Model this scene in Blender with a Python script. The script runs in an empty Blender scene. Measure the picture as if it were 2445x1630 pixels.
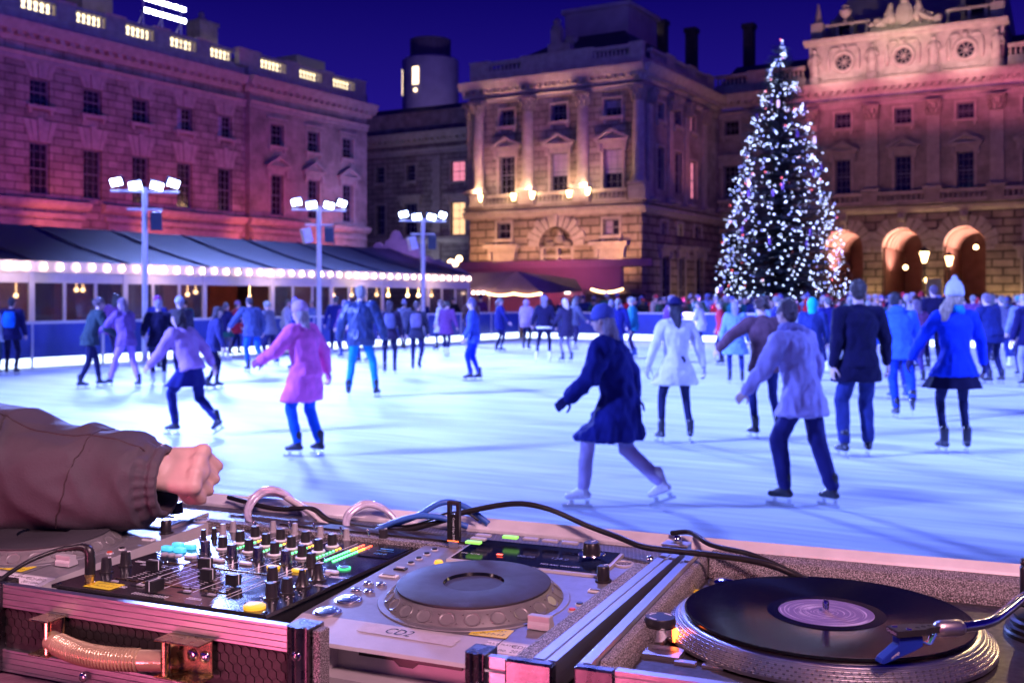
import bpy, bmesh, math, random
from mathutils import Vector, Matrix, Euler, Quaternion, noise
R = math.radians
PI = math.pi
random.seed(7)
scene = bpy.context.scene
COL = scene.collection

# ---------------------------------------------------------------- frames
def frame(th):
    c, s = math.cos(R(th)), math.sin(R(th))
    return lambda A, B, z=0.0: Vector((A * c + B * s, -A * s + B * c, z))
FA = frame(23.5)      # the flight case with the mixer
FB = frame(22.0)      # the turntable case
FC = frame(31.0)      # the courtyard and the rink

# ---------------------------------------------------------------- mesh builder
class MB:
    def __init__(s):
        s.v, s.f, s.m = [], [], []
    def add(s, vs, fs, m=0):
        o = len(s.v)
        s.v += [tuple(v) for v in vs]
        s.f += [tuple(i + o for i in f) for f in fs]
        s.m += [m] * len(fs)
        return s
    def box(s, x0, x1, y0, y1, z0, z1, m=0):
        vs = [(x0, y0, z0), (x1, y0, z0), (x1, y1, z0), (x0, y1, z0), (x0, y0, z1), (x1, y0, z1), (x1, y1, z1), (x0, y1, z1)]
        return s.add(vs, [(3, 2, 1, 0), (4, 5, 6, 7), (0, 1, 5, 4), (1, 2, 6, 5), (2, 3, 7, 6), (3, 0, 4, 7)], m)
    def quad(s, a, b, c, d, m=0):
        return s.add([a, b, c, d], [(0, 1, 2, 3)], m)
    def prism(s, pts, h0, h1, ax='z', m=0):
        n = len(pts)
        def P(p, h):
            return (p[0], p[1], h) if ax == 'z' else ((p[0], h, p[1]) if ax == 'y' else (h, p[0], p[1]))
        vs = [P(p, h0) for p in pts] + [P(p, h1) for p in pts]
        fs = [tuple(range(n - 1, -1, -1)), tuple(range(n, 2 * n))]
        fs += [(i, (i + 1) % n, (i + 1) % n + n, i + n) for i in range(n)]
        return s.add(vs, fs, m)
    def lathe(s, prof, n=24, c=(0, 0, 0), ax='z', m=0, sx=1.0, sy=1.0, ms=None, cap=True):
        o = len(s.v)
        for r, h in prof:
            for k in range(n):
                a = 2 * PI * k / n
                x, y = r * math.cos(a) * sx, r * math.sin(a) * sy
                p = (x, y, h) if ax == 'z' else ((x, h, y) if ax == 'y' else (h, x, y))
                s.v.append((p[0] + c[0], p[1] + c[1], p[2] + c[2]))
        for i in range(len(prof) - 1):
            for k in range(n):
                k2 = (k + 1) % n
                s.f.append((o + i * n + k, o + i * n + k2, o + (i + 1) * n + k2, o + (i + 1) * n + k))
                s.m.append(ms[i] if ms else m)
        if cap and prof[0][0] > 1e-6:
            s.f.append(tuple(o + k for k in range(n - 1, -1, -1))); s.m.append(ms[0] if ms else m)
        if cap and prof[-1][0] > 1e-6:
            q = o + (len(prof) - 1) * n
            s.f.append(tuple(q + k for k in range(n))); s.m.append(ms[-1] if ms else m)
        return s
    def tube(s, path, r, n=8, m=0):
        path = [Vector(p) for p in path]
        rs = r if isinstance(r, (list, tuple)) else [r] * len(path)
        o = len(s.v)
        t0 = (path[1] - path[0]).normalized()
        ref = Vector((0, 0, 1)) if abs(t0.z) < .9 else Vector((1, 0, 0))
        nx = t0.cross(ref).normalized()
        for i, p in enumerate(path):
            t = (path[min(i + 1, len(path) - 1)] - path[max(i - 1, 0)])
            t = t.normalized() if t.length > 1e-9 else t0
            nx = (nx - t * nx.dot(t)).normalized()
            ny = t.cross(nx)
            for k in range(n):
                a = 2 * PI * k / n
                s.v.append(tuple(p + nx * (math.cos(a) * rs[i]) + ny * (math.sin(a) * rs[i])))
        for i in range(len(path) - 1):
            for k in range(n):
                k2 = (k + 1) % n
                s.f.append((o + i * n + k, o + i * n + k2, o + (i + 1) * n + k2, o + (i + 1) * n + k)); s.m.append(m)
        s.f.append(tuple(o + k for k in range(n - 1, -1, -1))); s.m.append(m)
        q = o + (len(path) - 1) * n
        s.f.append(tuple(q + k for k in range(n))); s.m.append(m)
        return s
    def sph(s, c, r, n=10, m=0, rot=None):
        r = r if isinstance(r, (tuple, list)) else (r, r, r)
        o = len(s.v); k = max(4, n // 2)
        c = Vector(c)
        def put(x, y, z):
            p = Vector((x * r[0], y * r[1], z * r[2]))
            if rot is not None: p = rot @ p
            s.v.append(tuple(c + p))
        put(0, 0, -1)
        for i in range(1, k):
            a = -PI / 2 + PI * i / k
            for j in range(n):
                b = 2 * PI * j / n
                put(math.cos(a) * math.cos(b), math.cos(a) * math.sin(b), math.sin(a))
        put(0, 0, 1)
        top = o + 1 + (k - 1) * n
        for j in range(n):
            j2 = (j + 1) % n
            s.f.append((o, o + 1 + j2, o + 1 + j)); s.m.append(m)
            for i in range(k - 2):
                a = o + 1 + i * n
                s.f.append((a + j, a + j2, a + n + j2, a + n + j)); s.m.append(m)
            a = o + 1 + (k - 2) * n
            s.f.append((a + j, a + j2, top)); s.m.append(m)
        return s
    def cap(s, p0, r0, p1, r1, n=10, m=0):
        """closed tapered capsule"""
        p0, p1 = Vector(p0), Vector(p1)
        d = p1 - p0
        L = max(d.length, 1e-5); d = d / L
        path, rs = [], []
        for a in (88, 60, 30): path.append(p0 - d * (r0 * math.sin(R(a)))); rs.append(max(r0 * math.cos(R(a)), 1e-4))
        path.append(p0); rs.append(r0); path.append(p1); rs.append(r1)
        for a in (30, 60, 88): path.append(p1 + d * (r1 * math.sin(R(a)))); rs.append(max(r1 * math.cos(R(a)), 1e-4))
        return s.tube(path, rs, n, m)
    def chain(s, pts, n=10, m=0):
        for (p, r), (q, t) in zip(pts[:-1], pts[1:]): s.cap(p, r, q, t, n, m)
        return s
    def xf(s, M, i0=0):
        for i in range(i0, len(s.v)): s.v[i] = tuple(M @ Vector(s.v[i]))
        return s
    def text(s, body, size, M, m=0, align='CENTER', shear=0.0, ext=0.0):
        cu = bpy.data.curves.new('lettering', 'FONT')
        cu.body = body; cu.size = size; cu.align_x = align; cu.align_y = 'CENTER'; cu.shear = shear; cu.resolution_u = 2
        cu.extrude = ext
        o = bpy.data.objects.new('lettering', cu)
        me = bpy.data.meshes.new_from_object(o)
        s.add([M @ v.co for v in me.vertices], [tuple(p.vertices) for p in me.polygons], m)
        bpy.data.meshes.remove(me); bpy.data.objects.remove(o); bpy.data.curves.remove(cu)
        return s
    def obj(s, name, mats, parent=None, smooth=None, bevel=0.0, loc=None, label=None):
        me = bpy.data.meshes.new(name)
        me.from_pydata(s.v, [], s.f)
        if not isinstance(mats, (list, tuple)): mats = [mats]
        for mt in mats: me.materials.append(mt)
        if len(mats) > 1: me.polygons.foreach_set('material_index', s.m)
        me.update()
        bm = bmesh.new(); bm.from_mesh(me); bmesh.ops.recalc_face_normals(bm, faces=bm.faces); bm.to_mesh(me); bm.free()
        if smooth is not None:
            me.shade_smooth()
            if smooth < 180: me.set_sharp_from_angle(angle=R(smooth))
        o = bpy.data.objects.new(name, me); COL.objects.link(o)
        if parent is not None: o.parent = parent
        if loc is not None: o.location = loc
        if bevel:
            b = o.modifiers.new('bevel', 'BEVEL'); b.width = bevel; b.segments = 2; b.limit_method = 'ANGLE'; b.angle_limit = R(40)
        if label: o['label'] = label
        return o

def tag(o, label=None, cat=None, group=None, kind=None):
    if label: o['label'] = label
    if cat: o['category'] = cat
    if group: o['group'] = group
    if kind: o['kind'] = kind
    return o
def thing(name, loc, th=0.0, label=None, cat=None, group=None):
    o = bpy.data.objects.new(name, None); COL.objects.link(o)
    o.empty_display_size = .1
    o.location = loc; o.rotation_euler = (0, 0, -R(th))
    return tag(o, label, cat, group)
KIDS = {}
def copy_tree(o, parent=None):
    c = o.copy(); COL.objects.link(c)
    c.parent = parent
    for ch in [x for x in o.children]: copy_tree(ch, c)
    return c
def smooth_path(pts, k=6):
    """Catmull-Rom through the points"""
    P = [Vector(p) for p in pts]
    P = [P[0] * 2 - P[1]] + P + [P[-1] * 2 - P[-2]]
    out = []
    for i in range(1, len(P) - 2):
        a, b, c, d = P[i - 1], P[i], P[i + 1], P[i + 2]
        for j in range(k):
            t = j / k
            out.append(.5 * ((2 * b) + (c - a) * t + (2 * a - 5 * b + 4 * c - d) * t * t + (3 * b - a - 3 * c + d) * t ** 3))
    out.append(P[-2])
    return out

# ---------------------------------------------------------------- materials
def _new(name):
    m = bpy.data.materials.new(name); m.use_nodes = True
    nt = m.node_tree
    return m, nt, nt.nodes, nt.links, nt.nodes['Principled BSDF']
def pb(name, col, rough=.5, metal=0.0, var=.15, vs=8.0, bump=0.0, bs=60.0, coat=0.0, spec=.5, sheen=0.0, trans=0.0, aniso=0.0, rvar=0.0, stretch=None, dirt=None):
    """a principled surface with noise in its colour, gloss and relief"""
    m, nt, N, L, b = _new(name)
    tc = N.new('ShaderNodeTexCoord')
    src = tc.outputs['Object']
    if stretch:
        mp = N.new('ShaderNodeMapping'); mp.inputs['Scale'].default_value = stretch
        L.new(src, mp.inputs['Vector']); src = mp.outputs['Vector']
    n = N.new('ShaderNodeTexNoise'); n.inputs['Scale'].default_value = vs; n.inputs['Detail'].default_value = 5
    L.new(src, n.inputs['Vector'])
    r = N.new('ShaderNodeMapRange')
    r.inputs['From Min'].default_value = .3; r.inputs['From Max'].default_value = .7
    r.inputs['To Min'].default_value = 1 - var; r.inputs['To Max'].default_value = 1 + var
    L.new(n.outputs['Fac'], r.inputs['Value'])
    mx = N.new('ShaderNodeMix'); mx.data_type = 'RGBA'; mx.blend_type = 'MULTIPLY'; mx.inputs['Factor'].default_value = 1
    mx.inputs['A'].default_value = (*col, 1)
    L.new(r.outputs['Result'], mx.inputs['B'])
    L.new(mx.outputs['Result'], b.inputs['Base Color'])
    b.inputs['Roughness'].default_value = rough
    if rvar:
        n2 = N.new('ShaderNodeTexNoise'); n2.inputs['Scale'].default_value = vs * 2.3; n2.inputs['Detail'].default_value = 4
        L.new(src, n2.inputs['Vector'])
        r2 = N.new('ShaderNodeMapRange'); r2.inputs['From Min'].default_value = .3; r2.inputs['From Max'].default_value = .7
        r2.inputs['To Min'].default_value = max(.02, rough - rvar); r2.inputs['To Max'].default_value = min(1, rough + rvar)
        L.new(n2.outputs['Fac'], r2.inputs['Value']); L.new(r2.outputs['Result'], b.inputs['Roughness'])
    b.inputs['Metallic'].default_value = metal
    b.inputs['Specular IOR Level'].default_value = spec
    b.inputs['Coat Weight'].default_value = coat
    b.inputs['Sheen Weight'].default_value = sheen
    b.inputs['Transmission Weight'].default_value = trans
    b.inputs['Anisotropic'].default_value = aniso
    if bump:
        n3 = N.new('ShaderNodeTexNoise'); n3.inputs['Scale'].default_value = bs; n3.inputs['Detail'].default_value = 4
        L.new(src, n3.inputs['Vector'])
        bp = N.new('ShaderNodeBump'); bp.inputs['Strength'].default_value = bump; bp.inputs['Distance'].default_value = .6 / bs
        L.new(n3.outputs['Fac'], bp.inputs['Height']); L.new(bp.outputs['Normal'], b.inputs['Normal'])
    return m
def em(name, col, strength, base=(.02, .02, .02)):
    m, nt, N, L, b = _new(name)
    b.inputs['Base Color'].default_value = (*base, 1)
    b.inputs['Emission Color'].default_value = (*col, 1)
    b.inputs['Emission Strength'].default_value = strength
    return m
def masonry(name, col, bw=1.1, bh=.42, mortar=.03, depth=.6, var=.18, joint=.45, rough=.85):
    """coursed stone blocks with sunk joints, for walls facing x or y"""
    m, nt, N, L, b = _new(name)
    tc = N.new('ShaderNodeTexCoord')
    sp = N.new('ShaderNodeSeparateXYZ'); L.new(tc.outputs['Object'], sp.inputs[0])
    ad = N.new('ShaderNodeMath'); ad.operation = 'ADD'; L.new(sp.outputs['X'], ad.inputs[0]); L.new(sp.outputs['Y'], ad.inputs[1])
    cb = N.new('ShaderNodeCombineXYZ'); L.new(ad.outputs[0], cb.inputs['X']); L.new(sp.outputs['Z'], cb.inputs['Y'])
    br = N.new('ShaderNodeTexBrick'); L.new(cb.outputs[0], br.inputs['Vector'])
    br.inputs['Scale'].default_value = 1.0
    br.inputs['Brick Width'].default_value = bw; br.inputs['Row Height'].default_value = bh
    br.inputs['Mortar Size'].default_value = mortar; br.inputs['Mortar Smooth'].default_value = .25
    br.inputs['Color1'].default_value = (*[c * (1 - var) for c in col], 1)
    br.inputs['Color2'].default_value = (*[min(1, c * (1 + var)) for c in col], 1)
    br.inputs['Mortar'].default_value = (*[c * joint for c in col], 1)
    n = N.new('ShaderNodeTexNoise'); n.inputs['Scale'].default_value = .9; n.inputs['Detail'].default_value = 8; n.inputs['Roughness'].default_value = .65
    L.new(tc.outputs['Object'], n.inputs['Vector'])
    r = N.new('ShaderNodeMapRange'); r.inputs['From Min'].default_value = .3; r.inputs['From Max'].default_value = .7
    r.inputs['To Min'].default_value = .5; r.inputs['To Max'].default_value = 1.25
    L.new(n.outputs['Fac'], r.inputs['Value'])
    mx = N.new('ShaderNodeMix'); mx.data_type = 'RGBA'; mx.blend_type = 'MULTIPLY'; mx.inputs['Factor'].default_value = 1
    L.new(br.outputs['Color'], mx.inputs['A']); L.new(r.outputs['Result'], mx.inputs['B'])
    L.new(mx.outputs['Result'], b.inputs['Base Color'])
    b.inputs['Roughness'].default_value = rough
    b.inputs['Specular IOR Level'].default_value = .25
    n2 = N.new('ShaderNodeTexNoise'); n2.inputs['Scale'].default_value = 14; n2.inputs['Detail'].default_value = 5
    L.new(tc.outputs['Object'], n2.inputs['Vector'])
    iv = N.new('ShaderNodeMath'); iv.operation = 'MULTIPLY_ADD'; iv.inputs[1].default_value = -1.0; iv.inputs[2].default_value = 1.0
    L.new(br.outputs['Fac'], iv.inputs[0])
    a2 = N.new('ShaderNodeMath'); a2.operation = 'MULTIPLY_ADD'; a2.inputs[1].default_value = .25
    L.new(n2.outputs['Fac'], a2.inputs[0]); L.new(iv.outputs[0], a2.inputs[2])
    bp = N.new('ShaderNodeBump'); bp.inputs['Strength'].default_value = depth; bp.inputs['Distance'].default_value = .06
    L.new(a2.outputs[0], bp.inputs['Height']); L.new(bp.outputs['Normal'], b.inputs['Normal'])
    return m
# ================================================================ THE DJ BOOTH
HC = 1.65                                    # eye height
BASE = {}
def root_at(name, fr, th, A, B, z, label, cat, group=None):
    o = thing(name, fr(A, B, z), th, label, cat, group)
    BASE[o.name] = Vector((A, B, z))
    return o
def part(name, mb, mats, parent, **k):
    b = BASE[parent.name]
    mb.xf(Matrix.Translation(-b))
    o = mb.obj(name, mats, parent, **k)
    BASE[o.name] = b
    return o
def again(o, dA=0, dB=0, dz=0, parent=None):
    c = o.copy(); COL.objects.link(c)
    c.location = o.location + Vector((dA, dB, dz)); c.parent = parent or o.parent
    BASE[c.name] = BASE[o.name]
    return c
def flat(x, y, z, rz=0.0):
    return Matrix.Translation((x, y, z)) @ Matrix.Rotation(R(rz), 4, 'Z')

alu = pb('aluminium', (.6, .58, .6), .38, 1.0, .05, 30, .06, 300, rvar=.06, stretch=(.6, 14, 14))
alu_y = pb('aluminium_rail', (.52, .5, .53), .4, 1.0, .05, 30, .06, 300, rvar=.06, stretch=(14, .6, 14))
chrome = pb('chrome', (.75, .74, .76), .14, 1.0, .06, 20, .1, 90)
dark_chrome = pb('dark_steel', (.22, .21, .23), .28, 1.0, .15, 40, .02, 200, rvar=.06)
brass = pb('brass', (.62, .46, .24), .26, 1.0, .12, 40, .03, 150, rvar=.06)
rail_lit = pb('lit_rail', (.8, .76, .79), .42, .2, .08, 30, .05, 300)  # aluminium painted paler, standing in for the warm light on the back rails
blackp = pb('black_plastic', (.018, .017, .02), .36, 0, .2, 60, .15, 500)
knobm = pb('knob_rubber', (.022, .018, .02), .3, 0, .2, 60, .1, 400)
greyknob = pb('grey_knob', (.34, .31, .33), .42, 0, .1, 60, .1, 400)
white = pb('white_print', (.78, .77, .78), .5, 0, .05, 60)
mixtop = pb('mixer_top', (.016, .014, .02), .17, 0, .3, 25, .06, 350, rvar=.06, coat=.3)
silver = pb('silver_grey_paint', (.24, .23, .25), .45, .4, .1, 40, .12, 420, rvar=.06)
silver_lt = pb('pale_silver_paint', (.52, .49, .5), .45, .15, .06, 40, .1, 420)
foam = None
def make_foam():
    m, nt, N, L, b = _new('grey_foam')
    tc = N.new('ShaderNodeTexCoord')
    n = N.new('ShaderNodeTexNoise'); n.inputs['Scale'].default_value = 900; n.inputs['Detail'].default_value = 3
    L.new(tc.outputs['Object'], n.inputs['Vector'])
    cr = N.new('ShaderNodeValToRGB')
    cr.color_ramp.elements[0].position = .45; cr.color_ramp.elements[0].color = (.05, .042, .045, 1)
    cr.color_ramp.elements[1].position = .66; cr.color_ramp.elements[1].color = (.62, .56, .58, 1)  # pale specks painted in for the foam's sparkle
    L.new(n.outputs['Fac'], cr.inputs[0]); L.new(cr.outputs[0], b.inputs['Base Color'])
    b.inputs['Roughness'].default_value = .7
    n2 = N.new('ShaderNodeTexNoise'); n2.inputs['Scale'].default_value = 350; n2.inputs['Detail'].default_value = 4
    L.new(tc.outputs['Object'], n2.inputs['Vector'])
    bp = N.new('ShaderNodeBump'); bp.inputs['Strength'].default_value = .9; bp.inputs['Distance'].default_value = .002
    L.new(n2.outputs['Fac'], bp.inputs['Height']); L.new(bp.outputs['Normal'], b.inputs['Normal'])
    return m
foam = make_foam()
def make_mesh_grille():
    m, nt, N, L, b = _new('perforated_steel')
    tc = N.new('ShaderNodeTexCoord')
    mp = N.new('ShaderNodeMapping'); mp.inputs['Rotation'].default_value = (0, 0, R(28)); L.new(tc.outputs['Object'], mp.inputs['Vector'])
    br = N.new('ShaderNodeTexBrick'); L.new(mp.outputs[0], br.inputs['Vector'])
    br.inputs['Scale'].default_value = 1; br.inputs['Brick Width'].default_value = .0075; br.inputs['Row Height'].default_value = .0036
    br.inputs['Mortar Size'].default_value = .0007; br.inputs['Mortar Smooth'].default_value = .2
    br.inputs['Color1'].default_value = (.006, .006, .008, 1); br.inputs['Color2'].default_value = (.01, .01, .012, 1); br.inputs['Mortar'].default_value = (.2, .19, .22, 1)
    L.new(br.outputs['Color'], b.inputs['Base Color'])
    b.inputs['Roughness'].default_value = .4; b.inputs['Metallic'].default_value = .4
    bp = N.new('ShaderNodeBump'); bp.inputs['Strength'].default_value = .7; bp.inputs['Distance'].default_value = .002
    L.new(br.outputs['Fac'], bp.inputs['Height']); L.new(bp.outputs['Normal'], b.inputs['Normal'])
    return m
grille = make_mesh_grille()
hexm = pb('honeycomb_board', (.03, .022, .022), .42, 0, .25, 80, .3, 600)
hexd = pb('honeycomb_gap', (.012, .009, .01), .6, 0, .2, 80)
boardm = pb('dark_board', (.02, .018, .02), .6, 0, .2, 20)
sticker_y = pb('yellow_sticker', (.86, .68, .03), .45, 0, .05, 80)
ink = pb('black_ink', (.02, .02, .03), .5, 0, .1, 60)
tapem = pb('grey_tape', (.52, .48, .5), .6, 0, .08, 120, .2, 400)
gold = pb('gold_plug', (.85, .6, .22), .2, 1.0, .05, 60)
led_g = em('led_green', (.1, 1, .25), 6); led_r = em('led_red', (1, .08, .03), 6); led_o = em('led_orange', (1, .45, .03), 6)
btn_y = em('lit_yellow_button', (1, .55, .03), .75, (.8, .5, .05)); btn_b = em('lit_blue_pad', (.05, .62, 1), .9, (.1, .5, .8))
btn_w = pb('pale_button', (.5, .47, .52), .4, 0, .06, 60); btn_g = em('lit_green_button', (.35, 1, .1), .9, (.3, .8, .2))
screen_m = pb('dark_display', (.006, .007, .015), .16, 0, .1, 30, spec=.3)
scr_ink = em('display_digits', (.1, .3, 1), .8)
scr_dim = pb('dim_digits', (.1, .11, .16), .4, 0, .1, 60)

# ---- table that carries the cases
TZ = 1.222
clothm = pb('table_cloth', (.19, .05, .1), .75, 0, .15, 14, .3, 200, sheen=.2)
t = root_at('table', FA, 23.5, -.6, 1.1, 0, 'long table under the flight cases covered with a dark red cloth', 'table')
mb = MB(); mb.box(-1.75, .55, .80, 1.47, TZ - .025, TZ - .001); part('tabletop', mb, clothm, t, bevel=.006)
mb = MB()
n = 90
for i in range(n):                                              # a skirt of cloth with soft folds round the front
    x0, x1 = -1.75 + 2.3 * i / n, -1.75 + 2.3 * (i + 1) / n
    y0, y1 = .798 + .012 * math.sin(i * .9), .798 + .012 * math.sin((i + 1) * .9)
    mb.quad((x0, y0, .05), (x1, y1, .05), (x1, .80, TZ - .004), (x0, .80, TZ - .004))
part('cloth_skirt', mb, clothm, t, smooth=60)
for a in (-1.7, .5):
    for b_ in (.86, 1.42):
        mb = MB(); mb.tube([(a, b_, 0), (a, b_, TZ - .025)], .02, 10); part('leg', mb, dark_chrome, t, smooth=40)

# ---- flight cases
def rail_prof(y0, y1, z0, z1, out):
    """extrusion section with shallow grooves on the outer face (list of y,z)"""
    pts = [(y1, z0), (y1, z1), (y0, z1)]
    n = 4
    h = (z1 - z0) / n
    for i in range(n):
        za = z1 - i * h
        pts += [(y0, za - h * .42), (y0 + .0012 * out, za - h * .5), (y0, za - h * .58)]
    pts += [(y0, z0)]
    return pts
def rivet(A, B, z, parent, ax='y', r=.0055):
    mb = MB()
    mb.lathe([(r, 0), (r, -.0012), (r * .75, -.0025), (r * .38, -.0027), (r * .3, -.0012), (0.0001, -.001)], 16, (A, B, z), ax)
    return part('rivet', mb, chrome, parent, smooth=50)
def screw_top(A, B, z, parent, r=.006):
    mb = MB(); mb.lathe([(r, 0), (r, .004), (r * .7, .0075), (.0001, .0085)], 14, (A, B, z)); return part('bolt', mb, chrome, parent, smooth=50)

ca = root_at('flight_case', FA, 23.5, -1.393, .893, TZ, 'black and aluminium flight case holding the mixer and both disc players', 'flight case')
RZ = HC - .327
x0, x1, y0, y1 = -1.393, -.348, .893, 1.410
mb = MB(); mb.box(x0 + .012, x1 - .012, y0 + .012, y1 - .012, TZ, TZ + .012); part('base_board', mb, boardm, ca)
mb = MB(); mb.prism(rail_prof(y0 - .003, y0 + .006, RZ - .026, RZ, 1), -1.024, -.632, 'x'); part('front_rail', mb, alu, ca)
mb = MB(); mb.prism(rail_prof(y0 - .003, y0 + .006, TZ + .002, TZ + .027, 1), -1.024, -.632, 'x'); part('front_rail', mb, alu, ca)
mb = MB(); mb.box(-1.024, -.632, y0 + .002, y0 + .006, TZ + .027, RZ - .026, 1)
hw = .0062
row = 0; zz = TZ + .03
while zz < RZ - .028:
    xx = -1.02 + (hw * .87 if row % 2 else 0)
    while xx < -.64:
        pts = [(xx + hw * .9 * math.sin(PI / 3 * k), zz + hw * .9 * math.cos(PI / 3 * k)) for k in range(6)]
        if max(p[1] for p in pts) < RZ - .0265 and min(p[1] for p in pts) > TZ + .0275: mb.prism(pts, y0 + .0008, y0 + .0019, 'y', 0)
        xx += hw * 1.74
    zz += hw * 1.5; row += 1
part('honeycomb_panel', mb, [hexm, hexd], ca)
def post(A, w, parent):
    mb = MB()
    pts = []
    for i in range(13):
        f_ = i / 12
        pts.append((A + w * f_, y0 - .004 - .004 * abs(math.sin(f_ * PI * 2.5)) - (.003 if .3 < f_ < .6 else 0)))
    pts += [(A + w, y0 + .02), (A, y0 + .02)]
    mb.prism(pts, TZ + .001, RZ + .0015, 'z')
    return part('corner_post', mb, dark_chrome, parent, smooth=50)
for A in (-1.052, -.632): post(A, .028, ca)
mb = MB(); mb.box(-.604, -.594, y0 - .002, y0 + .016, TZ + .012, RZ - .001); part('foam_edge', mb, foam, ca, bevel=.002)
mb = MB(); mb.box(-1.024, -.632, y0 + .0062, y0 + .062, RZ - .045, RZ - .0195); part('foam_strip', mb, foam, ca, bevel=.002)
post(-.434, .022, ca)
mb = MB(); mb.prism(rail_prof(y0 - .003, y0 + .006, TZ + .002, RZ - .001, 1), -.412, -.394, 'x'); part('front_rail', mb, alu, ca)
mb = MB(); mb.box(-.394, x1, y0 - .0045, y0 + .008, TZ + .002, RZ - .0005); part('corner_plate', mb, dark_chrome, ca, bevel=.002)
for A, z in ((-.618, RZ - .027), (-.421, RZ - .029), (-.382, RZ - .028), (-.897, TZ + .014), (-1.038, RZ - .026), (-1.038, TZ + .012), (-.618, TZ + .02)): rivet(A, y0 - .0075, z, ca)
mb = MB()
pr = [(x1 - .026, RZ - .03), (x1, RZ - .03), (x1, RZ), (x1 - .008, RZ), (x1 - .0085, RZ - .0018), (x1 - .0115, RZ - .0018), (x1 - .012, RZ), (x1 - .0225, RZ), (x1 - .026, RZ - .004)]
mb.prism(pr, y0 + .008, y1 - .012, 'y'); part('side_rail', mb, alu_y, ca)
mb = MB(); mb.box(x1 - .02, x1 - .004, y0 + .008, y1 - .012, TZ + .002, RZ - .03); part('side_panel', mb, hexm, ca)
mb = MB(); mb.box(x1 - .048, x1 - .0262, y0 + .01, 1.30, TZ + .03, RZ - .006); part('foam_strip', mb, foam, ca, bevel=.003)
mb = MB(); mb.box(x0, x0 + .012, y0, y1, TZ + .002, RZ); part('side_rail', mb, alu_y, ca)
mb = MB(); mb.prism([(y1 - .016, TZ), (y1, TZ), (y1, RZ + .007), (y1 - .002, RZ + .009), (y1 - .015, RZ - .003), (y1 - .016, RZ - .005)], x0, x1, 'x'); part('back_rail', mb, rail_lit, ca)
mb = MB(); mb.box(x0 + .012, x1 - .03, 1.315, y1 - .0165, RZ - .014, RZ - .009)
part('vent_panel', mb, grille, ca)
mb = MB(); mb.box(-.95, -.62, 1.318, 1.345, RZ - .0085, RZ - .0065); part('blank_plate', mb, hexm, ca)
mb = MB(); mb.box(x0 + .012, x1 - .03, 1.300, 1.3148, TZ + .012, RZ - .0095); part('foam_strip', mb, foam, ca)
screw_top(-.385, 1.332, RZ - .012, ca); screw_top(-.365, 1.392, RZ + .004, ca)
mb = MB(); mb.box(x1 - .035, x1 + .001, y1 - .035, y1 + .001, RZ + .0012, RZ + .0032); part('corner_plate', mb, alu, ca, bevel=.001)
# carrying handle on the front
h = MB()
hx0, hx1 = -.934, -.776
N_ = 420
pth, rad = [], []
for i in range(N_ + 1):
    f_ = i / N_
    bow = math.sin(PI * f_)
    pth.append((hx0 + (hx1 - hx0) * f_, y0 - .016 - .016 * bow, HC - .3765 - .002 * bow))
    ribs = .1 < f_ < .84
    rad.append(.0112 + (.0013 * math.sin((f_ - .1) / .74 * 30 * 2 * PI) if ribs else 0))
h.tube(pth, rad, 16)
grip = pb('clear_amber_plastic', (.62, .44, .26), .16, .35, .15, 40, .1, 100, coat=.6)
hd = part('handle', h, grip, ca, smooth=60)
def bracket(xa, xb):
    m_ = MB()
    za, zb = HC - .389, HC - .353
    m_.box(xa, xb, y0 - .030, y0 - .004, zb, zb + .0018)
    m_.box(xa, xb, y0 - .030, y0 - .004, za - .0018, za)
    m_.box(xa + .001, xb - .001, y0 - .006, y0 - .0042, za, zb)
    m_.tube([((xa if xa > -.85 else xb) + (.010 if xa > -.85 else -.006), y0 - .024, za - .001), ((xa if xa > -.85 else xb) + (.010 if xa > -.85 else -.006), y0 - .024, zb + .001)], .0035, 10)
    o = part('bracket', m_, brass, hd, bevel=.0006)
    return o
bracket(-.955, -.926); bracket(-.779, -.722)
for A in (-.748, -.732): rivet(A, y0 - .0062, HC - .37, ca, r=.0062)

# the turntable's case
cb = root_at('flight_case', FB, 22, -.306, .905, TZ, 'aluminium edged flight case lined with glittering grey foam round the turntable', 'flight case')
RB = HC - .327
x0, x1, y0, y1 = -.306, .262, .905, 1.396
mb = MB(); mb.box(x0 + .004, x1 - .004, y0 + .004, y1 - .004, TZ, TZ + .010); part('base_board', mb, boardm, cb)
mb = MB(); mb.prism(rail_prof(y0, y0 + .010, RB - .038, RB, 1), x0 + .038, x1, 'x'); part('front_rail', mb, alu, cb)
mb = MB(); mb.box(x0 + .038, x1, y0 + .003, y0 + .010, TZ + .010, RB - .038); part('front_panel', mb, hexm, cb)
mb = MB(); mb.box(x0, x0 + .038, y0 - .002, y0 + .010, TZ + .002, RB - .0005); part('corner_plate', mb, dark_chrome, cb, bevel=.002)
rivet(x0 + .030, y0 - .0025, RB - .026, cb)
mb = MB()
pr = [(x0, TZ + .01), (x0 + .014, TZ + .01), (x0 + .014, RB - .004), (x0 + .0125, RB), (x0 + .0055, RB), (x0 + .005, RB - .0015), (x0 + .002, RB - .0015), (x0, RB - .002)]
mb.prism(pr, y0 + .0102, y1 - .012, 'y'); part('side_rail', mb, alu_y, cb)
mb = MB(); mb.box(x1 - .02, x1, y0 + .0102, y1 - .012, TZ + .01, RB); part('side_rail', mb, alu_y, cb)
mb = MB(); mb.prism([(y1 - .012, TZ), (y1, TZ), (y1, RB + .012), (y1 - .002, RB + .014), (y1 - .0105, RB + .005), (y1 - .012, RB + .001)], x0, x1, 'x'); part('back_rail', mb, rail_lit, cb)
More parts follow.
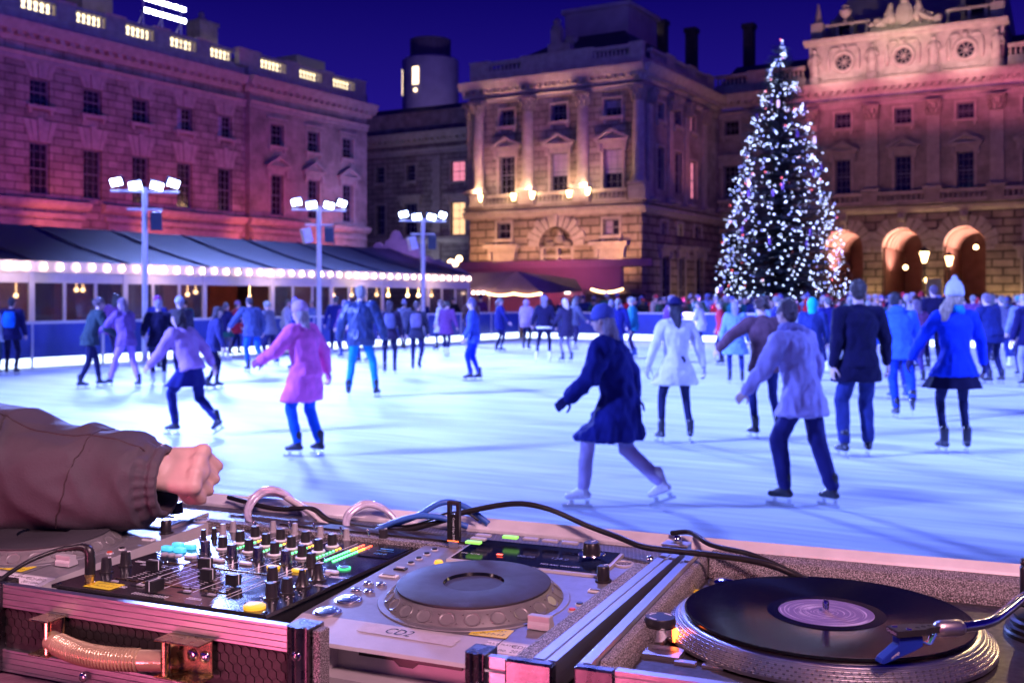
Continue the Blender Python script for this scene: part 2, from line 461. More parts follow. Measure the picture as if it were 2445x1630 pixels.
mb = MB(); mb.prism([(x0 + .0142, TZ + .01), (x0 + .026, TZ + .01), (x0 + .026, RB - .018), (x0 + .023, RB - .006), (x0 + .0142, RB - .003)], y0 + .030, y1 - .0125, 'y'); part('foam_lining', mb, foam, cb, bevel=.003)
mb = MB(); mb.prism([(y1 - .0122, TZ + .01), (y1 - .04, TZ + .01), (y1 - .038, RB - .02), (y1 - .03, RB - .004), (y1 - .0122, RB + .003)], x0 + .027, x1 - .02, 'x'); part('foam_lining', mb, foam, cb, bevel=.003)
mb = MB(); mb.box(x0 + .0142, x1 - .02, y0 + .0104, y0 + .0296, TZ + .01, RB - .006); part('foam_lining', mb, foam, cb, bevel=.002)
mb = MB(); mb.box(x1 - .058, x1 - .0204, y0 + .0298, y1 - .042, TZ + .01, RB - .006); part('foam_lining', mb, foam, cb, bevel=.002)

# ---- mixer
MX, MY, MZ = -1.020, .957, HC - .343
mx = root_at('mixer', FA, 23.5, MX, MY, TZ + .012, 'black mixer covered with rows of knobs between the two silver players', 'mixer')
W_, D_ = .313, .392
def mp(x, y, z=0.0): return (MX + x, MY + y, MZ + z)
mb = MB(); mb.box(MX + .004, MX + W_ - .004, MY + .004, MY + D_ - .004, TZ + .0122, MZ - .004); part('body', mb, blackp, mx)
mb = MB(); mb.box(MX, MX + W_, MY, MY + D_, MZ - .004, MZ)
mb.box(MX + .232, MX + .2325, MY + .005, MY + .225, MZ, MZ + .0003, 1)
# panel lines and scales
for cx_ in (.094, .136, .179, .224):
    mb.box(MX + cx_, MX + cx_ + .0006, MY + .04, MY + .33, MZ, MZ + .0003, 1)
for cx_ in (.072, .115, .158, .201):
    for k in range(11):
        yy = .062 + k * .0062
        w_ = .0085 if k % 5 == 0 else .006
        mb.box(MX + cx_ - .004 - w_, MX + cx_ - .004, MY + yy, MY + yy + .0006, MZ, MZ + .0003, 1)
        mb.box(MX + cx_ + .004, MX + cx_ + .004 + w_, MY + yy, MY + yy + .0006, MZ, MZ + .0003, 1)
    mb.box(MX + cx_ - .001, MX + cx_ + .001, MY + .06, MY + .128, MZ, MZ + .0003, 2)
mb.box(MX + .05, MX + .225, MY + .138, MY + .1395, MZ, MZ + .0012, 3)
mb.box(MX + .05, MX + .225, MY + .050, MY + .0515, MZ, MZ + .0012, 3)
for k in range(13): mb.box(MX + .118 + k * .004, MX + .1186 + k * .004, MY + .006, MY + .014, MZ, MZ + .0003, 1)
mb.box(MX + .118, MX + .168, MY + .0175, MY + .019, MZ, MZ + .0003, 2)
for xx, yy in ((.06, .036), (.10, .036), (.17, .036), (.205, .036)):
    mb.box(MX + xx - .008, MX + xx + .008, MY + yy - .003, MY + yy + .003, MZ, MZ + .0008, 2)
    mb.box(MX + xx, MX + xx + .009, MY + yy - .002, MY + yy + .002, MZ + .0008, MZ + .0025, 4)
rng = random.Random(3)
def legend(x, y, w, rows=1):                       # tiny printed legends, too small to read in the photo
    for r_ in range(rows):
        xx = x
        while xx < x + w:
            d = rng.uniform(.0012, .003)
            mb.box(MX + xx, MX + xx + d, MY + y - r_ * .004, MY + y - r_ * .004 + .0013, MZ, MZ + .0003, 1); xx += d + .0008
for x, y in ((.264, .172), (.288, .165), (.265, .125), (.292, .125), (.262, .06), (.262, .035), (.19, .02), (.075, .026), (.03, .12), (.012, .13)): legend(x, y, .018, 2)
for cx_ in (.072, .116, .158, .202):
    for yy in (.212, .247, .28, .32): legend(cx_ - .016, yy, .01)
    for k in range(10):                            # dots round the knobs
        a = R(-50 + k * 28)
        for yy in (.192,): mb.box(MX + cx_ + .014 * math.cos(a), MX + cx_ + .014 * math.cos(a) + .001, MY + yy + .014 * math.sin(a), MY + yy + .014 * math.sin(a) + .001, MZ, MZ + .0003, 1)
for ky in (.054, .079):
    for k in range(11):
        a = R(-60 + k * 30)
        mb.box(MX + .284 + .0155 * math.cos(a), MX + .284 + .0155 * math.cos(a) + .0012, MY + ky + .0155 * math.sin(a), MY + ky + .0155 * math.sin(a) + .0012, MZ, MZ + .0003, 1)
mb.text('DJM-800', .0125, flat(MX + .272, MY + .358, MZ + .0004), 1)
mb.box(MX + .12, MX + .25, MY + .362, MY + .385, MZ, MZ + .0006, 5)
labelw = pb('white_label', (.74, .7, .72), .5, 0, .06, 60)
part('top_plate', mb, [mixtop, white, blackp, brass, silver_lt, labelw], mx)
def knob_mesh(r, hgt, top=.8, pointer=True, collar=None, cone=False):
    k = MB()
    o = len(k.v)
    if collar: k.lathe([(r * 1.35, 0), (r * 1.42, .0012), (r * 1.3, .0026), (r * 1.05, .0028)], 24, mp(0, 0), m=1)
    else: k.lathe([(r * 1.25, 0), (r * 1.22, .0018), (r * 1.0, .0022)], 24, mp(0, 0))
    if cone: pr_ = [(r, .0022), (r * .9, .004), (r * .55, hgt * .6), (r * .38, hgt), (.0001, hgt)]
    else: pr_ = [(r, .0022), (r * .98, .003), (r * top, hgt * .93), (r * top * .92, hgt), (.0001, hgt)]
    n = 40
    oo = len(k.v)
    for rr, hh in pr_:
        for j in range(n):
            a = 2 * PI * j / n
            q = rr * (1 - (.06 if j % 2 and rr > r * .5 and hh > .0025 else 0))
            k.v.append((MX + q * math.cos(a), MY + q * math.sin(a), MZ + hh))
    for i in range(len(pr_) - 1):
        for j in range(n):
            j2 = (j + 1) % n
            k.f.append((oo + i * n + j, oo + i * n + j2, oo + (i + 1) * n + j2, oo + (i + 1) * n + j)); k.m.append(0)
    if pointer:
        a = len(k.v)
        k.box(MX + r * .25, MX + r * top * .96, MY - .0008, MY + .0008, MZ + hgt - .0006, MZ + hgt + .0008, 1)
        k.xf(Matrix.Translation((MX, MY, 0)) @ Matrix.Rotation(R(50), 4, 'Z') @ Matrix.Translation((-MX, -MY, 0)), a)
    return k
eqk = part('knob', knob_mesh(.0068, .0175, .86, True, True), [knobm, white], mx, smooth=35)
grk = part('knob', knob_mesh(.0050, .0165, .76, False), [greyknob, white], mx, smooth=35)
filk = part('knob', knob_mesh(.0072, .0185, .88, True), [dark_chrome, white], mx, smooth=35)
blk = part('knob', knob_mesh(.0072, .0185, .82, True), [knobm, white], mx, smooth=35)
smk = part('knob', knob_mesh(.0040, .015, .8, False), [knobm, white], mx, smooth=35)
cok = part('knob', knob_mesh(.0085, .021, .8, True, None, True), [knobm, white], mx, smooth=35)
def place(proto, spots):
    for i, (x, y) in enumerate(spots):
        o = proto if i == 0 else again(proto)
        o.location = (x, y, 0)
cols = (.072, .116, .158, .202)
place(eqk, [(c, y) for c in cols for y in (.228, .266, .300)])
place(grk, [(.0165, .298), (.0165, .321)] + [(c - .002, .343) for c in (.074, .112, .156, .2)])
place(filk, [(c, .192) for c in cols])
place(blk, [(.24, .193), (.238, .114), (.284, .079), (.280, .054), (.253, .352), (.020, .068), (.019, .102)])
place(smk, [(.011, .262), (.0185, .276)])
place(cok, [(.284, .109), (.284, .142)])
mb = MB(); mb.box(MX - .0078, MX + .0078, MY - .0055, MY + .0055, MZ + .002, MZ + .015)
mb.box(MX - .0078, MX + .0078, MY - .0007, MY + .0007, MZ + .015, MZ + .0155, 1); mb.box(MX + .0076, MX + .0080, MY - .0007, MY + .0007, MZ + .003, MZ + .0153, 1)
mb.box(MX - .002, MX + .002, MY - .001, MY + .001, MZ, MZ + .003)
fdr = part('fader', mb, [blackp, white], mx, bevel=.001)
place(fdr, [(.125, .128), (.163, .086), (.207, .079), (.072, .094)])
mb = MB(); mb.box(MX - .0055, MX + .0055, MY - .0095, MY + .0095, MZ + .003, MZ + .016)
mb.box(MX - .0007, MX + .0007, MY - .0097, MY + .0095, MZ + .016, MZ + .0165, 1); mb.box(MX - .0007, MX + .0007, MY - .0098, MY - .0094, MZ + .004, MZ + .0163, 1)
mb.box(MX - .001, MX + .001, MY - .002, MY + .002, MZ, MZ + .003)
xf_ = part('crossfader', mb, [blackp, white], mx, bevel=.001); xf_.location = (.142, .0185, 0)
def pill(w, d, hgt):
    k = MB(); k.prism([(MX + w * .5 * sgn_x * (1 if abs(sgn_y) < .9 else .72), MY + d * .5 * sgn_y) for sgn_x, sgn_y in ((-1, -.4), (-.72 / .72, -1), (1, -1), (1, -.4), (1, .4), (1, 1), (-1, 1), (-1, .4))], MZ, MZ + hgt); return k
for mat_, spots in ((btn_w, [(.0655, .170), (.112, .170), (.155, .170), (.281, .178)]), (btn_y, [(.199, .169), (.238, .168)])):
    b0 = part('button', pill(.019, .0095, .0035), mat_, mx, bevel=.001); place(b0, spots)
b0 = part('pad', pill(.018, .011, .006), btn_b, mx, bevel=.0015); place(b0, [(.008, .192), (.031, .190), (.008, .213), (.031, .211)])
mb = MB(); mb.lathe([(.0125, 0), (.0125, .003), (.010, .0045), (.0001, .0048)], 24, mp(0, 0)); b0 = part('button', mb, btn_y, mx, smooth=40); place(b0, [(.285, .0165)])
mb = MB(); mb.lathe([(.0085, 0), (.0085, .002), (.006, .002), (.006, .0026), (.0001, .0026)], 24, mp(0, 0), ms=[0, 0, 1, 1]); b0 = part('button', mb, [em('green_ring', (.05, .9, .25), 1.0, (.05, .5, .2)), blackp], mx); place(b0, [(.283, .203)])
for i in range(3):
    mb = MB(); mb.lathe([(.005, 0), (.005, .002), (.0001, .0024)], 12, mp(.020 + .012 * i, .172)); part('button', mb, btn_w, mx, smooth=40)
# level meters
for c in (.2365, .2485):
    mb = MB()
    for k in range(16):
        m_ = 0 if k < 10 else (1 if k < 13 else 2)
        mb.box(MX + c, MX + c + .0028, MY + .228 + k * .0062, MY + .2315 + k * .0062, MZ, MZ + .0012, m_)
    part('level_meter', mb, [led_g, led_o, led_r], mx)
for c in cols:
    mb = MB()
    for k in range(9): mb.box(MX + c + .0155, MX + c + .0175, MY + .228 + k * .008, MY + .231 + k * .008, MZ, MZ + .0012, 0 if k < 7 else 1)
    part('level_meter', mb, [led_g, led_o, led_r], mx)
mb = MB(); mb.box(MX + .262, MX + .309, MY + .268, MY + .338, MZ, MZ + .0012)
mb.text('120.0', .009, flat(MX + .286, MY + .286, MZ + .0014), 1); mb.box(MX + .272, MX + .298, MY + .302, MY + .3026, MZ + .0012, MZ + .0014, 1); mb.box(MX + .272, MX + .292, MY + .311, MY + .314, MZ + .0012, MZ + .0014, 1)
part('display', mb, [screen_m, scr_ink], mx)
for x, y, r_ in ((.050, .332, 0), (.098, .35, 20), (.142, .35, -15), (.188, .348, 10), (.232, .352, -10), (.046, .216, 25)):
    mb = MB(); mb.lathe([(.004, 0), (.004, .0015), (.0022, .002)], 12, mp(x, y)); mb.cap(mp(x, y, .002), .0013, mp(x + .003 * math.sin(R(r_)) - .004, y, .015), .0019, 8)
    part('toggle_switch', mb, chrome, mx, smooth=50)
def yellow_sticker(parent, M):
    k = MB(); i0 = 0
    k.box(-.021, .021, -.0125, .0125, 0, .0003)
    k.text('Inspected by', .0032, flat(-.001, .0095, .0005), 1); k.text('TESTMAN P.A.T.', .0045, flat(0, .0055, .0005), 1)
    k.text('7-11-13', .0085, flat(.002, -.0045, .0005), 1, shear=.3); k.text('date', .0035, flat(-.014, -.009, .0005), 1)
    k.xf(M)
    return part('sticker', k, [sticker_y, ink], parent)
yellow_sticker(mx, flat(MX + .064, MY + .019, MZ + .0006, 0))
for x, y in ((.006, .006), (.307, .006), (.306, .386)):
    mb = MB(); mb.lathe([(.003, 0), (.003, .001), (.0001, .0018)], 10, mp(x, y)); part('screw', mb, dark_chrome, mx, smooth=50)

# ---- the two disc players
def disc_player(dA, label, right):
    X0, Y0 = -.695 + dA, .968
    PW, PD = .300, .372
    t = root_at('disc_player', FA, 23.5, X0, Y0, TZ + .012, label, 'disc player')
    ZF, ZB = HC - .353, HC - .3365               # the top slopes up towards the back
    def zt(y): return ZF + (ZB - ZF) * max(0, min(1, (y - .04) / (PD - .04))) if y > .04 else ZF - (.04 - y) * .19
    def q(x, y, z=0.0): return (X0 + x, Y0 + y, zt(y) + z)
    def slope(x, y, z=0.0, rz=0.0):
        return Matrix.Translation(q(x, y, z)) @ Matrix.Rotation(math.atan2(ZB - ZF, PD), 4, 'X') @ Matrix.Rotation(R(rz), 4, 'Z')
    # shell with chamfered nose and the disc slot recess
    zb = TZ + .013
    m_ = MB()
    def strip(xa, xb, ys_z, mat_=0):
        for (ya, za), (yb, zb_) in zip(ys_z[:-1], ys_z[1:]): m_.quad((X0 + xa, Y0 + ya, za), (X0 + xb, Y0 + ya, za), (X0 + xb, Y0 + yb, zb_), (X0 + xa, Y0 + yb, zb_), mat_)
    nose = [(PD, ZB), (0.040, ZF), (-.012, ZF - .010), (-.0155, ZF - .013)]
    strip(0, PW, nose[:2], 0); strip(0, PW, nose[1:], 1)
    rx0, rx1, rz1, rz0 = .058, .242, ZF - .0135, zb + .018
    m_.quad((X0, Y0 - .0155, rz1), (X0 + rx0, Y0 - .0155, rz1), (X0 + rx0, Y0 - .0155, zb), (X0, Y0 - .0155, zb), 1)
    m_.quad((X0 + rx1, Y0 - .0155, rz1), (X0 + PW, Y0 - .0155, rz1), (X0 + PW, Y0 - .0155, zb), (X0 + rx1, Y0 - .0155, zb), 1)
    dp = .012
    m_.quad((X0 + rx0, Y0 - .0155, rz1 + .0005), (X0 + rx1, Y0 - .0155, rz1 + .0005), (X0 + rx1 - .006, Y0 + dp, rz1 - .004), (X0 + rx0 + .006, Y0 + dp, rz1 - .004), 1)
    m_.quad((X0 + rx0, Y0 - .0155, rz1), (X0 + rx0 + .006, Y0 + dp, rz1 - .004), (X0 + rx0 + .006, Y0 + dp, rz0), (X0 + rx0, Y0 - .0155, rz0), 1)
    m_.quad((X0 + rx1, Y0 - .0155, rz1), (X0 + rx1 - .006, Y0 + dp, rz1 - .004), (X0 + rx1 - .006, Y0 + dp, rz0), (X0 + rx1, Y0 - .0155, rz0), 1)
    m_.quad((X0 + rx0 + .006, Y0 + dp, rz1 - .004), (X0 + rx1 - .006, Y0 + dp, rz1 - .004), (X0 + rx1 - .006, Y0 + dp, rz0), (X0 + rx0 + .006, Y0 + dp, rz0), 1)
    m_.box(X0 + rx0, X0 + rx1, Y0 - .020, Y0 + dp - .001, rz0 - .006, rz0 + .002, 1)          # lip under the slot
    m_.quad((X0 + rx0, Y0 - .0155, rz0 - .006), (X0 + rx1, Y0 - .0155, rz0 - .006), (X0 + rx1, Y0 - .0155, zb), (X0 + rx0, Y0 - .0155, zb), 1)
    for xs in (0, PW):
        m_.add([(X0 + xs, Y0 - .0155, zb), (X0 + xs, Y0 + PD, zb), (X0 + xs, Y0 + PD, ZB), (X0 + xs, Y0 + .040, ZF), (X0 + xs, Y0 - .012, ZF - .010), (X0 + xs, Y0 - .0155, ZF - .013)], [(0, 1, 2, 3, 4, 5)], 1)
    m_.quad((X0, Y0 + PD, zb), (X0 + PW, Y0 + PD, zb), (X0 + PW, Y0 + PD, ZB), (X0, Y0 + PD, ZB), 1)
    # raised side strips and printed marks
    i0 = len(m_.v); m_.box(.246, .2466, -.08, .33, .0002, .0005, 2); m_.xf(slope(0, .04), i0)
    i0 = len(m_.v); m_.text('FWD', .006, flat(.20, .072, .0006), 2); m_.text('REV', .006, flat(.05, .06, .0006), 2); m_.text('CUE', .005, flat(.022, .116, .0006), 2); m_.text('PLAY/PAUSE', .004, flat(.026, .071, .0006), 2)
    for yy in (.31, .288, .266, .243, .2): m_.box(.012, .034, yy + .0105, yy + .0115, 0, .0005, 2)
    m_.box(.01, .04, .168, .169, 0, .0005, 2); m_.text('TEMPO', .005, flat(.285, .192, .0006), 2); m_.text('MASTER', .004, flat(.282, .16, .0006), 2); m_.text('TEMPO RESET', .004, flat(.276, .18, .0006), 2); m_.text('VINYL SPEED', .004, flat(.279, .232, .0006), 2)
    m_.xf(slope(0, 0), i0)
    i0 = len(m_.v)
    m_.box(-.036, .026, -.0125, .0095, .0001, .0004, 3); m_.text('MULTI PLAYER', .0055, flat(-.018, .0045, .0006), 2); m_.text('CDJ-850', .0095, flat(.011, .0035, .0006), 2)
    m_.text('Appl. no. 20110' + ('35' if right else '36'), .0085, flat(-.006, -.0065, .0006), 2, shear=.2)
    m_.xf(Matrix.Translation((X0 + .266, Y0 + .027, ZF - .0022)) @ Matrix.Rotation(R(10.9), 4, 'X') @ Matrix.Scale(.95, 4), i0)
    part('body', m_, [silver, silver_lt, ink, labelw], t)
    k = MB(); k.box(X0 + .093, X0 + .215, Y0 + dp - .004, Y0 + dp + .004, HC - .3785, HC - .3735)
    k.prism([(X0 + .135, HC - .3785), (X0 + .165, HC - .3785), (X0 + .158, HC - .384), (X0 + .142, HC - .384)], Y0 + dp - .0035, Y0 + dp + .002, 'y'); part('disc_slot', k, blackp, t)
    # jog wheel
    jm = slope(.160, .152) @ Matrix.Diagonal((1, 1, .76, 1))
    k = MB(); k.lathe([(.112, 0), (.111, .0015), (.1045, .002)], 72); k.xf(jm); part('jog_bezel', k, silver, t, smooth=40)
    k = MB(); k.lathe([(.104, .0016), (.1035, .003), (.0905, .0185), (.089, .020), (.0885, .0215), (.0885, .0225)], 96, cap=False)
    k.xf(jm)
    rim = part('jog_rim', k, pb('jog_rubber', (.16, .15, .155), .5, .1, .12, 60, .1, 400) if 'jog_rubber' not in bpy.data.materials else bpy.data.materials['jog_rubber'], t, smooth=40)
    dm = bpy.data.materials.get('dimple_grey') or pb('dimple_grey', (.21, .2, .2), .38, .2, .1, 60)
    k = MB(); tilt = math.atan2(.0155, .013)
    nd = 22
    for j in range(nd):
        a = 2 * PI * j / nd
        M = Matrix.Rotation(a, 4, 'Z') @ Matrix.Translation((.0972, 0, .0108)) @ Matrix.Rotation(PI / 2 - (PI / 2 - tilt), 4, 'Y')
        i0 = len(k.v)
        k.lathe([(.0095, .0000), (.0088, .0009), (.0082, .0004), (.006, -.0002), (.003, -.0004), (.0001, -.0004)], 18, m=1)
        k.xf(M, i0)
        for sd in (-1, 1):
            i0 = len(k.v); k.sph((0, 0, .0004), .0011, 6)
            k.xf(Matrix.Rotation(a + PI / nd, 4, 'Z') @ Matrix.Translation((.0972 - sd * .0035, sd * .003, .0108 + sd * .0048)), i0)
    k.xf(jm); part('finger_dimples', k, [bpy.data.materials['jog_rubber'], dm], rim, smooth=50)
    k = MB(); k.lathe([(.0885, .0215), (.0895, .0225), (.0895, .0245), (.088, .0255), (.0365, .0262), (.0355, .0258), (.033, .019), (.031, .0185), (.0001, .0185)], 96, ms=[0, 0, 0, 0, 0, 1, 1, 1])
    k.xf(jm); tp = part('jog_plate', k, [bpy.data.materials.get('jog_top') or pb('jog_top', (.05, .046, .055), .62, 0, .05, 30, .1, 500, rvar=.05, spec=.25), screen_m], t, smooth=30)
    k = MB()
    k.lathe([(.0225, .0187), (.0225, .0189), (.0125, .0189), (.0125, .0187)], 48, cap=False); k.lathe([(.0092, .0187), (.0092, .0189), (.0084, .0189), (.0084, .0187)], 48, cap=False)
    for j in range(90):
        a = 2 * PI * j / 90; i0 = len(k.v); k.box(.0228, .0245, -.0003, .0003, .0187, .0189); k.xf(Matrix.Rotation(a, 4, 'Z'), i0)
    k.xf(jm); part('jog_display', k, bpy.data.materials.get('jog_ring') or pb('jog_ring', (.34, .40, .6), .5, 0, .1, 60), tp)
    # buttons
    ring = lambda r: [(r * 1.12, 0), (r * 1.12, .0012), (r * .98, .0016), (r * .96, .003), (r * .85, .0036), (.0001, .0032)]
    spun = bpy.data.materials.get('spun_steel') or pb('spun_steel', (.72, .7, .72), .24, 1, .08, 60, .15, 300)
    for x, y, r_ in ((.026, .094, .0145), (.026, .050, .0145)):
        k = MB(); k.lathe(ring(r_), 32); k.xf(slope(x, y)); part('button', k, spun, t, smooth=50)
    for x, y in ((.0165, .154), (.033, .156), (.016, .127), (.033, .128)):
        k = MB(); k.lathe(ring(.0058), 20); k.xf(slope(x, y)); part('button', k, spun, t, smooth=50)
    for x, y in ((.0235, .314), (.0235, .292), (.0235, .270), (.0235, .248), (.188, .278), (.208, .28), (.23, .282)):
        k = MB(); k.lathe([(.0052, 0), (.005, .001), (.0038, .0014), (.0034, .003), (.0001, .0032)], 16, ms=[0, 0, 1, 1]); k.xf(slope(x, y)); part('button', k, [silver_lt, blackp], t, smooth=50)
    for x, y, w_, mm in ((.0235, .221, .016, blackp), (.0245, .190, .024, white), (.285, .222, .018, white)):
        k = MB(); k.box(-w_ / 2, w_ / 2, -.005, .005, 0, .0022); k.box(-w_ * .36, w_ * .36, -.003, .002, .0022, .0036, 1); k.xf(slope(x, y)); part('button', k, [mm, silver_lt if mm is blackp else silver], t, bevel=.0006)
    k = MB(); k.lathe(ring(.0055), 18); k.xf(slope(.0565, .262)); part('button', k, btn_y, t, smooth=50)
    for x, y, mm in ((.283, .172, led_g), (.282, .150, led_r)):
        k = MB(); k.lathe([(.0055, 0), (.005, .0012), (.0038, .0016), (.0034, .003), (.0001, .0032)], 16, ms=[0, 0, 1, 1]); k.xf(slope(x, y)); part('button', k, [silver_lt, blackp if mm is led_g else bpy.data.materials.get('dim_red') or em('dim_red', (1, .05, .03), .6)], t, smooth=50)
    k = MB(); k.lathe([(.0105, 0), (.010, .002), (.0078, .0024), (.0074, .018), (.006, .0195), (.0001, .0195)], 28); k.box(.001, .007, -.0006, .0006, .0192, .0201, 1); k.box(.0068, .0078, -.0006, .0006, .004, .0198, 1); k.xf(slope(.281, .262, 0, 60)); part('knob', k, [knobm, white], t, smooth=45)
    k = MB(); k.lathe([(.0135, 0), (.013, .0022), (.0105, .0028), (.0095, .001), (.0001, .001)], 28, ms=[0, 0, 0, 1]); k.xf(slope(.284, .335)); part('button', k, [silver_lt, chrome], t, smooth=45)
    # tempo slider
    k = MB(); k.box(.254, .286, .030, .140, .0002, .0009, 1); k.box(.2685, .2715, .034, .136, .0009, .0013, 2)
    for j in range(13): k.box(.256, .284, .036 + j * .0078, .0364 + j * .0078, .0009, .0012, 0)
    k.box(.252, .254, .028, .142, 0, .002, 0); k.box(.286, .288, .028, .142, 0, .002, 0); k.box(.254, .286, .140, .142, 0, .002, 0)
    i0 = 0; k.xf(slope(0, 0)); part('slider_bed', k, [silver_lt, silver, blackp], t)
    k = MB(); k.prism([(-.0085, .001), (.0085, .001), (.0075, .006), (.0055, .009), (.0055, .014), (-.0065, .0155), (-.006, .009), (-.0075, .006)], -.0125, .0125, 'x'); k.xf(slope(.270, .086)); part('slider_cap', k, silver_lt, t, bevel=.0008)
    # display strip along the back
    k = MB(); k.prism([(.270, .000), (.274, .010), (.366, .013), (.366, .000)], .062, .274, 'x', 0)
    k.prism([(.2785, .0106), (.3645, .0134), (.3645, .0138), (.2785, .0110)], .066, .270, 'x', 1); k.xf(slope(0, 0)); dsp = part('display_panel', k, [silver_lt, screen_m], t)
    k = MB()
    k.text('00:00', .011, flat(.16, .308, 0), 0); k.text('128.0', .011, flat(.205, .312, 0), 0)
    k.box(.12, .128, .303, .307, 0, .0003, 1); k.text('MP3 AAC WAV AIFF', .006, flat(.215, .287, 0), 2); k.text('TIME  AUTO', .005, flat(.085, .297, 0), 2); k.text('TEMPO', .005, flat(.24, .352, 0), 2)
    k.xf(slope(0, 0, .0128) @ Matrix.Rotation(R(1.8), 4, 'X') @ Matrix.Translation((0, 0, -.0092 + .0002)))
    part('display_digits', k, [scr_dim, led_r, white], dsp)
    for i, (x, y, mm) in enumerate(((.080, .318, btn_g), (.080, .334, btn_w), (.080, .350, btn_w), (.118, .354, btn_g), (.148, .354, btn_w), (.176, .354, btn_w), (.204, .354, btn_w))):
        if not right: mm = btn_w
        k = MB(); k.box(-.011, .011, -.0042, .0042, 0, .0035); k.xf(slope(x, y, .0118 + (y - .28) * .03)); part('button', k, mm, dsp, bevel=.001)
    k = MB(); k.lathe([(.0175, 0), (.017, .001), (.0115, .0015), (.0105, .014), (.009, .0155), (.0001, .0155)], 26, ms=[1, 1, 0, 0, 0]); k.box(-.001, .009, -.0007, .0007, .0153, .0162, 2); k.xf(slope(.244, .325, .0128, 70)); part('knob', k, [knobm, chrome, white], dsp, smooth=45)
    yellow_sticker(t, slope(.226, .056, .0006, 3) if right else slope(.216, .056, .0006, -2))
    if right:
        k = MB(); k.box(-.058, .058, -.0095, .0095, 0, .0003)
        k.add([(.058, -.0095, 0), (.061, -.004, .0003), (.0585, 0, .0003), (.0615, .005, .0003), (.058, .0095, 0)], [(0, 1, 2, 3, 4)])
        k.text('CD2', .017, flat(-.012, .000, .0006), 1, shear=.35); k.xf(Matrix.Translation((X0 + .142, Y0 + .026, ZF - .0022)) @ Matrix.Rotation(R(10.9), 4, 'X') @ Matrix.Rotation(R(-2), 4, 'Z')); part('tape', k, [tapem, ink], t)
    return t
cdR = disc_player(0, 'silver disc player with CD2 tape between the mixer and the turntable', True)
cdL = disc_player(-.672, 'silver disc player left of the mixer, half hidden under the reaching arm', False)

# ---- USB stick standing in the right player
t = root_at('usb_stick', FA, 23.5, -.652, 1.300, HC - .339, 'black memory stick standing upright at the back left of the CD2 player', 'memory stick')
k = MB(); k.box(-.660, -.642, 1.2965, 1.3035, HC - .339 + .010, HC - .339 + .047); k.box(-.660, -.6555, 1.2965, 1.3035, HC - .292, HC - .279); k.box(-.6465, -.642, 1.2965, 1.3035, HC - .292, HC - .279); k.box(-.660, -.642, 1.2965, 1.3035, HC - .279, HC - .275)
i0 = len(k.v); k.text('Crystal Edge 2000', .0042, Matrix.Translation((-.650, 1.2963, HC - .312)) @ Matrix.Rotation(PI / 2, 4, 'X') @ Matrix.Rotation(-PI / 2, 4, 'Z'), 1)
part('case', k, [pb('stick_black', (.02, .017, .02), .22, .2, .1, 60), white], t, bevel=.0012)
k = MB(); k.box(-.658, -.644, 1.297, 1.303, HC - .339 + .001, HC - .339 + .010); part('plug', k, chrome, t)
k = MB(); k.box(-.6595, -.6425, 1.2962, 1.2972, HC - .329, HC - .3275); part('indicator_light', k, em('stick_red', (1, .12, .02), 3.5), t)

# ---- turntable
TX, TY = .0, 1.13
tt = root_at('turntable', FB, 22, TX, TY, TZ + .011, 'dark record player with silver dotted platter in the foam lined case', 'turntable')
DZ = HC - .354
plinth = pb('turntable_plinth', (.035, .032, .038), .42, .2, .25, 60, .15, 500, rvar=.08)
k = MB(); k.box(-.2795, .2, .9365, 1.354, TZ + .0112, DZ); part('plinth', k, plinth, tt, bevel=.004)
SX, SY = -.1142, 1.160
PZ = .82
k = MB(); prof = [(.150, .004), (.1655, .004), (.1655, .008)]
for j in range(5):
    r_ = .1650 - j * .0028; z_ = .0085 + j * .0034
    prof += [(r_, z_), (r_ - .0002, z_ + .0018), (r_ - .0016, z_ + .0020), (r_ - .0018, z_ + .0034)]
prof += [(.1505, .0262), (.149, .0268), (.0001, .0268)]
prof = [(r_, z_ * PZ) for r_, z_ in prof]
k.lathe(prof, 144, (SX, SY, DZ)); pl = part('platter', k, pb('platter_metal', (.62, .6, .6), .3, 1, .08, 60, .1, 300), tt, smooth=30)
k = MB()
for j in range(4):
    r_ = .1640 - j * .0028; z_ = (.0095 + j * .0034) * PZ; nn = 150 - j * 6
    for i in range(nn):
        a = 2 * PI * i / nn; i0 = len(k.v); k.box(-.0012, .0012, -.0008, .0008, -.0006, .0006)
        k.xf(Matrix.Translation((SX, SY, DZ)) @ Matrix.Rotation(a, 4, 'Z') @ Matrix.Translation((r_ + .0012, 0, z_ + .0004)) @ Matrix.Rotation(PI / 2, 4, 'X') @ Matrix.Rotation(PI / 2, 4, 'Y'), i0)
dots = part('strobe_dots', k, pb('dot_silver', (.85, .82, .8), .25, 1, .05, 60), pl)
k = MB(); k.lathe([(.0035, .0218), (.0035, .036), (.0028, .0385), (.0001, .039)], 16, (SX, SY, DZ)); part('spindle', k, chrome, pl, smooth=50)
k = MB(); k.lathe([(.144, .0222), (.144, .0234), (.0036, .0234)], 96, (SX, SY, DZ)); part('slipmat', k, pb('felt', (.03, .02, .025), .9, 0, .2, 200, sheen=.3), pl, smooth=30)
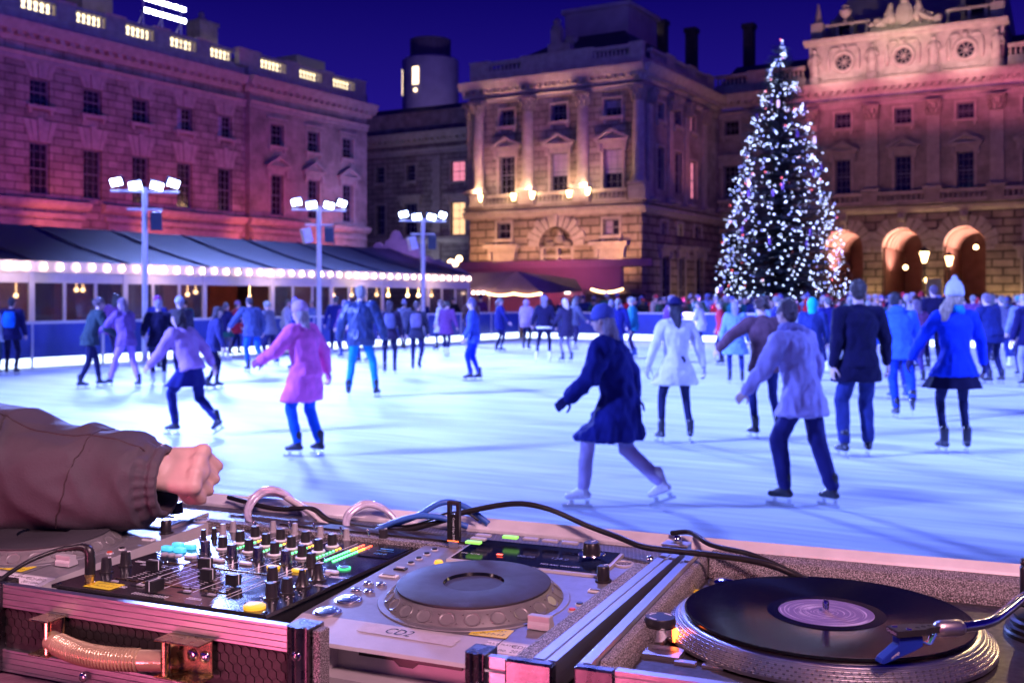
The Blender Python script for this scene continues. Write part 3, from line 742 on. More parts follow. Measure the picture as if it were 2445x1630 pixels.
# power knob with strobe lamp
k = MB(); k.lathe([(.0155, 0), (.0155, .018), (.0145, .0185), (.0155, .0195), (.0158, .0255), (.0148, .0275), (.0001, .0275)], 32, (-.270, 1.076, DZ), ms=[0, 0, 1, 1, 1, 1])
for a0 in (40, 130, 220):
    for j in range(6):
        a = R(a0 + j * 8); k.box(-.270 + .0118 * math.cos(a) - .0008, -.270 + .0118 * math.cos(a) + .0008, 1.076 + .0118 * math.sin(a) - .0008, 1.076 + .0118 * math.sin(a) + .0008, DZ + .0275, DZ + .0278, 2)
i0 = len(k.v); k.xf(Matrix.Identity(4)); part('power_knob', k, [chrome, blackp, white], tt, smooth=40)
k = MB(); k.box(-.2545, -.2525, 1.071, 1.081, DZ + .004, DZ + .016); part('strobe_lamp', k, em('strobe_red', (1, .13, .02), 14), tt)
k = MB(); k.box(-.2765, -.2395, 1.025, 1.056, DZ, DZ + .0045); k.text('start-stop', .0062, flat(-.258, 1.042, DZ + .0048), 1); part('start_button', k, [alu, ink], tt, bevel=.0006)
k = MB(); k.text('33  45', .005, flat(-.2205, 1.038, DZ + .0006), 0); part('lettering', k, white, tt)
for x in (-.232, -.205):
    k = MB(); k.box(x - .0105, x + .0105, 1.018, 1.027, DZ, DZ + .003); part('speed_button', k, alu, tt, bevel=.0005)
k = MB(); k.lathe([(.0205, 0), (.020, .002), (.012, .0065), (.0035, .0075), (.003, .004), (.0001, .004)], 32, (-.251, 1.330, DZ)); part('record_adapter', k, chrome, tt, smooth=50)
k = MB(); k.box(-.018, .018, -.014, .014, 0, .0003); k.text('P.A.T. TESTED', .004, flat(0, .007, .0005), 1); k.text('7-11-13', .0065, flat(.001, -.002, .0005), 1, shear=.3); k.xf(flat(-.262, 1.280, DZ + .0004, 20)); part('sticker', k, [sticker_y, ink], tt)
k = MB(); k.lathe([(.0072, 0), (.0072, .017), (.006, .0185), (.0001, .0185)], 20, (-.048, .973, DZ)); part('target_light', k, chrome, tt, smooth=40)
# tonearm
AX, AY = .105, 1.252
k = MB(); k.lathe([(.046, 0), (.046, .004), (.044, .006), (.044, .010), (.040, .0115), (.040, .016), (.036, .018), (.036, .022), (.022, .024), (.020, .034), (.0001, .034)], 48, (AX, AY, DZ)); tb = part('arm_base', k, blackp, tt, smooth=35)
k = MB()
for a, b_ in ((-.030, -.018), (.018, .030)): k.box(AX + a, AX + b_, AY - .006, AY + .006, DZ + .030, DZ + .072)
k.box(AX - .030, AX + .030, AY - .006, AY + .006, DZ + .072, DZ + .079); k.box(AX - .03, AX + .03, AY - .006, AY + .006, DZ + .028, DZ + .034)
part('gimbal', k, blackp, tb, bevel=.003)
AZ = DZ + .056
ap = smooth_path([(-.002, 1.041, AZ + .0), (.019, 1.055, AZ + .0), (.040, 1.080, AZ), (.055, 1.120, AZ), (.072, 1.173, AZ), (.091, 1.221, AZ), (AX, AY, AZ), (AX + .02, AY + .05, AZ)], 6)
k = MB(); k.tube(ap, .0048, 14); arm = part('tonearm', k, chrome, tt, smooth=60)
k = MB(); k.cap(ap[0], .0075, ap[4], .0075, 18); satin = pb('satin_collar', (.62, .56, .56), .35, 1, .05, 80); part('collar', k, satin, arm, smooth=60)
k = MB(); k.cap(ap[34], .0095, ap[37], .0095, 18); part('collar', k, satin, arm, smooth=60)
k = MB(); k.lathe([(.016, 0), (.017, .002), (.017, .022), (.015, .026), (.0001, .026)], 24, (0, 0, 0), 'y'); k.xf(Matrix.Translation((AX + .024, AY + .052, AZ)) @ Matrix.Rotation(R(-20), 4, 'Z')); part('counterweight', k, blackp, arm, smooth=40)
dirv = (Vector((-.0455, 1.0105, 0)) - Vector((-.002, 1.041, 0))); ang = math.atan2(dirv.y, dirv.x)
HM = Matrix.Translation((-.002, 1.041, AZ)) @ Matrix.Rotation(ang, 4, 'Z')
k = MB(); k.prism([(-.002, -.0045), (.016, -.006), (.022, -.0095), (.050, -.0095), (.050, .0095), (.022, .0095), (.016, .006), (-.002, .0045)], -.002, .0035)
for xx, yy in ((.012, 0), (.019, .0015), (.026, .003)): k.lathe([(.0023, .0036), (.0023, .0037), (.0001, .0037)], 12, (xx, yy, 0), m=1)
for xx, yy in ((.044, -.0045), (.036, .0055)): k.lathe([(.0028, .0036), (.0026, .0045), (.0001, .0046)], 12, (xx, yy, 0), m=2)
i0 = len(k.v); k.text('Ortofon', .0045, flat(.0502, 0, .0), 3); 
k.xf(Matrix.Translation((.0503, 0, .0008)) @ Matrix.Rotation(PI / 2, 4, 'Z') @ Matrix.Rotation(PI / 2, 4, 'X') @ Matrix.Translation((-.0502, 0, 0)), i0)
k.xf(HM); hs = part('headshell', k, [blackp, pb('hole_black', (.004, .004, .005), .8), chrome, white], arm, bevel=.0006)
k = MB(); k.prism([(.022, -.004), (.046, -.004), (.046, -.010), (.062, -.0215), (.064, -.0255), (.060, -.026), (.030, -.0165), (.022, -.013)], -.0055, .0055, 'y')
k.xf(Matrix.Translation((0, 0, 0))); i0 = len(k.v); k.text('omega', .0035, Matrix.Translation((.05, .0057, -.0185)) @ Matrix.Rotation(R(32), 4, 'Y') @ Matrix.Rotation(PI, 4, 'Z') @ Matrix.Rotation(PI / 2, 4, 'X'), 1)
k.xf(HM); part('cartridge', k, [pb('cartridge_blue', (.01, .03, .3), .3, 0, .1, 60), white], hs, bevel=.0008)
k = MB()
for j, mm in enumerate((0, 1, 2)):
    k.tube([Vector(p) + Vector((0, (j - 1) * .003, 0)) for p in smooth_path([(.022, 0, -.009), (.014, .001, -.012), (.010, .001, -.007), (.006, 0, -.002)], 5)], .0009, 6, mm)
k.xf(HM); part('pickup_wires', k, [pb('wire_red', (.6, .03, .02), .4), pb('wire_green', (.02, .3, .12), .4), pb('wire_blue', (.03, .08, .5), .4)], hs, smooth=60)

# ---- the record on the platter
def record_mat():
    m, nt, N, L, b = _new('vinyl_grooves')
    tc = N.new('ShaderNodeTexCoord'); sp = N.new('ShaderNodeSeparateXYZ'); L.new(tc.outputs['Object'], sp.inputs[0])
    cb_ = N.new('ShaderNodeCombineXYZ'); L.new(sp.outputs['X'], cb_.inputs['X']); L.new(sp.outputs['Y'], cb_.inputs['Y'])
    ln = N.new('ShaderNodeVectorMath'); ln.operation = 'LENGTH'; L.new(cb_.outputs[0], ln.inputs[0])
    n = N.new('ShaderNodeTexNoise'); n.noise_dimensions = '1D'; n.inputs['Scale'].default_value = 900; n.inputs['Detail'].default_value = 3; L.new(ln.outputs['Value'], n.inputs['W'])
    b.inputs['Base Color'].default_value = (.006, .006, .007, 1)
    mr = N.new('ShaderNodeMapRange'); mr.inputs['From Min'].default_value = .3; mr.inputs['From Max'].default_value = .7; mr.inputs['To Min'].default_value = .10; mr.inputs['To Max'].default_value = .17
    L.new(n.outputs['Fac'], mr.inputs['Value']); L.new(mr.outputs['Result'], b.inputs['Roughness'])
    b.inputs['Anisotropic'].default_value = .9; b.inputs['Specular IOR Level'].default_value = .5
    tg = N.new('ShaderNodeTangent'); tg.direction_type = 'RADIAL'; tg.axis = 'Z'; L.new(tg.outputs[0], b.inputs['Tangent'])
    return m
def label_mat():
    """purple paper with pale rings of lettering, half of each ring blank"""
    m, nt, N, L, b = _new('record_label_paper')
    tc = N.new('ShaderNodeTexCoord'); sp = N.new('ShaderNodeSeparateXYZ'); L.new(tc.outputs['Object'], sp.inputs[0])
    cb_ = N.new('ShaderNodeCombineXYZ'); L.new(sp.outputs['X'], cb_.inputs['X']); L.new(sp.outputs['Y'], cb_.inputs['Y'])
    ln = N.new('ShaderNodeVectorMath'); ln.operation = 'LENGTH'; L.new(cb_.outputs[0], ln.inputs[0])
    at = N.new('ShaderNodeMath'); at.operation = 'ARCTAN2'; L.new(sp.outputs['Y'], at.inputs[0]); L.new(sp.outputs['X'], at.inputs[1])
    s1 = N.new('ShaderNodeMath'); s1.operation = 'MULTIPLY'; s1.inputs[1].default_value = 420; L.new(ln.outputs['Value'], s1.inputs[0])
    n1 = N.new('ShaderNodeMath'); n1.operation = 'MULTIPLY'; n1.inputs[1].default_value = .55; L.new(at.outputs[0], n1.inputs[0])
    cv = N.new('ShaderNodeCombineXYZ'); L.new(s1.outputs[0], cv.inputs['X']); L.new(n1.outputs[0], cv.inputs['Y'])
    n = N.new('ShaderNodeTexNoise'); n.inputs['Scale'].default_value = 1.1; n.inputs['Detail'].default_value = 3; L.new(cv.outputs[0], n.inputs['Vector'])
    cr = N.new('ShaderNodeValToRGB'); cr.color_ramp.elements[0].position = .52; cr.color_ramp.elements[0].color = (.17, .1, .24, 1)
    cr.color_ramp.elements[1].position = .66; cr.color_ramp.elements[1].color = (.62, .5, .64, 1)
    L.new(n.outputs['Fac'], cr.inputs[0])
    L.new(cr.outputs[0], b.inputs['Base Color']); b.inputs['Roughness'].default_value = .45
    return m
rc = root_at('vinyl_record', FB, 22, SX, SY, DZ + .0234, 'black vinyl record with purple label spinning on the turntable', 'record')
RZ0 = DZ + .0236
k = MB(); k.lathe([(.143, .0), (.1462, .0006), (.1462, .0022), (.145, .0028), (.1425, .0024), (.060, .0024), (.0585, .0020), (.0036, .0020)], 160, (SX, SY, RZ0)); part('disc', k, record_mat(), rc, smooth=25)
k = MB(); k.lathe([(.0485, .0021), (.0485, .0026), (.0036, .0026)], 96, (SX, SY, RZ0)); part('label', k, label_mat(), rc, smooth=30)
k = MB(); k.lathe([(.0600, .00235), (.0600, .0026), (.0487, .0026), (.0487, .0021)], 96, (SX, SY, RZ0)); part('run_out', k, pb('run_out_vinyl', (.004, .004, .005), .12, 0, .1, 60), rc, smooth=30)

# ---- cables
def cable(name, pts, r, mat_, label, cat='cable', kk=7, n=8, extra=None):
    P0 = Vector(pts[0]); o = root_at(name, FA, 23.5, P0.x, P0.y, P0.z, label, cat)
    bpy.data.objects.remove(o)
    k = MB(); k.tube(smooth_path(pts, kk), r, n)
    if extra: extra(k)
    k.xf(Matrix.Translation(-P0))
    q = k.obj(name, mat_, None, smooth=60)
    q.location = FA(*P0); q.rotation_euler = (0, 0, -R(23.5))
    return tag(q, label, cat)
rub = pb('black_rubber', (.018, .015, .016), .35, 0, .2, 40, .1, 200)
rubw = pb('white_rubber', (.72, .66, .66), .42, 0, .08, 40)
rubb = pb('blue_rubber', (.04, .13, .5), .38, 0, .12, 40)
clr = pb('clear_sheath', (.62, .56, .68), .18, .15, .25, 60, .2, 120, coat=.6)
zz = lambda d: HC - d
cable('power_cable', [(-1.10, 1.39, zz(.318)), (-1.0, 1.372, zz(.325)), (-.93, 1.372, zz(.320)), (-.886, 1.36, zz(.333)), (-.80, 1.35, zz(.336)), (-.764, 1.36, zz(.336)), (-.709, 1.375, zz(.321)), (-.683, 1.38, zz(.309)), (-.610, 1.40, zz(.293)), (-.556, 1.40, zz(.295)), (-.490, 1.38, zz(.309)), (-.44, 1.36, zz(.316)), (-.395, 1.335, zz(.3205)), (-.345, 1.32, zz(.3185)), (-.30, 1.31, zz(.3165)), (-.235, 1.30, zz(.318)), (-.19, 1.295, zz(.33)), (-.15, 1.27, zz(.339))], .0041, rub, 'long black cable arching over the back of the cases to the turntable')
cable('power_cable', [(-.375, 1.40, zz(.314)), (-.345, 1.385, zz(.308)), (-.31, 1.35, zz(.3135)), (-.255, 1.325, zz(.315)), (-.205, 1.312, zz(.328)), (-.16, 1.29, zz(.339))], .0034, rub, 'short black cable over the gap where the two cases meet')
cable('audio_cable', [(-1.060, 1.39, zz(.317)), (-1.035, 1.398, zz(.309)), (-1.0, 1.392, zz(.307)), (-.975, 1.38, zz(.311)), (-.93, 1.372, zz(.326)), (-.905, 1.365, zz(.337)), (-.89, 1.36, zz(.339))], .0052, rubw, 'thick white cable rising behind the mixer through the clear loop')
def clearloop(name, c, label):
    pts = [(c[0] + dx, c[1] + dy, zz(d)) for dx, dy, d in ((-.0, -.06, .345), (-.035, -.045, .338), (-.058, -.02, .322), (-.055, .0, .304), (-.036, .008, .296), (-.012, .014, .303), (.006, .02, .322), (.012, .024, .335))]
    P2 = [(x + .006, y - .002, z - .004) for x, y, z in pts]
    return pts, P2
pts, P2 = clearloop('x', (-.975, 1.37), '')
cable('clear_cable', pts, .0046, clr, 'clear sheathed cable standing in a tall loop behind the left of the mixer', extra=lambda k: k.tube(smooth_path(P2, 7), .0038, 8))
pts2 = [(-.818, 1.33, zz(.349)), (-.85, 1.345, zz(.338)), (-.862, 1.365, zz(.322)), (-.85, 1.382, zz(.309)), (-.835, 1.39, zz(.308)), (-.815, 1.395, zz(.316)), (-.80, 1.398, zz(.33))]
P3 = [(x + .006, y - .004, z - .002) for x, y, z in pts2]
cable('clear_cable', pts2, .0046, clr, 'clear sheathed cable in a small loop between the white and blue cables', extra=lambda k: k.tube(smooth_path(P3, 7), .004, 8))
cable('network_cable', [(-.805, 1.36, zz(.336)), (-.775, 1.365, zz(.327)), (-.745, 1.372, zz(.315)), (-.72, 1.385, zz(.299)), (-.700, 1.395, zz(.297)), (-.672, 1.398, zz(.307)), (-.645, 1.398, zz(.324))], .0043, rubb, 'blue cable making the taller hoop beside the memory stick')
cable('network_cable', [(-.80, 1.345, zz(.337)), (-.77, 1.35, zz(.322)), (-.735, 1.36, zz(.313)), (-.70, 1.37, zz(.316)), (-.672, 1.385, zz(.328))], .0043, rubb, 'blue cable making the lower hoop beside the memory stick')
cable('thin_wire', [(-.845, 1.34, zz(.346)), (-.83, 1.35, zz(.337)), (-.79, 1.355, zz(.331)), (-.755, 1.362, zz(.329)), (-.725, 1.37, zz(.32)), (-.70, 1.378, zz(.309)), (-.672, 1.384, zz(.309)), (-.655, 1.386, zz(.318))], .0017, rub, 'thin black wire draped over the blue cables behind the mixer')
# headphone lead with its gold plug
hp = root_at('headphone_lead', FA, 23.5, -.976, .974, HC - .343, 'black lead with angled gold plug in the front left of the mixer', 'lead')
k = MB(); k.tube(smooth_path([(-.995, .974, zz(.2985)), (-1.02, .965, zz(.304)), (-1.035, .93, zz(.314)), (-1.035, .888, zz(.331)), (-1.030, .868, zz(.362)), (-1.022, .862, zz(.4)), (-1.03, .858, zz(.424)), (-1.07, .85, zz(.4245)), (-1.12, .835, zz(.4245))], 8), .0026, 8); part('wire', k, rub, hp, smooth=60)
k = MB(); k.tube(smooth_path([(-.976, .974, zz(.330)), (-.976, .974, zz(.312)), (-.978, .974, zz(.3025)), (-.986, .973, zz(.299)), (-1.0, .971, zz(.3005)), (-1.02, .965, zz(.304))], 6), [.0062] * 7 + [.0058] * 8 + [.0058 - .0009 * (i % 2) - .0002 * i for i in range(16)], 14); part('plug_cover', k, rub, hp, smooth=60)
k = MB(); k.lathe([(.0062, 0), (.0062, .004), (.0056, .0045), (.0056, .009), (.0062, .0095), (.0062, .013)], 18, (-.976, .974, HC - .3428)); part('plug', k, gold, hp, smooth=40)
# ================================================================ PEOPLE
REMESH = []          # objects whose union of limbs is fused into one skin at the end
def fuse(mb, name, mat_, parent, voxel, smooth=3, fold=0.0, fs=6.0):
    o = mb.obj(name, mat_, parent)
    r = o.modifiers.new('skin', 'REMESH'); r.mode = 'VOXEL'; r.voxel_size = voxel; r.use_smooth_shade = True
    s = o.modifiers.new('soft', 'SMOOTH'); s.iterations = smooth; s.factor = .5
    REMESH.append((o, fold, fs))
    return o
def apply_fuse():
    bpy.context.view_layer.update()
    dg = bpy.context.evaluated_depsgraph_get()
    for o, fold, fs in REMESH:
        me = bpy.data.meshes.new_from_object(o.evaluated_get(dg))
        mats = [m for m in o.data.materials]
        o.modifiers.clear(); old = o.data; o.data = me; bpy.data.meshes.remove(old)
        me.name = o.name
        if not len(me.materials):
            for m in mats: me.materials.append(m)
        if fold:
            off = Vector((random.random() * 50, random.random() * 50, random.random() * 50))
            ns = [v.normal.copy() for v in me.vertices]
            for v, n in zip(me.vertices, ns):
                c = v.co
                p = Vector((c.x * fs, c.y * fs, c.z * fs * .55)) + off
                a = noise.noise(p); b = noise.noise(p * 2.3)
                v.co = c + n * (fold * ((.5 - abs(a)) * 1.2 + .5 * b))
        me.shade_smooth()
    REMESH.clear()

CLOTH = {}
def cloth(col, shiny=0.0):
    key = (tuple(round(c, 3) for c in col), shiny)
    if key not in CLOTH: CLOTH[key] = pb('cloth', col, .85 - shiny * .4, 0, .18, 9, .35, 130, sheen=.03, spec=.5 if shiny else .15)
    return CLOTH[key]
SKIN = pb('skin', (.60, .39, .34), .5, 0, .08, 30, .12, 220)
BLADE = pb('skate_steel', (.6, .6, .62), .25, 1, .05, 60)
BOOT = {c: pb('boot_leather', v, .4, 0, .15, 40, .1, 200) for c, v in dict(black=(.02, .02, .03), white=(.75, .75, .78), blue=(.03, .06, .25)).items()}
EYE = pb('eye', (.03, .02, .02), .2, 0, .1, 60)

def loft(mb, rings, n=20):
    """closed stack of ellipses: (centre, rx, ry, right, forward)"""
    o = len(mb.v)
    for c, rx, ry, r_, f_ in rings:
        for k in range(n):
            a = 2 * PI * k / n
            mb.v.append(tuple(c + r_ * (rx * math.cos(a)) + f_ * (ry * math.sin(a))))
    for i in range(len(rings) - 1):
        for k in range(n):
            k2 = (k + 1) % n
            mb.f.append((o + i * n + k, o + i * n + k2, o + (i + 1) * n + k2, o + (i + 1) * n + k)); mb.m.append(0)
    mb.f.append(tuple(o + k for k in range(n - 1, -1, -1))); mb.m.append(0)
    q = o + (len(rings) - 1) * n
    mb.f.append(tuple(q + k for k in range(n))); mb.m.append(0)

def ik(a, b, l1, l2, pole):
    d = b - a; L = min(d.length, (l1 + l2) * .999); d.normalize()
    x = (l1 * l1 - l2 * l2 + L * L) / (2 * L)
    h = math.sqrt(max(0, l1 * l1 - x * x))
    p = (pole - d * pole.dot(d)).normalized()
    return a + d * x + p * h, a + d * L

def hand(mb, wrist, d, palm_n, k, thumb_side, curl=25, bend=None):
    """palm, four bent fingers of unequal length and a thumb leaving the side of the palm"""
    d = d.normalized(); n = (palm_n - d * palm_n.dot(d)).normalized(); s = d.cross(n) * thumb_side
    pc = wrist + d * (.048 * k)
    mb.cap(wrist, .024 * k, wrist + d * .02 * k, .026 * k, 10)
    for off in (-.026, -.009, .009, .026):
        mb.cap(wrist + d * .018 * k + s * off * .7 * k, .0135 * k, wrist + d * .082 * k + s * off * k, .0125 * k, 8)
    for j, (off, ln) in enumerate(((.029, .9), (.010, 1.0), (-.010, .94), (-.028, .74))):
        p = wrist + d * .086 * k + s * off * k
        a = R(curl * .6 + j * 3); dirv = d
        for bi, (sg, rr) in enumerate(((.040, .0092), (.025, .0084), (.020, .0074))):
            if bend: a = R(bend[bi] + j * 4)
            dirv = (d * math.cos(a) + n * math.sin(a)).normalized()
            q = p + dirv * sg * ln * k
            mb.cap(p, rr * k, q, rr * .9 * k, 7); p = q; a += R(curl * 1.3)
    p = wrist + d * .025 * k + s * .028 * k
    for dv, sg, rr in ((d * .55 + s * .25 + n * .8, .040, .0125), (d * .5 - s * .25 + n * .8, .030, .0108), (d * .2 - s * .75 + n * .5, .024, .0092)) if bend else ((d * .6 + s * .75 + n * .3, .042, .0125), (d * .85 + s * .35 + n * .45, .030, .0108), (d * .9 + s * .1 + n * .5, .024, .0092)):
        q = p + dv.normalized() * sg * k
        mb.cap(p, rr * k, q, rr * .9 * k, 7); p = q

HAIRM = {}
def hairmat(col):
    key = tuple(round(c, 3) for c in col)
    if key not in HAIRM: HAIRM[key] = pb('hair_strands', col, .55, 0, .45, 5, .8, 9, stretch=(14, 14, 1.5))
    return HAIRM[key]
def human(label, X, Y, face, H, pose, fit, group=None, far=False, stand=0.0, skates=True, z=0.0, handfn=None):
    """face: 0 looks away from the photographer, 180 looks at him; clothing is parented to the body"""
    S = .06 if skates else .02
    k = (H - S) / 1.75
    lean, tilt, crouch = pose.get('lean', 4), pose.get('tilt', 0), pose.get('crouch', 0)
    if tilt is None: tilt = 0
    fem = fit.get('fem', 0)
    P = Vector((0, 0, (.93 - crouch) * k + S))
    M = Matrix.Rotation(R(tilt), 3, 'Y') @ Matrix.Rotation(-R(lean), 3, 'X')
    u, rt, fw = M @ Vector((0, 0, 1)), M @ Vector((1, 0, 0)), M @ Vector((0, 1, 0))
    tw = Matrix.Rotation(R(pose.get('twist', 0)), 3, u)
    rs, fs_ = tw @ rt, tw @ fw
    sw = (.185 if fem else .205) * k
    Sc = P + u * .49 * k
    N0 = P + u * .535 * k
    uh = (u * .55 + Vector((0, 0, .45))).normalized()
    hd = N0 + uh * .165 * k + fw * .012 * k
    hr = Matrix.Rotation(R(pose.get('head', 0)), 3, 'Z')
    hf = hr @ (fw - uh * fw.dot(uh)).normalized(); hx = hf.cross(uh)
    HRM = Matrix((hx, hf, uh)).transposed()
    legs = []
    for sgn, key in ((-1, 'L'), (1, 'R')):
        fx, fy, fz = pose.get(key, (sgn * .10, 0, 0))
        hip = P + rt * (sgn * .088 * k) - u * .02 * k
        ank = Vector((fx * k, fy * k, .10 * k + S + fz * k))
        kn, an = ik(hip, ank, .425 * k, .425 * k, Vector((sgn * .15, 1, .1)))
        legs.append((hip, kn, an, sgn, pose.get(key + 'y', sgn * 12)))
    arms = []
    for sgn, key in ((-1, 'AL'), (1, 'AR')):
        if key + 'pts' in pose:
            sh, el, wr = [Vector(p) for p in pose[key + 'pts']]
        else:
            ab, fl, eb = pose.get(key, (12, 5, 15))
            sh = Sc + rs * (sgn * sw * .92) - u * .015 * k
            dn = -Vector((0, 0, 1)) * .8 - u * .2
            dn.normalize()
            rot = Matrix.Rotation(R(fl), 3, rs)
            a1 = Matrix.Rotation(R(-ab * sgn), 3, fs_) @ (Matrix.Rotation(R(fl), 3, rs) @ dn)
            el = sh + a1 * .285 * k
            a2 = Matrix.Rotation(R(-ab * sgn * .6), 3, fs_) @ (Matrix.Rotation(R(fl + eb), 3, rs) @ dn)
            wr = el + a2 * .245 * k
        arms.append((sh, el, wr, sgn))
    vox = .014 if far else .0085
    # ---- body: one continuous skin
    b = MB()
    loft(b, [(P - u * .10 * k, .08 * k, .07 * k, rt, fw), (P - u * .04 * k, .155 * k, .105 * k, rt, fw), (P + u * .10 * k, .125 * k, .085 * k, rt, fw), (P + u * .22 * k, .13 * k, .09 * k, rs, fs_), (P + u * .38 * k, .155 * k, .10 * k, rs, fs_), (P + u * .47 * k, .14 * k, .075 * k, rs, fs_), (P + u * .52 * k, .06 * k, .055 * k, rs, fs_)])
    b.cap(N0 - u * .05 * k, .055 * k, hd - uh * .05 * k, .05 * k, 12)
    b.sph(hd + uh * .02 * k - hf * .008 * k, (.074 * k, .092 * k, .095 * k), 16, rot=HRM)
    b.sph(hd - uh * .045 * k + hf * .022 * k, (.056 * k, .066 * k, .07 * k), 14, rot=HRM)
    b.cap(hd + hf * .088 * k + uh * .008 * k, .009 * k, hd + hf * .100 * k - uh * .022 * k, .013 * k, 8)      # nose
    b.cap(hd + hf * .082 * k - uh * .052 * k - hx * .018 * k, .006 * k, hd + hf * .082 * k - uh * .052 * k + hx * .018 * k, .006 * k, 8)   # lips
    for s_ in (-1, 1): b.sph(hd + hx * (s_ * .076 * k) - uh * .008 * k, (.010 * k, .020 * k, .030 * k), 8, rot=HRM)
    gloves = []
    for sh, el, wr, sgn in arms:
        b.cap(Sc - u * .03 * k, .05 * k, sh, .05 * k, 10); b.cap(sh, .05 * k, el, .038 * k, 10); b.cap(el, .038 * k, wr, .026 * k, 10)
        dv = (wr - el).normalized()
        if fit.get('gloves'): gl_ = MB(); hand(gl_, wr, dv, (-rs * sgn + fs_ * .25), k * 1.2, -sgn, 30); gloves.append(gl_)
        if handfn and sgn == 1: handfn(b, wr, dv, k)
        else: hand(b, wr, dv, (-rs * sgn + fs_ * .25), k * (1.12 if far else 1.05), -sgn if True else sgn, 22)
    for hip, kn, an, sgn, yw in legs:
        b.cap(hip, .068 * k, kn, .038 * k, 12); b.cap(kn, .038 * k, an, .028 * k, 12)
    root = fuse(b, 'person', SKIN, None, vox if not handfn else .0042, 2)
    root.location = (X, Y, z); root.rotation_euler = (0, 0, R(face))
    tag(root, label, 'person', group)
    for s_ in (-1, 1):
        e = MB(); e.sph(hd + hf * .078 * k + uh * .012 * k + hx * (s_ * .031 * k), .0115 * k, 8); e.obj('eye', EYE, root, smooth=180)
    for gl_ in gloves: fuse(gl_, 'glove', cloth(fit['gloves']), root, .009, 2)
    # ---- trousers
    cv = .016 if far else .011
    tc, tw_ = fit.get('legs', ((.03, .04, .12), 1.0))
    t = MB()
    loft(t, [(P - u * .11 * k, .09 * k, .08 * k, rt, fw), (P - u * .05 * k, .168 * k, .118 * k, rt, fw), (P + u * .10 * k, .142 * k, .104 * k, rt, fw)])
    for hip, kn, an, sgn, yw in legs:
        t.cap(hip - Vector((0, 0, .02 * k)), .088 * k * (.93 + .07 * tw_), kn, .06 * k * tw_, 12)
        lo = kn + (an - kn) * .93
        t.cap(kn, .06 * k * tw_, lo, .048 * k * (tw_ if tw_ > 1 else tw_ * .9), 12)
    fuse(t, 'trousers', cloth(tc), root, cv, 3, .010 * tw_ * k, 10)
    # ---- boots and blades
    bc = fit.get('boots', 'black')
    for hip, kn, an, sgn, yw in legs:
        q = MB()
        fd = Matrix.Rotation(R(-yw), 3, 'Z') @ Vector((0, 1, 0))
        pit = pose.get('pitch' + ('L' if sgn < 0 else 'R'), 0)
        fd = (fd * math.cos(R(pit)) + Vector((0, 0, -1)) * math.sin(R(pit))).normalized()
        sd = fd.cross(Vector((0, 0, 1))).normalized(); up = sd.cross(fd)
        q.cap(an + up * .10 * k, .05 * k, an - up * .03 * k, .045 * k, 10)
        q.cap(an - fd * .035 * k - up * .055 * k, .036 * k, an + fd * .14 * k - up * .066 * k, .030 * k, 10)
        q.cap(an - up * .02 * k, .042 * k, an + fd * .08 * k - up * .05 * k, .036 * k, 10)
        bt = fuse(q, 'skate' if skates else 'boot', BOOT[bc], root, cv, 2)
        if skates:
            q = MB()
            sole = an - up * (.098 * k); zb = S + .0
            def W_(a_, s2, h_): return an - up * (.098 * k + h_) + fd * a_ * k + sd * s2
            for a0, a1_, h0, h1 in ((-.075, .185, .034, .058), (-.05, -.015, 0, .036), (.085, .12, 0, .036)):
                vs = [W_(a0, -.003, h0), W_(a1_, -.003, h0), W_(a1_, -.003, h1), W_(a0, -.003, h1), W_(a0, .003, h0), W_(a1_, .003, h0), W_(a1_, .003, h1), W_(a0, .003, h1)]
                q.add(vs, [(0, 1, 2, 3), (7, 6, 5, 4), (0, 4, 5, 1), (1, 5, 6, 2), (2, 6, 7, 3), (3, 7, 4, 0)])
            q.obj('blade', BLADE, bt)
    # ---- coat
    if fit.get('coat'):
        col, hem, flare, bulk = fit['coat']
        c = MB(); g = bulk
        loft(c, [(P - u * .06 * k, (.172 + g) * k, (.125 + g) * k, rt, fw), (P + u * .10 * k, (.138 + g) * k * (.95 if fem else 1.04), (.105 + g) * k, rt, fw), (P + u * .24 * k, (.148 + g) * k, (.112 + g) * k, rs, fs_), (P + u * .38 * k, (.175 + g) * k, (.122 + g) * k, rs, fs_), (P + u * .46 * k, (.17 + g * .7) * k, (.098 + g) * k, rs, fs_), (P + u * .525 * k, (.085) * k, (.075) * k, rs, fs_), (P + u * .565 * k, (.066) * k, (.066) * k, rs, fs_)])
        for sh, el, wr, sgn in arms:
            c.cap(Sc + rs * (sgn * .08 * k) - u * .01 * k, .075 * k, sh, (.066 + g * .6) * k, 12)
            if sgn == 1 and fit.get('nosleeve'): continue
            c.cap(sh, (.066 + g * .6) * k, el, (.054 + g * .5) * k, 12); c.cap(el, (.054 + g * .5) * k, el + (wr - el) * .93, (.04 + g * .4) * k, 12)
        hz = hem * H
        if hz < P.z - .05:
            km = (legs[0][1] + legs[1][1]) / 2; spread = abs(legs[0][1].x - legs[1][1].x) / 2
            dep = abs(legs[0][1].y - legs[1][1].y) / 2
            fr = (P.z - hz) / max(.05, P.z - km.z)
            hc = P + (km - P) * fr; hc.z = hz
            loft(c, [(hc, (.15 + flare + g) * k + spread * .5 * fr, (.115 + flare * .8 + g) * k + dep * .7 * fr, Vector((1, 0, 0)), Vector((0, 1, 0))), ((P + hc) / 2, (.165 + flare * .5 + g) * k + spread * .2 * fr, (.122 + flare * .4 + g) * k + dep * .3 * fr, rt, fw), (P + u * .08 * k, (.14 + g) * k, (.104 + g) * k, rt, fw)], 28)
        ct = fuse(c, 'coat', cloth(col, fit.get('shiny', 0)), root, cv, 3, fit.get('fold', .017) * k, 9)
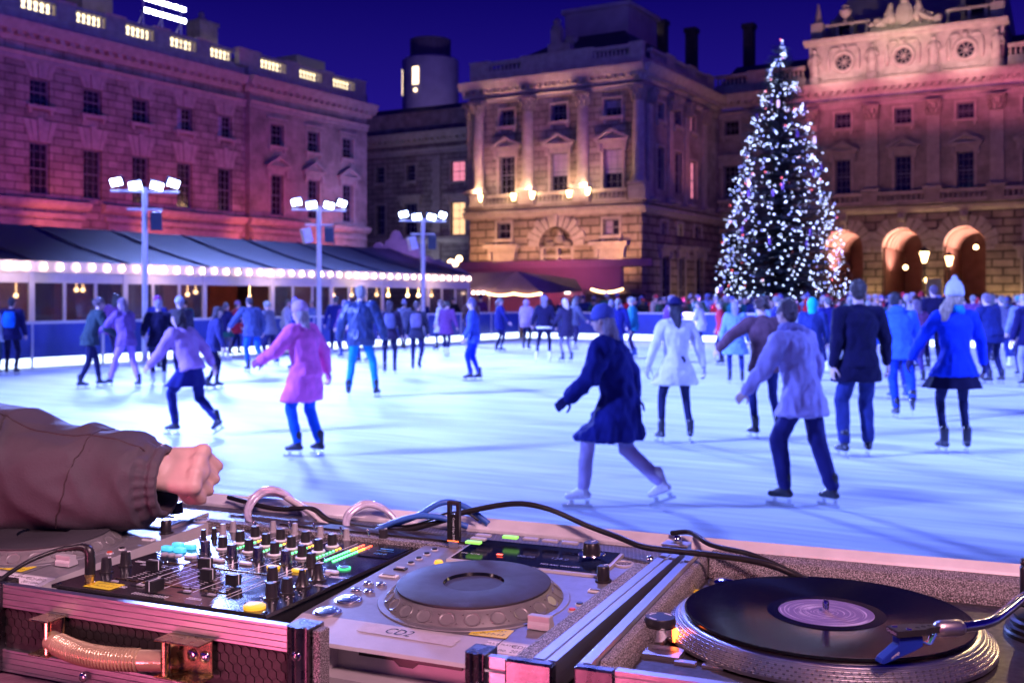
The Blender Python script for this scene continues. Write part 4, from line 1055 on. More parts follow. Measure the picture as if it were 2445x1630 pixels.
        if fit.get('belt'):
            q = MB(); loft(q, [(P - u * .075 * k, (.185 + g) * k, (.138 + g) * k, rt, fw), (P - u * .02 * k, (.185 + g) * k, (.138 + g) * k, rt, fw)], 24); fuse(q, 'belt', cloth(fit['belt']), root, cv, 2)
    if fit.get('skirt'):
        col, hem, flare = fit['skirt']; hz = hem * H
        q = MB(); km = (legs[0][1] + legs[1][1]) / 2; hc = P + (km - P) * .8; hc.z = hz
        n = 40; o = len(q.v); rows = 8
        for i in range(rows + 1):
            f_ = i / rows; cc = P + u * .02 * k + (hc - P) * f_
            for j in range(n):
                a = 2 * PI * j / n; rr = 1 + (.07 * f_ * math.sin(a * 9))
                q.v.append(tuple(cc + Vector((math.cos(a) * (.165 + flare * f_) * k * rr, math.sin(a) * (.125 + flare * .8 * f_) * k * rr, 0))))
        for i in range(rows):
            for j in range(n):
                j2 = (j + 1) % n; q.f.append((o + i * n + j, o + i * n + j2, o + (i + 1) * n + j2, o + (i + 1) * n + j)); q.m.append(0)
        q.f.append(tuple(o + rows * n + j for j in range(n))); q.m.append(0)
        q.obj('skirt', cloth(col), root, smooth=60)
    # ---- head wear and hair
    hc_, st = fit.get('hair', ((.05, .03, .02), 'short'))
    q = MB()
    cr = hd + uh * .032 * k - hf * .016 * k
    q.sph(cr, (.081 * k, .094 * k, .092 * k), 14, rot=HRM)
    if st == 'short': q.sph(hd - hf * .045 * k - uh * .015 * k, (.068 * k, .055 * k, .075 * k), 10, rot=HRM)
    if st in ('long', 'wild'):
        w_ = 1.0 if st == 'long' else 1.35
        q.sph(hd - hf * .05 * k - uh * .06 * k, (.088 * k * w_, .06 * k, .13 * k), 12, rot=HRM)
        q.cap(hd - hf * .06 * k - uh * .10 * k, .065 * k, hd - hf * .085 * k - uh * .26 * k, .04 * k, 10)
    if st == 'pony':
        q.sph(hd - hf * .045 * k, (.07 * k, .055 * k, .08 * k), 10, rot=HRM)
        q.chain([(hd - hf * .1 * k + uh * .02 * k, .026 * k), (hd - hf * .15 * k - uh * .05 * k, .034 * k), (hd - hf * .13 * k - uh * .2 * k, .02 * k)], 8)
    if st == 'curls':
        rg = random.Random(int(X * 100))
        for i in range(26):
            a, e = rg.uniform(0, 2 * PI), rg.uniform(-.5, 1.4)
            v = hx * math.cos(a) * math.cos(e) * .085 + hf * (math.sin(a) * math.cos(e) * .09 - .03) + uh * (math.sin(e) * .09 + .015)
            if v.dot(hf) < .05: q.sph(hd + v * k, rg.uniform(.022, .034) * k, 8)
    if st == 'side':
        q.sph(hd - hf * .04 * k - uh * .04 * k, (.085 * k, .06 * k, .10 * k), 12, rot=HRM)
        q.chain([(hd - hx * .06 * k - hf * .05 * k - uh * .06 * k, .05 * k), (hd - hx * .12 * k - hf * .075 * k - uh * .15 * k, .062 * k), (hd - hx * .13 * k - hf * .08 * k - uh * .24 * k, .035 * k)], 10)
    fuse(q, 'hair', hairmat(hc_), root, cv * .9, 1, .012 * k, 26)
    if fit.get('hat'):
        col, kind = fit['hat']; q = MB()
        if kind == 'beanie':
            q.sph(hd + uh * .052 * k - hf * .012 * k, (.09 * k, .104 * k, .098 * k), 16, rot=HRM)
            loft(q, [(hd + uh * .02 * k - hf * .012 * k, .094 * k, .108 * k, hx, hf), (hd + uh * .06 * k - hf * .012 * k, .093 * k, .107 * k, hx, hf)])
        elif kind == 'bobble':
            q.sph(hd + uh * .062 * k - hf * .012 * k, (.092 * k, .106 * k, .12 * k), 16, rot=HRM); q.sph(hd + uh * .19 * k - hf * .012 * k, .034 * k, 10)
            loft(q, [(hd + uh * .005 * k - hf * .012 * k, .097 * k, .112 * k, hx, hf), (hd + uh * .055 * k - hf * .012 * k, .095 * k, .11 * k, hx, hf)])
        elif kind == 'hood':
            q.sph(hd + uh * .01 * k - hf * .028 * k, (.108 * k, .115 * k, .14 * k), 16, rot=HRM); q.cap(N0 - u * .02 * k, .09 * k, hd - uh * .05 * k - hf * .03 * k, .09 * k, 12)
        elif kind == 'brim':
            q.sph(hd + uh * .058 * k - hf * .012 * k, (.086 * k, .1 * k, .085 * k), 16, rot=HRM)
            loft(q, [(hd + uh * .045 * k - hf * .012 * k, .145 * k, .16 * k, hx, hf), (hd + uh * .06 * k - hf * .012 * k, .14 * k, .155 * k, hx, hf)])
        elif kind == 'collar_hood':
            q.sph(N0 - fw * .075 * k + u * .0 * k, (.12 * k, .07 * k, .085 * k), 12); q.cap(N0 - rt * .07 * k, .05 * k, N0 + rt * .07 * k, .05 * k, 10)
        fuse(q, 'hood' if 'hood' in kind else 'hat', cloth(col), root, cv, 2, .004 * k, 22)
    if fit.get('scarf'):
        q = MB(); q.sph(N0 + u * .03 * k, (.098 * k, .098 * k, .06 * k), 14)
        q.cap(N0 + fw * .05 * k - rt * .05 * k, .05 * k, N0 - fw * .06 * k + rt * .04 * k, .045 * k, 10)
        fuse(q, 'scarf', cloth(fit['scarf']), root, cv, 2, .01 * k, 18)
    if fit.get('bag'):
        q = MB(); loft(q, [(P + u * (.12 + .36 * i_ / 5) * k - fw * (.17 + .02 * math.sin(i_ * .63)) * k, (.11 + .03 * math.sin(i_ * .63)) * k, (.05 + .04 * math.sin(i_ * .63)) * k, rt, fw) for i_ in range(6)], 16); fuse(q, 'backpack', cloth(fit['bag']), root, cv, 2, .01 * k, 9)
    return root

NAVY, INK, BLK = (.012, .012, .13), (.009, .007, .06), (.006, .004, .03)
stand_ = dict(L=(-.11, .02, 0), R=(.11, -.02, 0))
GLIDE = dict(L=(-.13, .14, 0), R=(.14, -.16, .0), lean=9)
skaters = 'people skating on the ice'
def sk(*a, **k): return human(*a, group=skaters, **k)
sk('tall short haired man in a long black coat and blue jeans, back turned', 3.60, 11.06, 3, 1.85, dict(L=(-.15, .02, 0), R=(.13, .10, 0), lean=3, AL=(10, -4, 8), AR=(20, 6, 8), head=-12),
   dict(coat=(BLK, .43, .055, .022), legs=((.02, .03, .14), 1.22), hair=((.06, .04, .035), 'short')))
sk('woman in a bright blue coat, short black skirt and knitted bobble hat', 4.72, 11.37, -2, 1.80, dict(L=(-.115, .0, 0), R=(.135, .03, 0), lean=2, AL=(34, 14, 6), AR=(22, 4, 10)),
   dict(coat=((.005, .035, .5), .46, .075, .012), skirt=(BLK, .375, .14), legs=((.012, .014, .06), .82), hair=((.42, .3, .22), 'side'), hat=((.42, .42, .5), 'bobble'), scarf=((.01, .2, .55)), fem=1, gloves=INK))
sk('woman in a flared white coat with dark hat and long hair', 1.88, 12.19, 8, 1.66, dict(L=(-.19, .02, 0), R=(.19, .05, 0), lean=5, AL=(24, -6, 14), AR=(22, -14, 14)),
   dict(coat=((.6, .58, .66), .405, .105, .006), legs=((.015, .016, .06), .86), hair=((.02, .014, .03), 'long'), hat=(INK, 'brim'), fem=1, gloves=(.3, .28, .4)))
sk('person in a blue hooded jacket leaning behind the man in the black coat', 5.33, 14.66, -12, 1.76, dict(L=(-.05, .0, 0), R=(.10, -.42, .16), pitchR=35, lean=16, tilt=-3, AL=(14, 24, 40), AR=(20, 14, 30), head=-38),
   dict(coat=((.03, .1, .55), .47, .03, .028), legs=((.01, .05, .42), 1.1), hair=((.02, .015, .025), 'short'), hat=((.03, .1, .5), 'collar_hood')))
sk('skater in a long navy coat with pale lavender trousers striding to the left', .86, 8.45, 72, 1.66, dict(L=(-.12, .30, 0), R=(.10, -.34, .05), pitchR=22, lean=14, AL=(18, 20, 30), AR=(16, -28, 22), crouch=.06),
   dict(coat=((.012, .016, .16), .33, .09, .035), legs=((.42, .36, .6), 1.1), hair=((.4, .32, .4), 'long'), hat=((.10, .12, .45), 'beanie'), boots='white', fold=.034, gloves=(.02, .02, .1)))
sk('bareheaded skater in a pale lavender jacket and dark trousers leaning left', 2.32, 8.50, 40, 1.66, dict(L=(-.12, .10, 0), R=(.14, -.20, 0), lean=11, tilt=-6, AL=(22, 18, 26), AR=(16, -12, 26)),
   dict(coat=((.36, .32, .6), .44, .05, .02), legs=((.02, .02, .12), 1.25), hair=((.12, .08, .1), 'short'), fold=.032, scarf=(.2, .18, .4)))
sk('curly haired man in a brown jacket holding his arm out left', 2.99, 12.57, 12, 1.69, dict(L=(-.12, .05, 0), R=(.14, -.05, 0), lean=12, AL=(56, 16, 26), AR=(30, 10, 24)),
   dict(coat=((.11, .05, .07), .47, .02, .03), legs=((.015, .02, .11), .92), hair=((.08, .045, .05), 'curls'), boots='black'))
sk('broad man in a shiny dark padded jacket and turquoise jeans', -2.53, 17.82, -4, 1.87, dict(L=(-.20, .02, 0), R=(.24, .06, 0), lean=4, AL=(24, -4, 14), AR=(26, -2, 12)),
   dict(coat=((.015, .03, .10), .47, .0, .05), shiny=1, legs=((.01, .22, .42), 1.05), hair=((.3, .27, .32), 'short'), fold=.022, gloves=INK))
sk('child in a pink coat and blue trousers with fair hair down', -2.15, 11.18, 62, 1.62, dict(L=(-.10, .05, 0), R=(.10, -.12, 0), lean=9, AL=(26, 34, 30), AR=(24, -20, 20)),
   dict(coat=((.85, .16, .5), .36, .05, .045), legs=((.01, .12, .62), 1.1), hair=((.5, .4, .42), 'long'), hat=((.55, .34, .55), 'beanie'), fem=1, gloves=(.4, .1, .3)))
sk('skater in a lavender top and long navy skirt bent forward mid stride', -3.87, 12.89, 66, 1.62, dict(L=(-.08, .20, 0), R=(.10, -.36, .06), pitchR=25, lean=22, crouch=.06, AL=(22, 30, 20), AR=(26, -30, 14)),
   dict(coat=((.42, .24, .52), .5, .0, .03), skirt=((.012, .014, .12), .36, .14), legs=((.012, .014, .11), 1.1), hair=((.05, .03, .05), 'long'), fem=1))
sk('person in a dark green jacket hunched over dark trousers on the left', -7.77, 19.64, -50, 1.70, dict(L=(-.10, .22, 0), R=(.12, -.22, 0), lean=18, AL=(20, 30, 40), AR=(20, 20, 40)), dict(coat=((.03, .05, .06), .47, .02, .035), legs=((.01, .01, .05), 1.0), hair=((.16, .1, .13), 'curls')))
sk('person in purple striped trousers with one leg swung out', -7.09, 19.64, 60, 1.68, dict(L=(-.12, .34, 0), R=(.14, -.20, 0), lean=12, AL=(24, 40, 20), AR=(20, 10, 30)), dict(coat=((.18, .09, .3), .47, .02, .03), legs=((.36, .2, .6), 1.05), hair=((.2, .12, .2), 'long'), fem=1))
sk('person in black standing beside the purple striped trousers', -6.62, 20.0, 20, 1.64, dict(lean=8, AL=(20, 20, 40), AR=(26, 10, 40), **stand_), dict(coat=(BLK, .46, .03, .03), legs=((.02, .02, .06), 1.0), hair=((.3, .25, .34), 'short'), boots='white'))
sk('person carrying a bright blue backpack at the left edge', -10.78, 22.99, 8, 1.67, dict(lean=3, **stand_), dict(coat=(INK, .46, .02, .03), legs=(BLK, .95), hair=((.02, .02, .04), 'short'), bag=(.01, .16, .7)))
sk('person in a white jacket cut by the left edge', -11.10, 22.9, 20, 1.60, dict(lean=6, L=(-.1, .1, 0), R=(.1, -.1, 0)), dict(coat=((.62, .66, .7), .46, .02, .04), legs=((.03, .07, .12), 1.0), hair=((.1, .07, .1), 'long')))
sk('person in a grey blue jacket and blue jeans gliding beside the barrier', -5.82, 23.94, 36, 1.72, dict(L=(-.08, .04, 0), R=(.10, -.36, .12), pitchR=30, lean=16, AL=(40, 20, 30), AR=(20, -10, 30)), dict(coat=((.06, .08, .2), .47, .02, .035), legs=((.02, .12, .55), 1.05), hair=((.05, .04, .06), 'short')))
sk('girl in a dark green skirt and white skates near the tent', -7.6, 28.3, -30, 1.55, dict(lean=4, AL=(16, 30, 60), AR=(16, 30, 60), **stand_), dict(coat=(INK, .5, .0, .02), skirt=((.01, .06, .05), .4, .09), legs=((.1, .08, .12), .85), hair=((.1, .08, .1), 'pony'), boots='white', fem=1))
sk('left one of two dark dressed skaters with pale bag straps, arms linked', -2.66, 23.25, 6, 1.62, dict(L=(-.12, .02, 0), R=(.12, .12, 0), lean=5, AL=(14, 6, 20), AR=(16, 4, 12)), dict(coat=((.03, .02, .05), .47, .02, .02), legs=((.01, .012, .05), .95), hair=((.04, .02, .04), 'long'), bag=(.10, .10, .2), fem=1))
sk('right one of two dark dressed skaters, one skate lifted behind', -2.16, 24.2, -4, 1.60, dict(L=(-.10, .02, 0), R=(.12, -.3, .10), pitchR=30, lean=7, AL=(16, 4, 12), AR=(14, 4, 22)), dict(coat=((.02, .02, .045), .47, .02, .02), legs=((.012, .012, .06), .95), hair=((.06, .03, .05), 'pony'), bag=(.12, .1, .2), fem=1))
sk('skater in a pale cream coat near the far barrier', -2.22, 34.0, 70, 1.62, dict(L=(-.1, .16, 0), R=(.1, -.16, 0), lean=6), dict(coat=((.55, .56, .6), .36, .06, .03), legs=((.03, .04, .12), .9), hair=((.16, .1, .1), 'long'), fem=1))
sk('slim skater dressed all in bright blue in the middle of the ice', -.75, 21.41, 84, 1.66, dict(L=(-.04, .08, 0), R=(.05, -.1, 0), lean=5, AL=(6, 8, 18), AR=(6, -8, 18)), dict(coat=((.05, .09, .42), .46, .0, .01), legs=((.006, .03, .5), 1.0), hair=((.12, .09, .22), 'short')))
sk('woman in a black jacket with a white belt and black leggings', .84, 27.71, -6, 1.72, dict(L=(-.22, .0, 0), R=(.14, .05, 0), lean=4, AL=(26, 4, 30), AR=(20, 4, 26)), dict(coat=(BLK, .5, .0, .03), belt=(.7, .7, .75), legs=(BLK, .82), hair=((.16, .13, .2), 'long'), hat=((.14, .14, .3), 'beanie'), boots='white', fem=1))
sk('long haired blonde in a short dark coat with bare looking legs', 1.42, 27.71, 40, 1.66, dict(L=(-.09, .06, 0), R=(.13, -.06, 0), lean=6, AL=(20, 20, 30), AR=(16, 16, 30)), dict(coat=((.02, .016, .05), .40, .04, .03), legs=((.16, .14, .24), .8), hair=((.62, .52, .5), 'long'), fem=1))
sk('woman in a dusty lavender parka and black shorts', .45, 34.2, -30, 1.62, dict(lean=5, **stand_), dict(coat=((.34, .24, .38), .46, .02, .05), legs=(BLK, .9), hair=((.3, .22, .25), 'long'), hat=((.4, .28, .4), 'hood'), fem=1))
sk('heavy man in dark navy bending to the left near the right edge', 9.31, 20.64, 22, 1.78, dict(L=(-.10, .0, 0), R=(.20, -.02, 0), lean=17, AL=(24, 20, 20), AR=(26, 12, 24)), dict(coat=((.012, .02, .12), .45, .02, .05), legs=((.012, .014, .07), 1.05), hair=((.22, .16, .24), 'short')))
sk('man in black jacket and pale jeans cut by the right edge', 9.62, 19.83, 4, 1.72, dict(lean=4, **stand_), dict(coat=(INK, .46, .02, .04), legs=((.3, .3, .5), 1.05), hair=((.05, .03, .05), 'short')))
sk('child in a pale blue coat seen past the brown jacket', 4.32, 20.64, -8, 1.60, dict(L=(-.12, .04, 0), R=(.14, -.04, 0), lean=4, AL=(16, 4, 12), AR=(16, 4, 12)), dict(coat=((.16, .28, .62), .36, .05, .04), legs=((.02, .03, .14), .95), hair=((.3, .26, .42), 'long'), fem=1))
sk('person in a maroon jacket and lilac scarf between blue jacket and blue coat', 7.85, 20.64, 10, 1.64, dict(lean=5, **stand_), dict(coat=((.12, .04, .12), .46, .02, .03), legs=((.05, .03, .14), 1.0), hair=((.1, .06, .12), 'long'), scarf=((.38, .26, .44)), fem=1))
sk('very tall dark figure standing out above the crowd by the lit arches', 9.72, 24.6, 0, 1.96, dict(lean=2, **stand_), dict(coat=(BLK, .46, .03, .03), legs=(BLK, 1.05), hair=((.08, .05, .1), 'short')))
sk('man with pale bald head and grey sleeves holding his hand behind', 10.75, 22.4, -8, 1.74, dict(lean=6, AL=(20, -10, 40), AR=(26, -16, 50), **stand_), dict(coat=((.16, .19, .36), .46, .02, .04), legs=((.02, .02, .07), 1.0), hair=((.55, .45, .5), 'short')))
sk('person in a turquoise hood behind the black coated man', 5.4, 19.2, -20, 1.66, dict(lean=8, L=(-.1, .12, 0), R=(.1, -.12, 0)), dict(coat=((.02, .03, .14), .46, .02, .03), legs=(INK, 1.0), hair=((.1, .08, .1), 'short'), hat=((.01, .42, .48), 'hood')))
sk('person in brown gliding on one leg left of the lavender top', -6.4, 20.85, 50, 1.70, dict(L=(-.08, .10, 0), R=(.1, -.3, .1), pitchR=30, lean=15), dict(coat=((.05, .04, .08), .47, .02, .03), legs=((.015, .015, .08), 1.0), hair=((.3, .24, .34), 'short'), hat=((.4, .4, .55), 'beanie')))
sk('child in black leggings behind the navy skirt', -5.43, 19.36, -60, 1.52, dict(lean=10, L=(-.1, .12, 0), R=(.1, -.12, 0)), dict(coat=((.03, .03, .12), .46, .02, .03), legs=(BLK, .9), hair=((.06, .04, .06), 'long'), fem=1))
sk('man in dark blue carrying a red bag by the right edge', 10.2, 20.9, -14, 1.76, dict(L=(-.06, .04, 0), R=(.12, -.30, .1), pitchR=30, lean=9), dict(coat=((.02, .03, .16), .46, .02, .04), legs=(INK, 1.0), hair=((.1, .06, .1), 'short'), bag=(.4, .03, .05)))

# further skaters, smaller in the picture
rgm = random.Random(4)
mids = [(6.3, 17.4, 'grey', 'beanie'), (7.0, 23.5, 'navy', 'short hair'), (8.6, 27.0, 'plum', 'long hair'), (6.9, 29.5, 'pale blue', 'bobble hat'), (5.2, 26.5, 'red', 'short hair'), (10.6, 28.5, 'white', 'beanie'), (12.2, 27.2, 'navy', 'long hair'), (3.4, 29.8, 'teal', 'curly hair'), (11.6, 25.2, 'grey', 'ponytail'), (13.4, 31.0, 'plum', 'short hair'), (2.6, 26.4, 'navy', 'ponytail'), (-4.6, 29.6, 'plum', 'beanie'), (-5.2, 31.5, 'navy', 'short hair'), (-3.4, 33.4, 'grey', 'bobble hat'), (9.5, 33.0, 'pale blue', 'curly hair'), (-8.2, 24.6, 'navy', 'beanie'), (-9.3, 25.0, 'plum', 'long hair'), (5.9, 33.2, 'white', 'ponytail'), (-1.4, 36.6, 'brown', 'short hair'), (-6.0, 26.6, 'grey', 'curly hair'), (-4.9, 24.6, 'navy', 'bobble hat'), (-3.8, 27.4, 'pale blue', 'long hair'), (-6.9, 32.4, 'white', 'short hair'), (-8.0, 30.8, 'red', 'beanie'), (-1.9, 30.6, 'plum', 'curly hair'), (-.4, 33.0, 'navy', 'ponytail'), (2.0, 34.6, 'grey', 'long hair'), (3.4, 36.0, 'teal', 'bobble hat'), (4.4, 30.4, 'plum', 'beanie'), (6.3, 25.6, 'navy', 'curly hair'), (7.9, 30.6, 'white', 'long hair'), (10.2, 30.4, 'grey', 'short hair'), (11.9, 32.6, 'navy', 'bobble hat'), (13.9, 29.4, 'brown', 'beanie'), (9.0, 24.4, 'pale blue', 'ponytail'), (12.6, 28.4, 'red', 'curly hair')]
mcol = dict(grey=(.10, .10, .16), navy=(.012, .014, .13), plum=(.12, .04, .16), white=(.5, .5, .58), red=(.42, .02, .04), teal=(.01, .13, .2), brown=(.1, .05, .05))
mcol['pale blue'] = (.15, .24, .55)
for x, y, c, h in mids:
    st = {'short hair': 'short', 'long hair': 'long', 'curly hair': 'curls', 'ponytail': 'pony'}.get(h, 'short')
    f_ = dict(coat=(mcol[c], rgm.uniform(.40, .48), .03, rgm.uniform(.015, .045)), legs=(rgm.choice([(.01, .01, .06), (.02, .03, .16), (.03, .02, .07)]), rgm.uniform(.85, 1.1)), hair=((rgm.uniform(.03, .3),) * 3, st), fem=rgm.random() < .5, boots=rgm.choice(['black', 'white', 'blue']))
    if h in ('beanie', 'bobble hat'): f_['hat'] = ((rgm.uniform(.05, .4), rgm.uniform(.05, .3), rgm.uniform(.2, .5)), h.split()[0])
    a = rgm.uniform(-.2, .2)
    u_ = 1222.5 + 2550 * x / y
    sk(f'skater in a {c} jacket with {h} ' + ('near the middle floodlight pole' if u_ < 700 else 'near the farthest floodlight pole' if u_ < 1100 else 'in the middle of the far ice' if u_ < 1500 else 'on the far ice under the tree' if u_ < 1950 else 'on the far ice below the arches'), x, y, rgm.uniform(-90, 90), rgm.uniform(1.55, 1.78), dict(L=(-.11, .12 + a, 0), R=(.12, -.14 - a, 0), lean=rgm.uniform(4, 14), AL=(rgm.uniform(12, 30), rgm.uniform(-10, 25), 20), AR=(rgm.uniform(12, 30), rgm.uniform(-10, 25), 25)), f_, far=True)

# ---- the crowd behind the rink barrier
crowd = 'spectators standing behind the rink barrier'
protos = []
for i, (fem, hair, hat, coat) in enumerate(((0, 'short', None, .45), (1, 'long', None, .40), (0, 'short', 'beanie', .46), (1, 'long', 'bobble', .38), (0, 'curls', None, .44), (1, 'pony', None, .42), (0, 'short', 'hood', .45), (1, 'long', 'brim', .36))):
    f_ = dict(coat=((.03, .03, .1), coat, .03, .035), legs=((.02, .02, .06), 1.0), hair=((.06, .04, .05), hair), fem=fem)
    if hat: f_['hat'] = ((.2, .2, .3), hat)
    protos.append((human('x', 0, 0, 0, 1.66 + .03 * (i % 4), dict(lean=3 + i % 3 * 3, AL=(14, 10 * (i % 4), 20 + 20 * (i % 3)), AR=(14, 8, 30), head=(-30 + 20 * (i % 4)), **stand_), f_, group=crowd, far=True, skates=False), hair, hat))
# ---- the DJ at the left: only his right arm reaches into the picture
def fist(b, wr, dv, k):
    n = Vector((-.08, .74, -.64))
    hand(b, wr - dv * .034, dv, n, 1.06, 1, 58, (66, 158, 236)); wr = wr - dv * .022
    d = dv.normalized(); s_ = d.cross(n.normalized())
    b.sph(wr + d * .048 + n * .004, (.050, .036, .019), 14, rot=Matrix((d, s_, d.cross(s_))).transposed())
    for off, up in ((.030, .0), (.011, .003), (-.010, .002), (-.029, -.002)):
        b.sph(wr + d * .083 + s_ * off - n.normalized() * (.006 + up), .0135, 10)
    b.cap(wr - d * .06, .033, wr + d * .01, .029, 12)
A0, B0 = -1.60, .80
pw = FA(A0, B0)
SH, EL, WR = (.19, .07, 1.45), (.27, .34, 1.412), (.505, .425, 1.402)
dj = human('disc jockey in a brown jacket reaching his fist over the left player', pw.x, pw.y, -23.5, 1.78, dict(lean=7, ARpts=[SH, EL, WR], AL=(12, 30, 50), L=(-.12, .02, 0), R=(.12, -.04, 0)),
           dict(coat=((.13, .07, .075), .44, .02, .035), legs=((.02, .02, .04), 1.05), hair=((.05, .035, .03), 'short'), nosleeve=True), skates=False, handfn=fist)
jacket_m = pb('jacket_shell', (.072, .056, .07), .66, 0, .12, 14, .3, 300, sheen=.05, spec=.3)
sp_ = smooth_path([(.10, -.02, 1.455), SH, (.235, .215, 1.430), (.27, .34, 1.405), (.385, .386, 1.388), (.470, .412, 1.384), (.520, .428, 1.383)], 24)
mb = MB(); ns = len(sp_); na = 96
def srad(f):
    pts = [(0, .092), (.2, .086), (.45, .079), (.55, .076), (.72, .067), (.86, .060), (.93, .052), (.95, .046), (.972, .050), (1, .046)]
    for (a, ra), (b_, rb) in zip(pts[:-1], pts[1:]):
        if f <= b_: return ra + (rb - ra) * (f - a) / (b_ - a)
    return .045
fr_prev = None
for i, p in enumerate(sp_):
    f = i / (ns - 1)
    t_ = (sp_[min(i + 1, ns - 1)] - sp_[max(i - 1, 0)]).normalized()
    nx = t_.cross(Vector((0, 0, 1))).normalized(); ny = nx.cross(t_)
    for j in range(na):
        a = 2 * PI * j / na
        r_ = srad(f)
        q1 = noise.noise(Vector((f * 7.5 + .9 * math.sin(a + .6), math.cos(a) * .9, math.sin(a) * .9 + 3)))
        q2 = noise.noise(Vector((f * 17 + 1.8 * math.sin(a * 1 + 2.2), math.cos(a) * 1.6 + 7, math.sin(a) * 1.6)))
        fold = (.5 - abs(q1)) * .018 + (.5 - abs(q2)) * .005
        if f > .90: fold = fold * .2 + .0028 * math.sin(a * 17 + 3 * math.sin(a * 3)) * (1 if f < .96 else .6)
        sag = .010 * max(0, -math.sin(a)) * math.sin(PI * min(1, max(0, (f - .3) / .6)))
        rr = r_ + fold * (.6 + .4 * math.sin(PI * f)) + sag
        mb.v.append(tuple(p + nx * (math.cos(a) * rr) + ny * (math.sin(a) * rr * 1.06)))
for i in range(ns - 1):
    for j in range(na):
        j2 = (j + 1) % na
        mb.f.append((i * na + j, i * na + j2, (i + 1) * na + j2, (i + 1) * na + j)); mb.m.append(0)
# turn the cuff inwards
q = (ns - 1) * na; c_ = sp_[-1]; o = len(mb.v)
for sc_, back in ((.86, 0), (.8, .03)):
    for j in range(na):
        v = Vector(mb.v[q + j]); mb.v.append(tuple(c_ + (v - c_) * sc_ - (sp_[-1] - sp_[-2]).normalized() * back))
for j in range(na):
    j2 = (j + 1) % na
    mb.f += [(q + j, q + j2, o + j2, o + j), (o + j, o + j2, o + na + j2, o + na + j)]; mb.m += [0, 0]
def on_sleeve(i, a):
    j = int(a / (2 * PI) * na) % na
    return Vector(mb.v[i * na + j])
seam1 = [on_sleeve(i, R(62)) for i in range(30, int(ns * .93), 3)]
ring_i = int(ns * .70)
seam2 = [on_sleeve(ring_i + int(6 * math.sin(R(a))), R(a)) for a in range(0, 361, 6)]
mb2 = MB(); mb2.tube(seam1, .0011, 5); mb2.tube(seam2, .0011, 5)
slv = mb.obj('sleeve', jacket_m, dj, smooth=180)
mb2.obj('seam', pb('seam_thread', (.05, .03, .035), .6), slv, smooth=60)

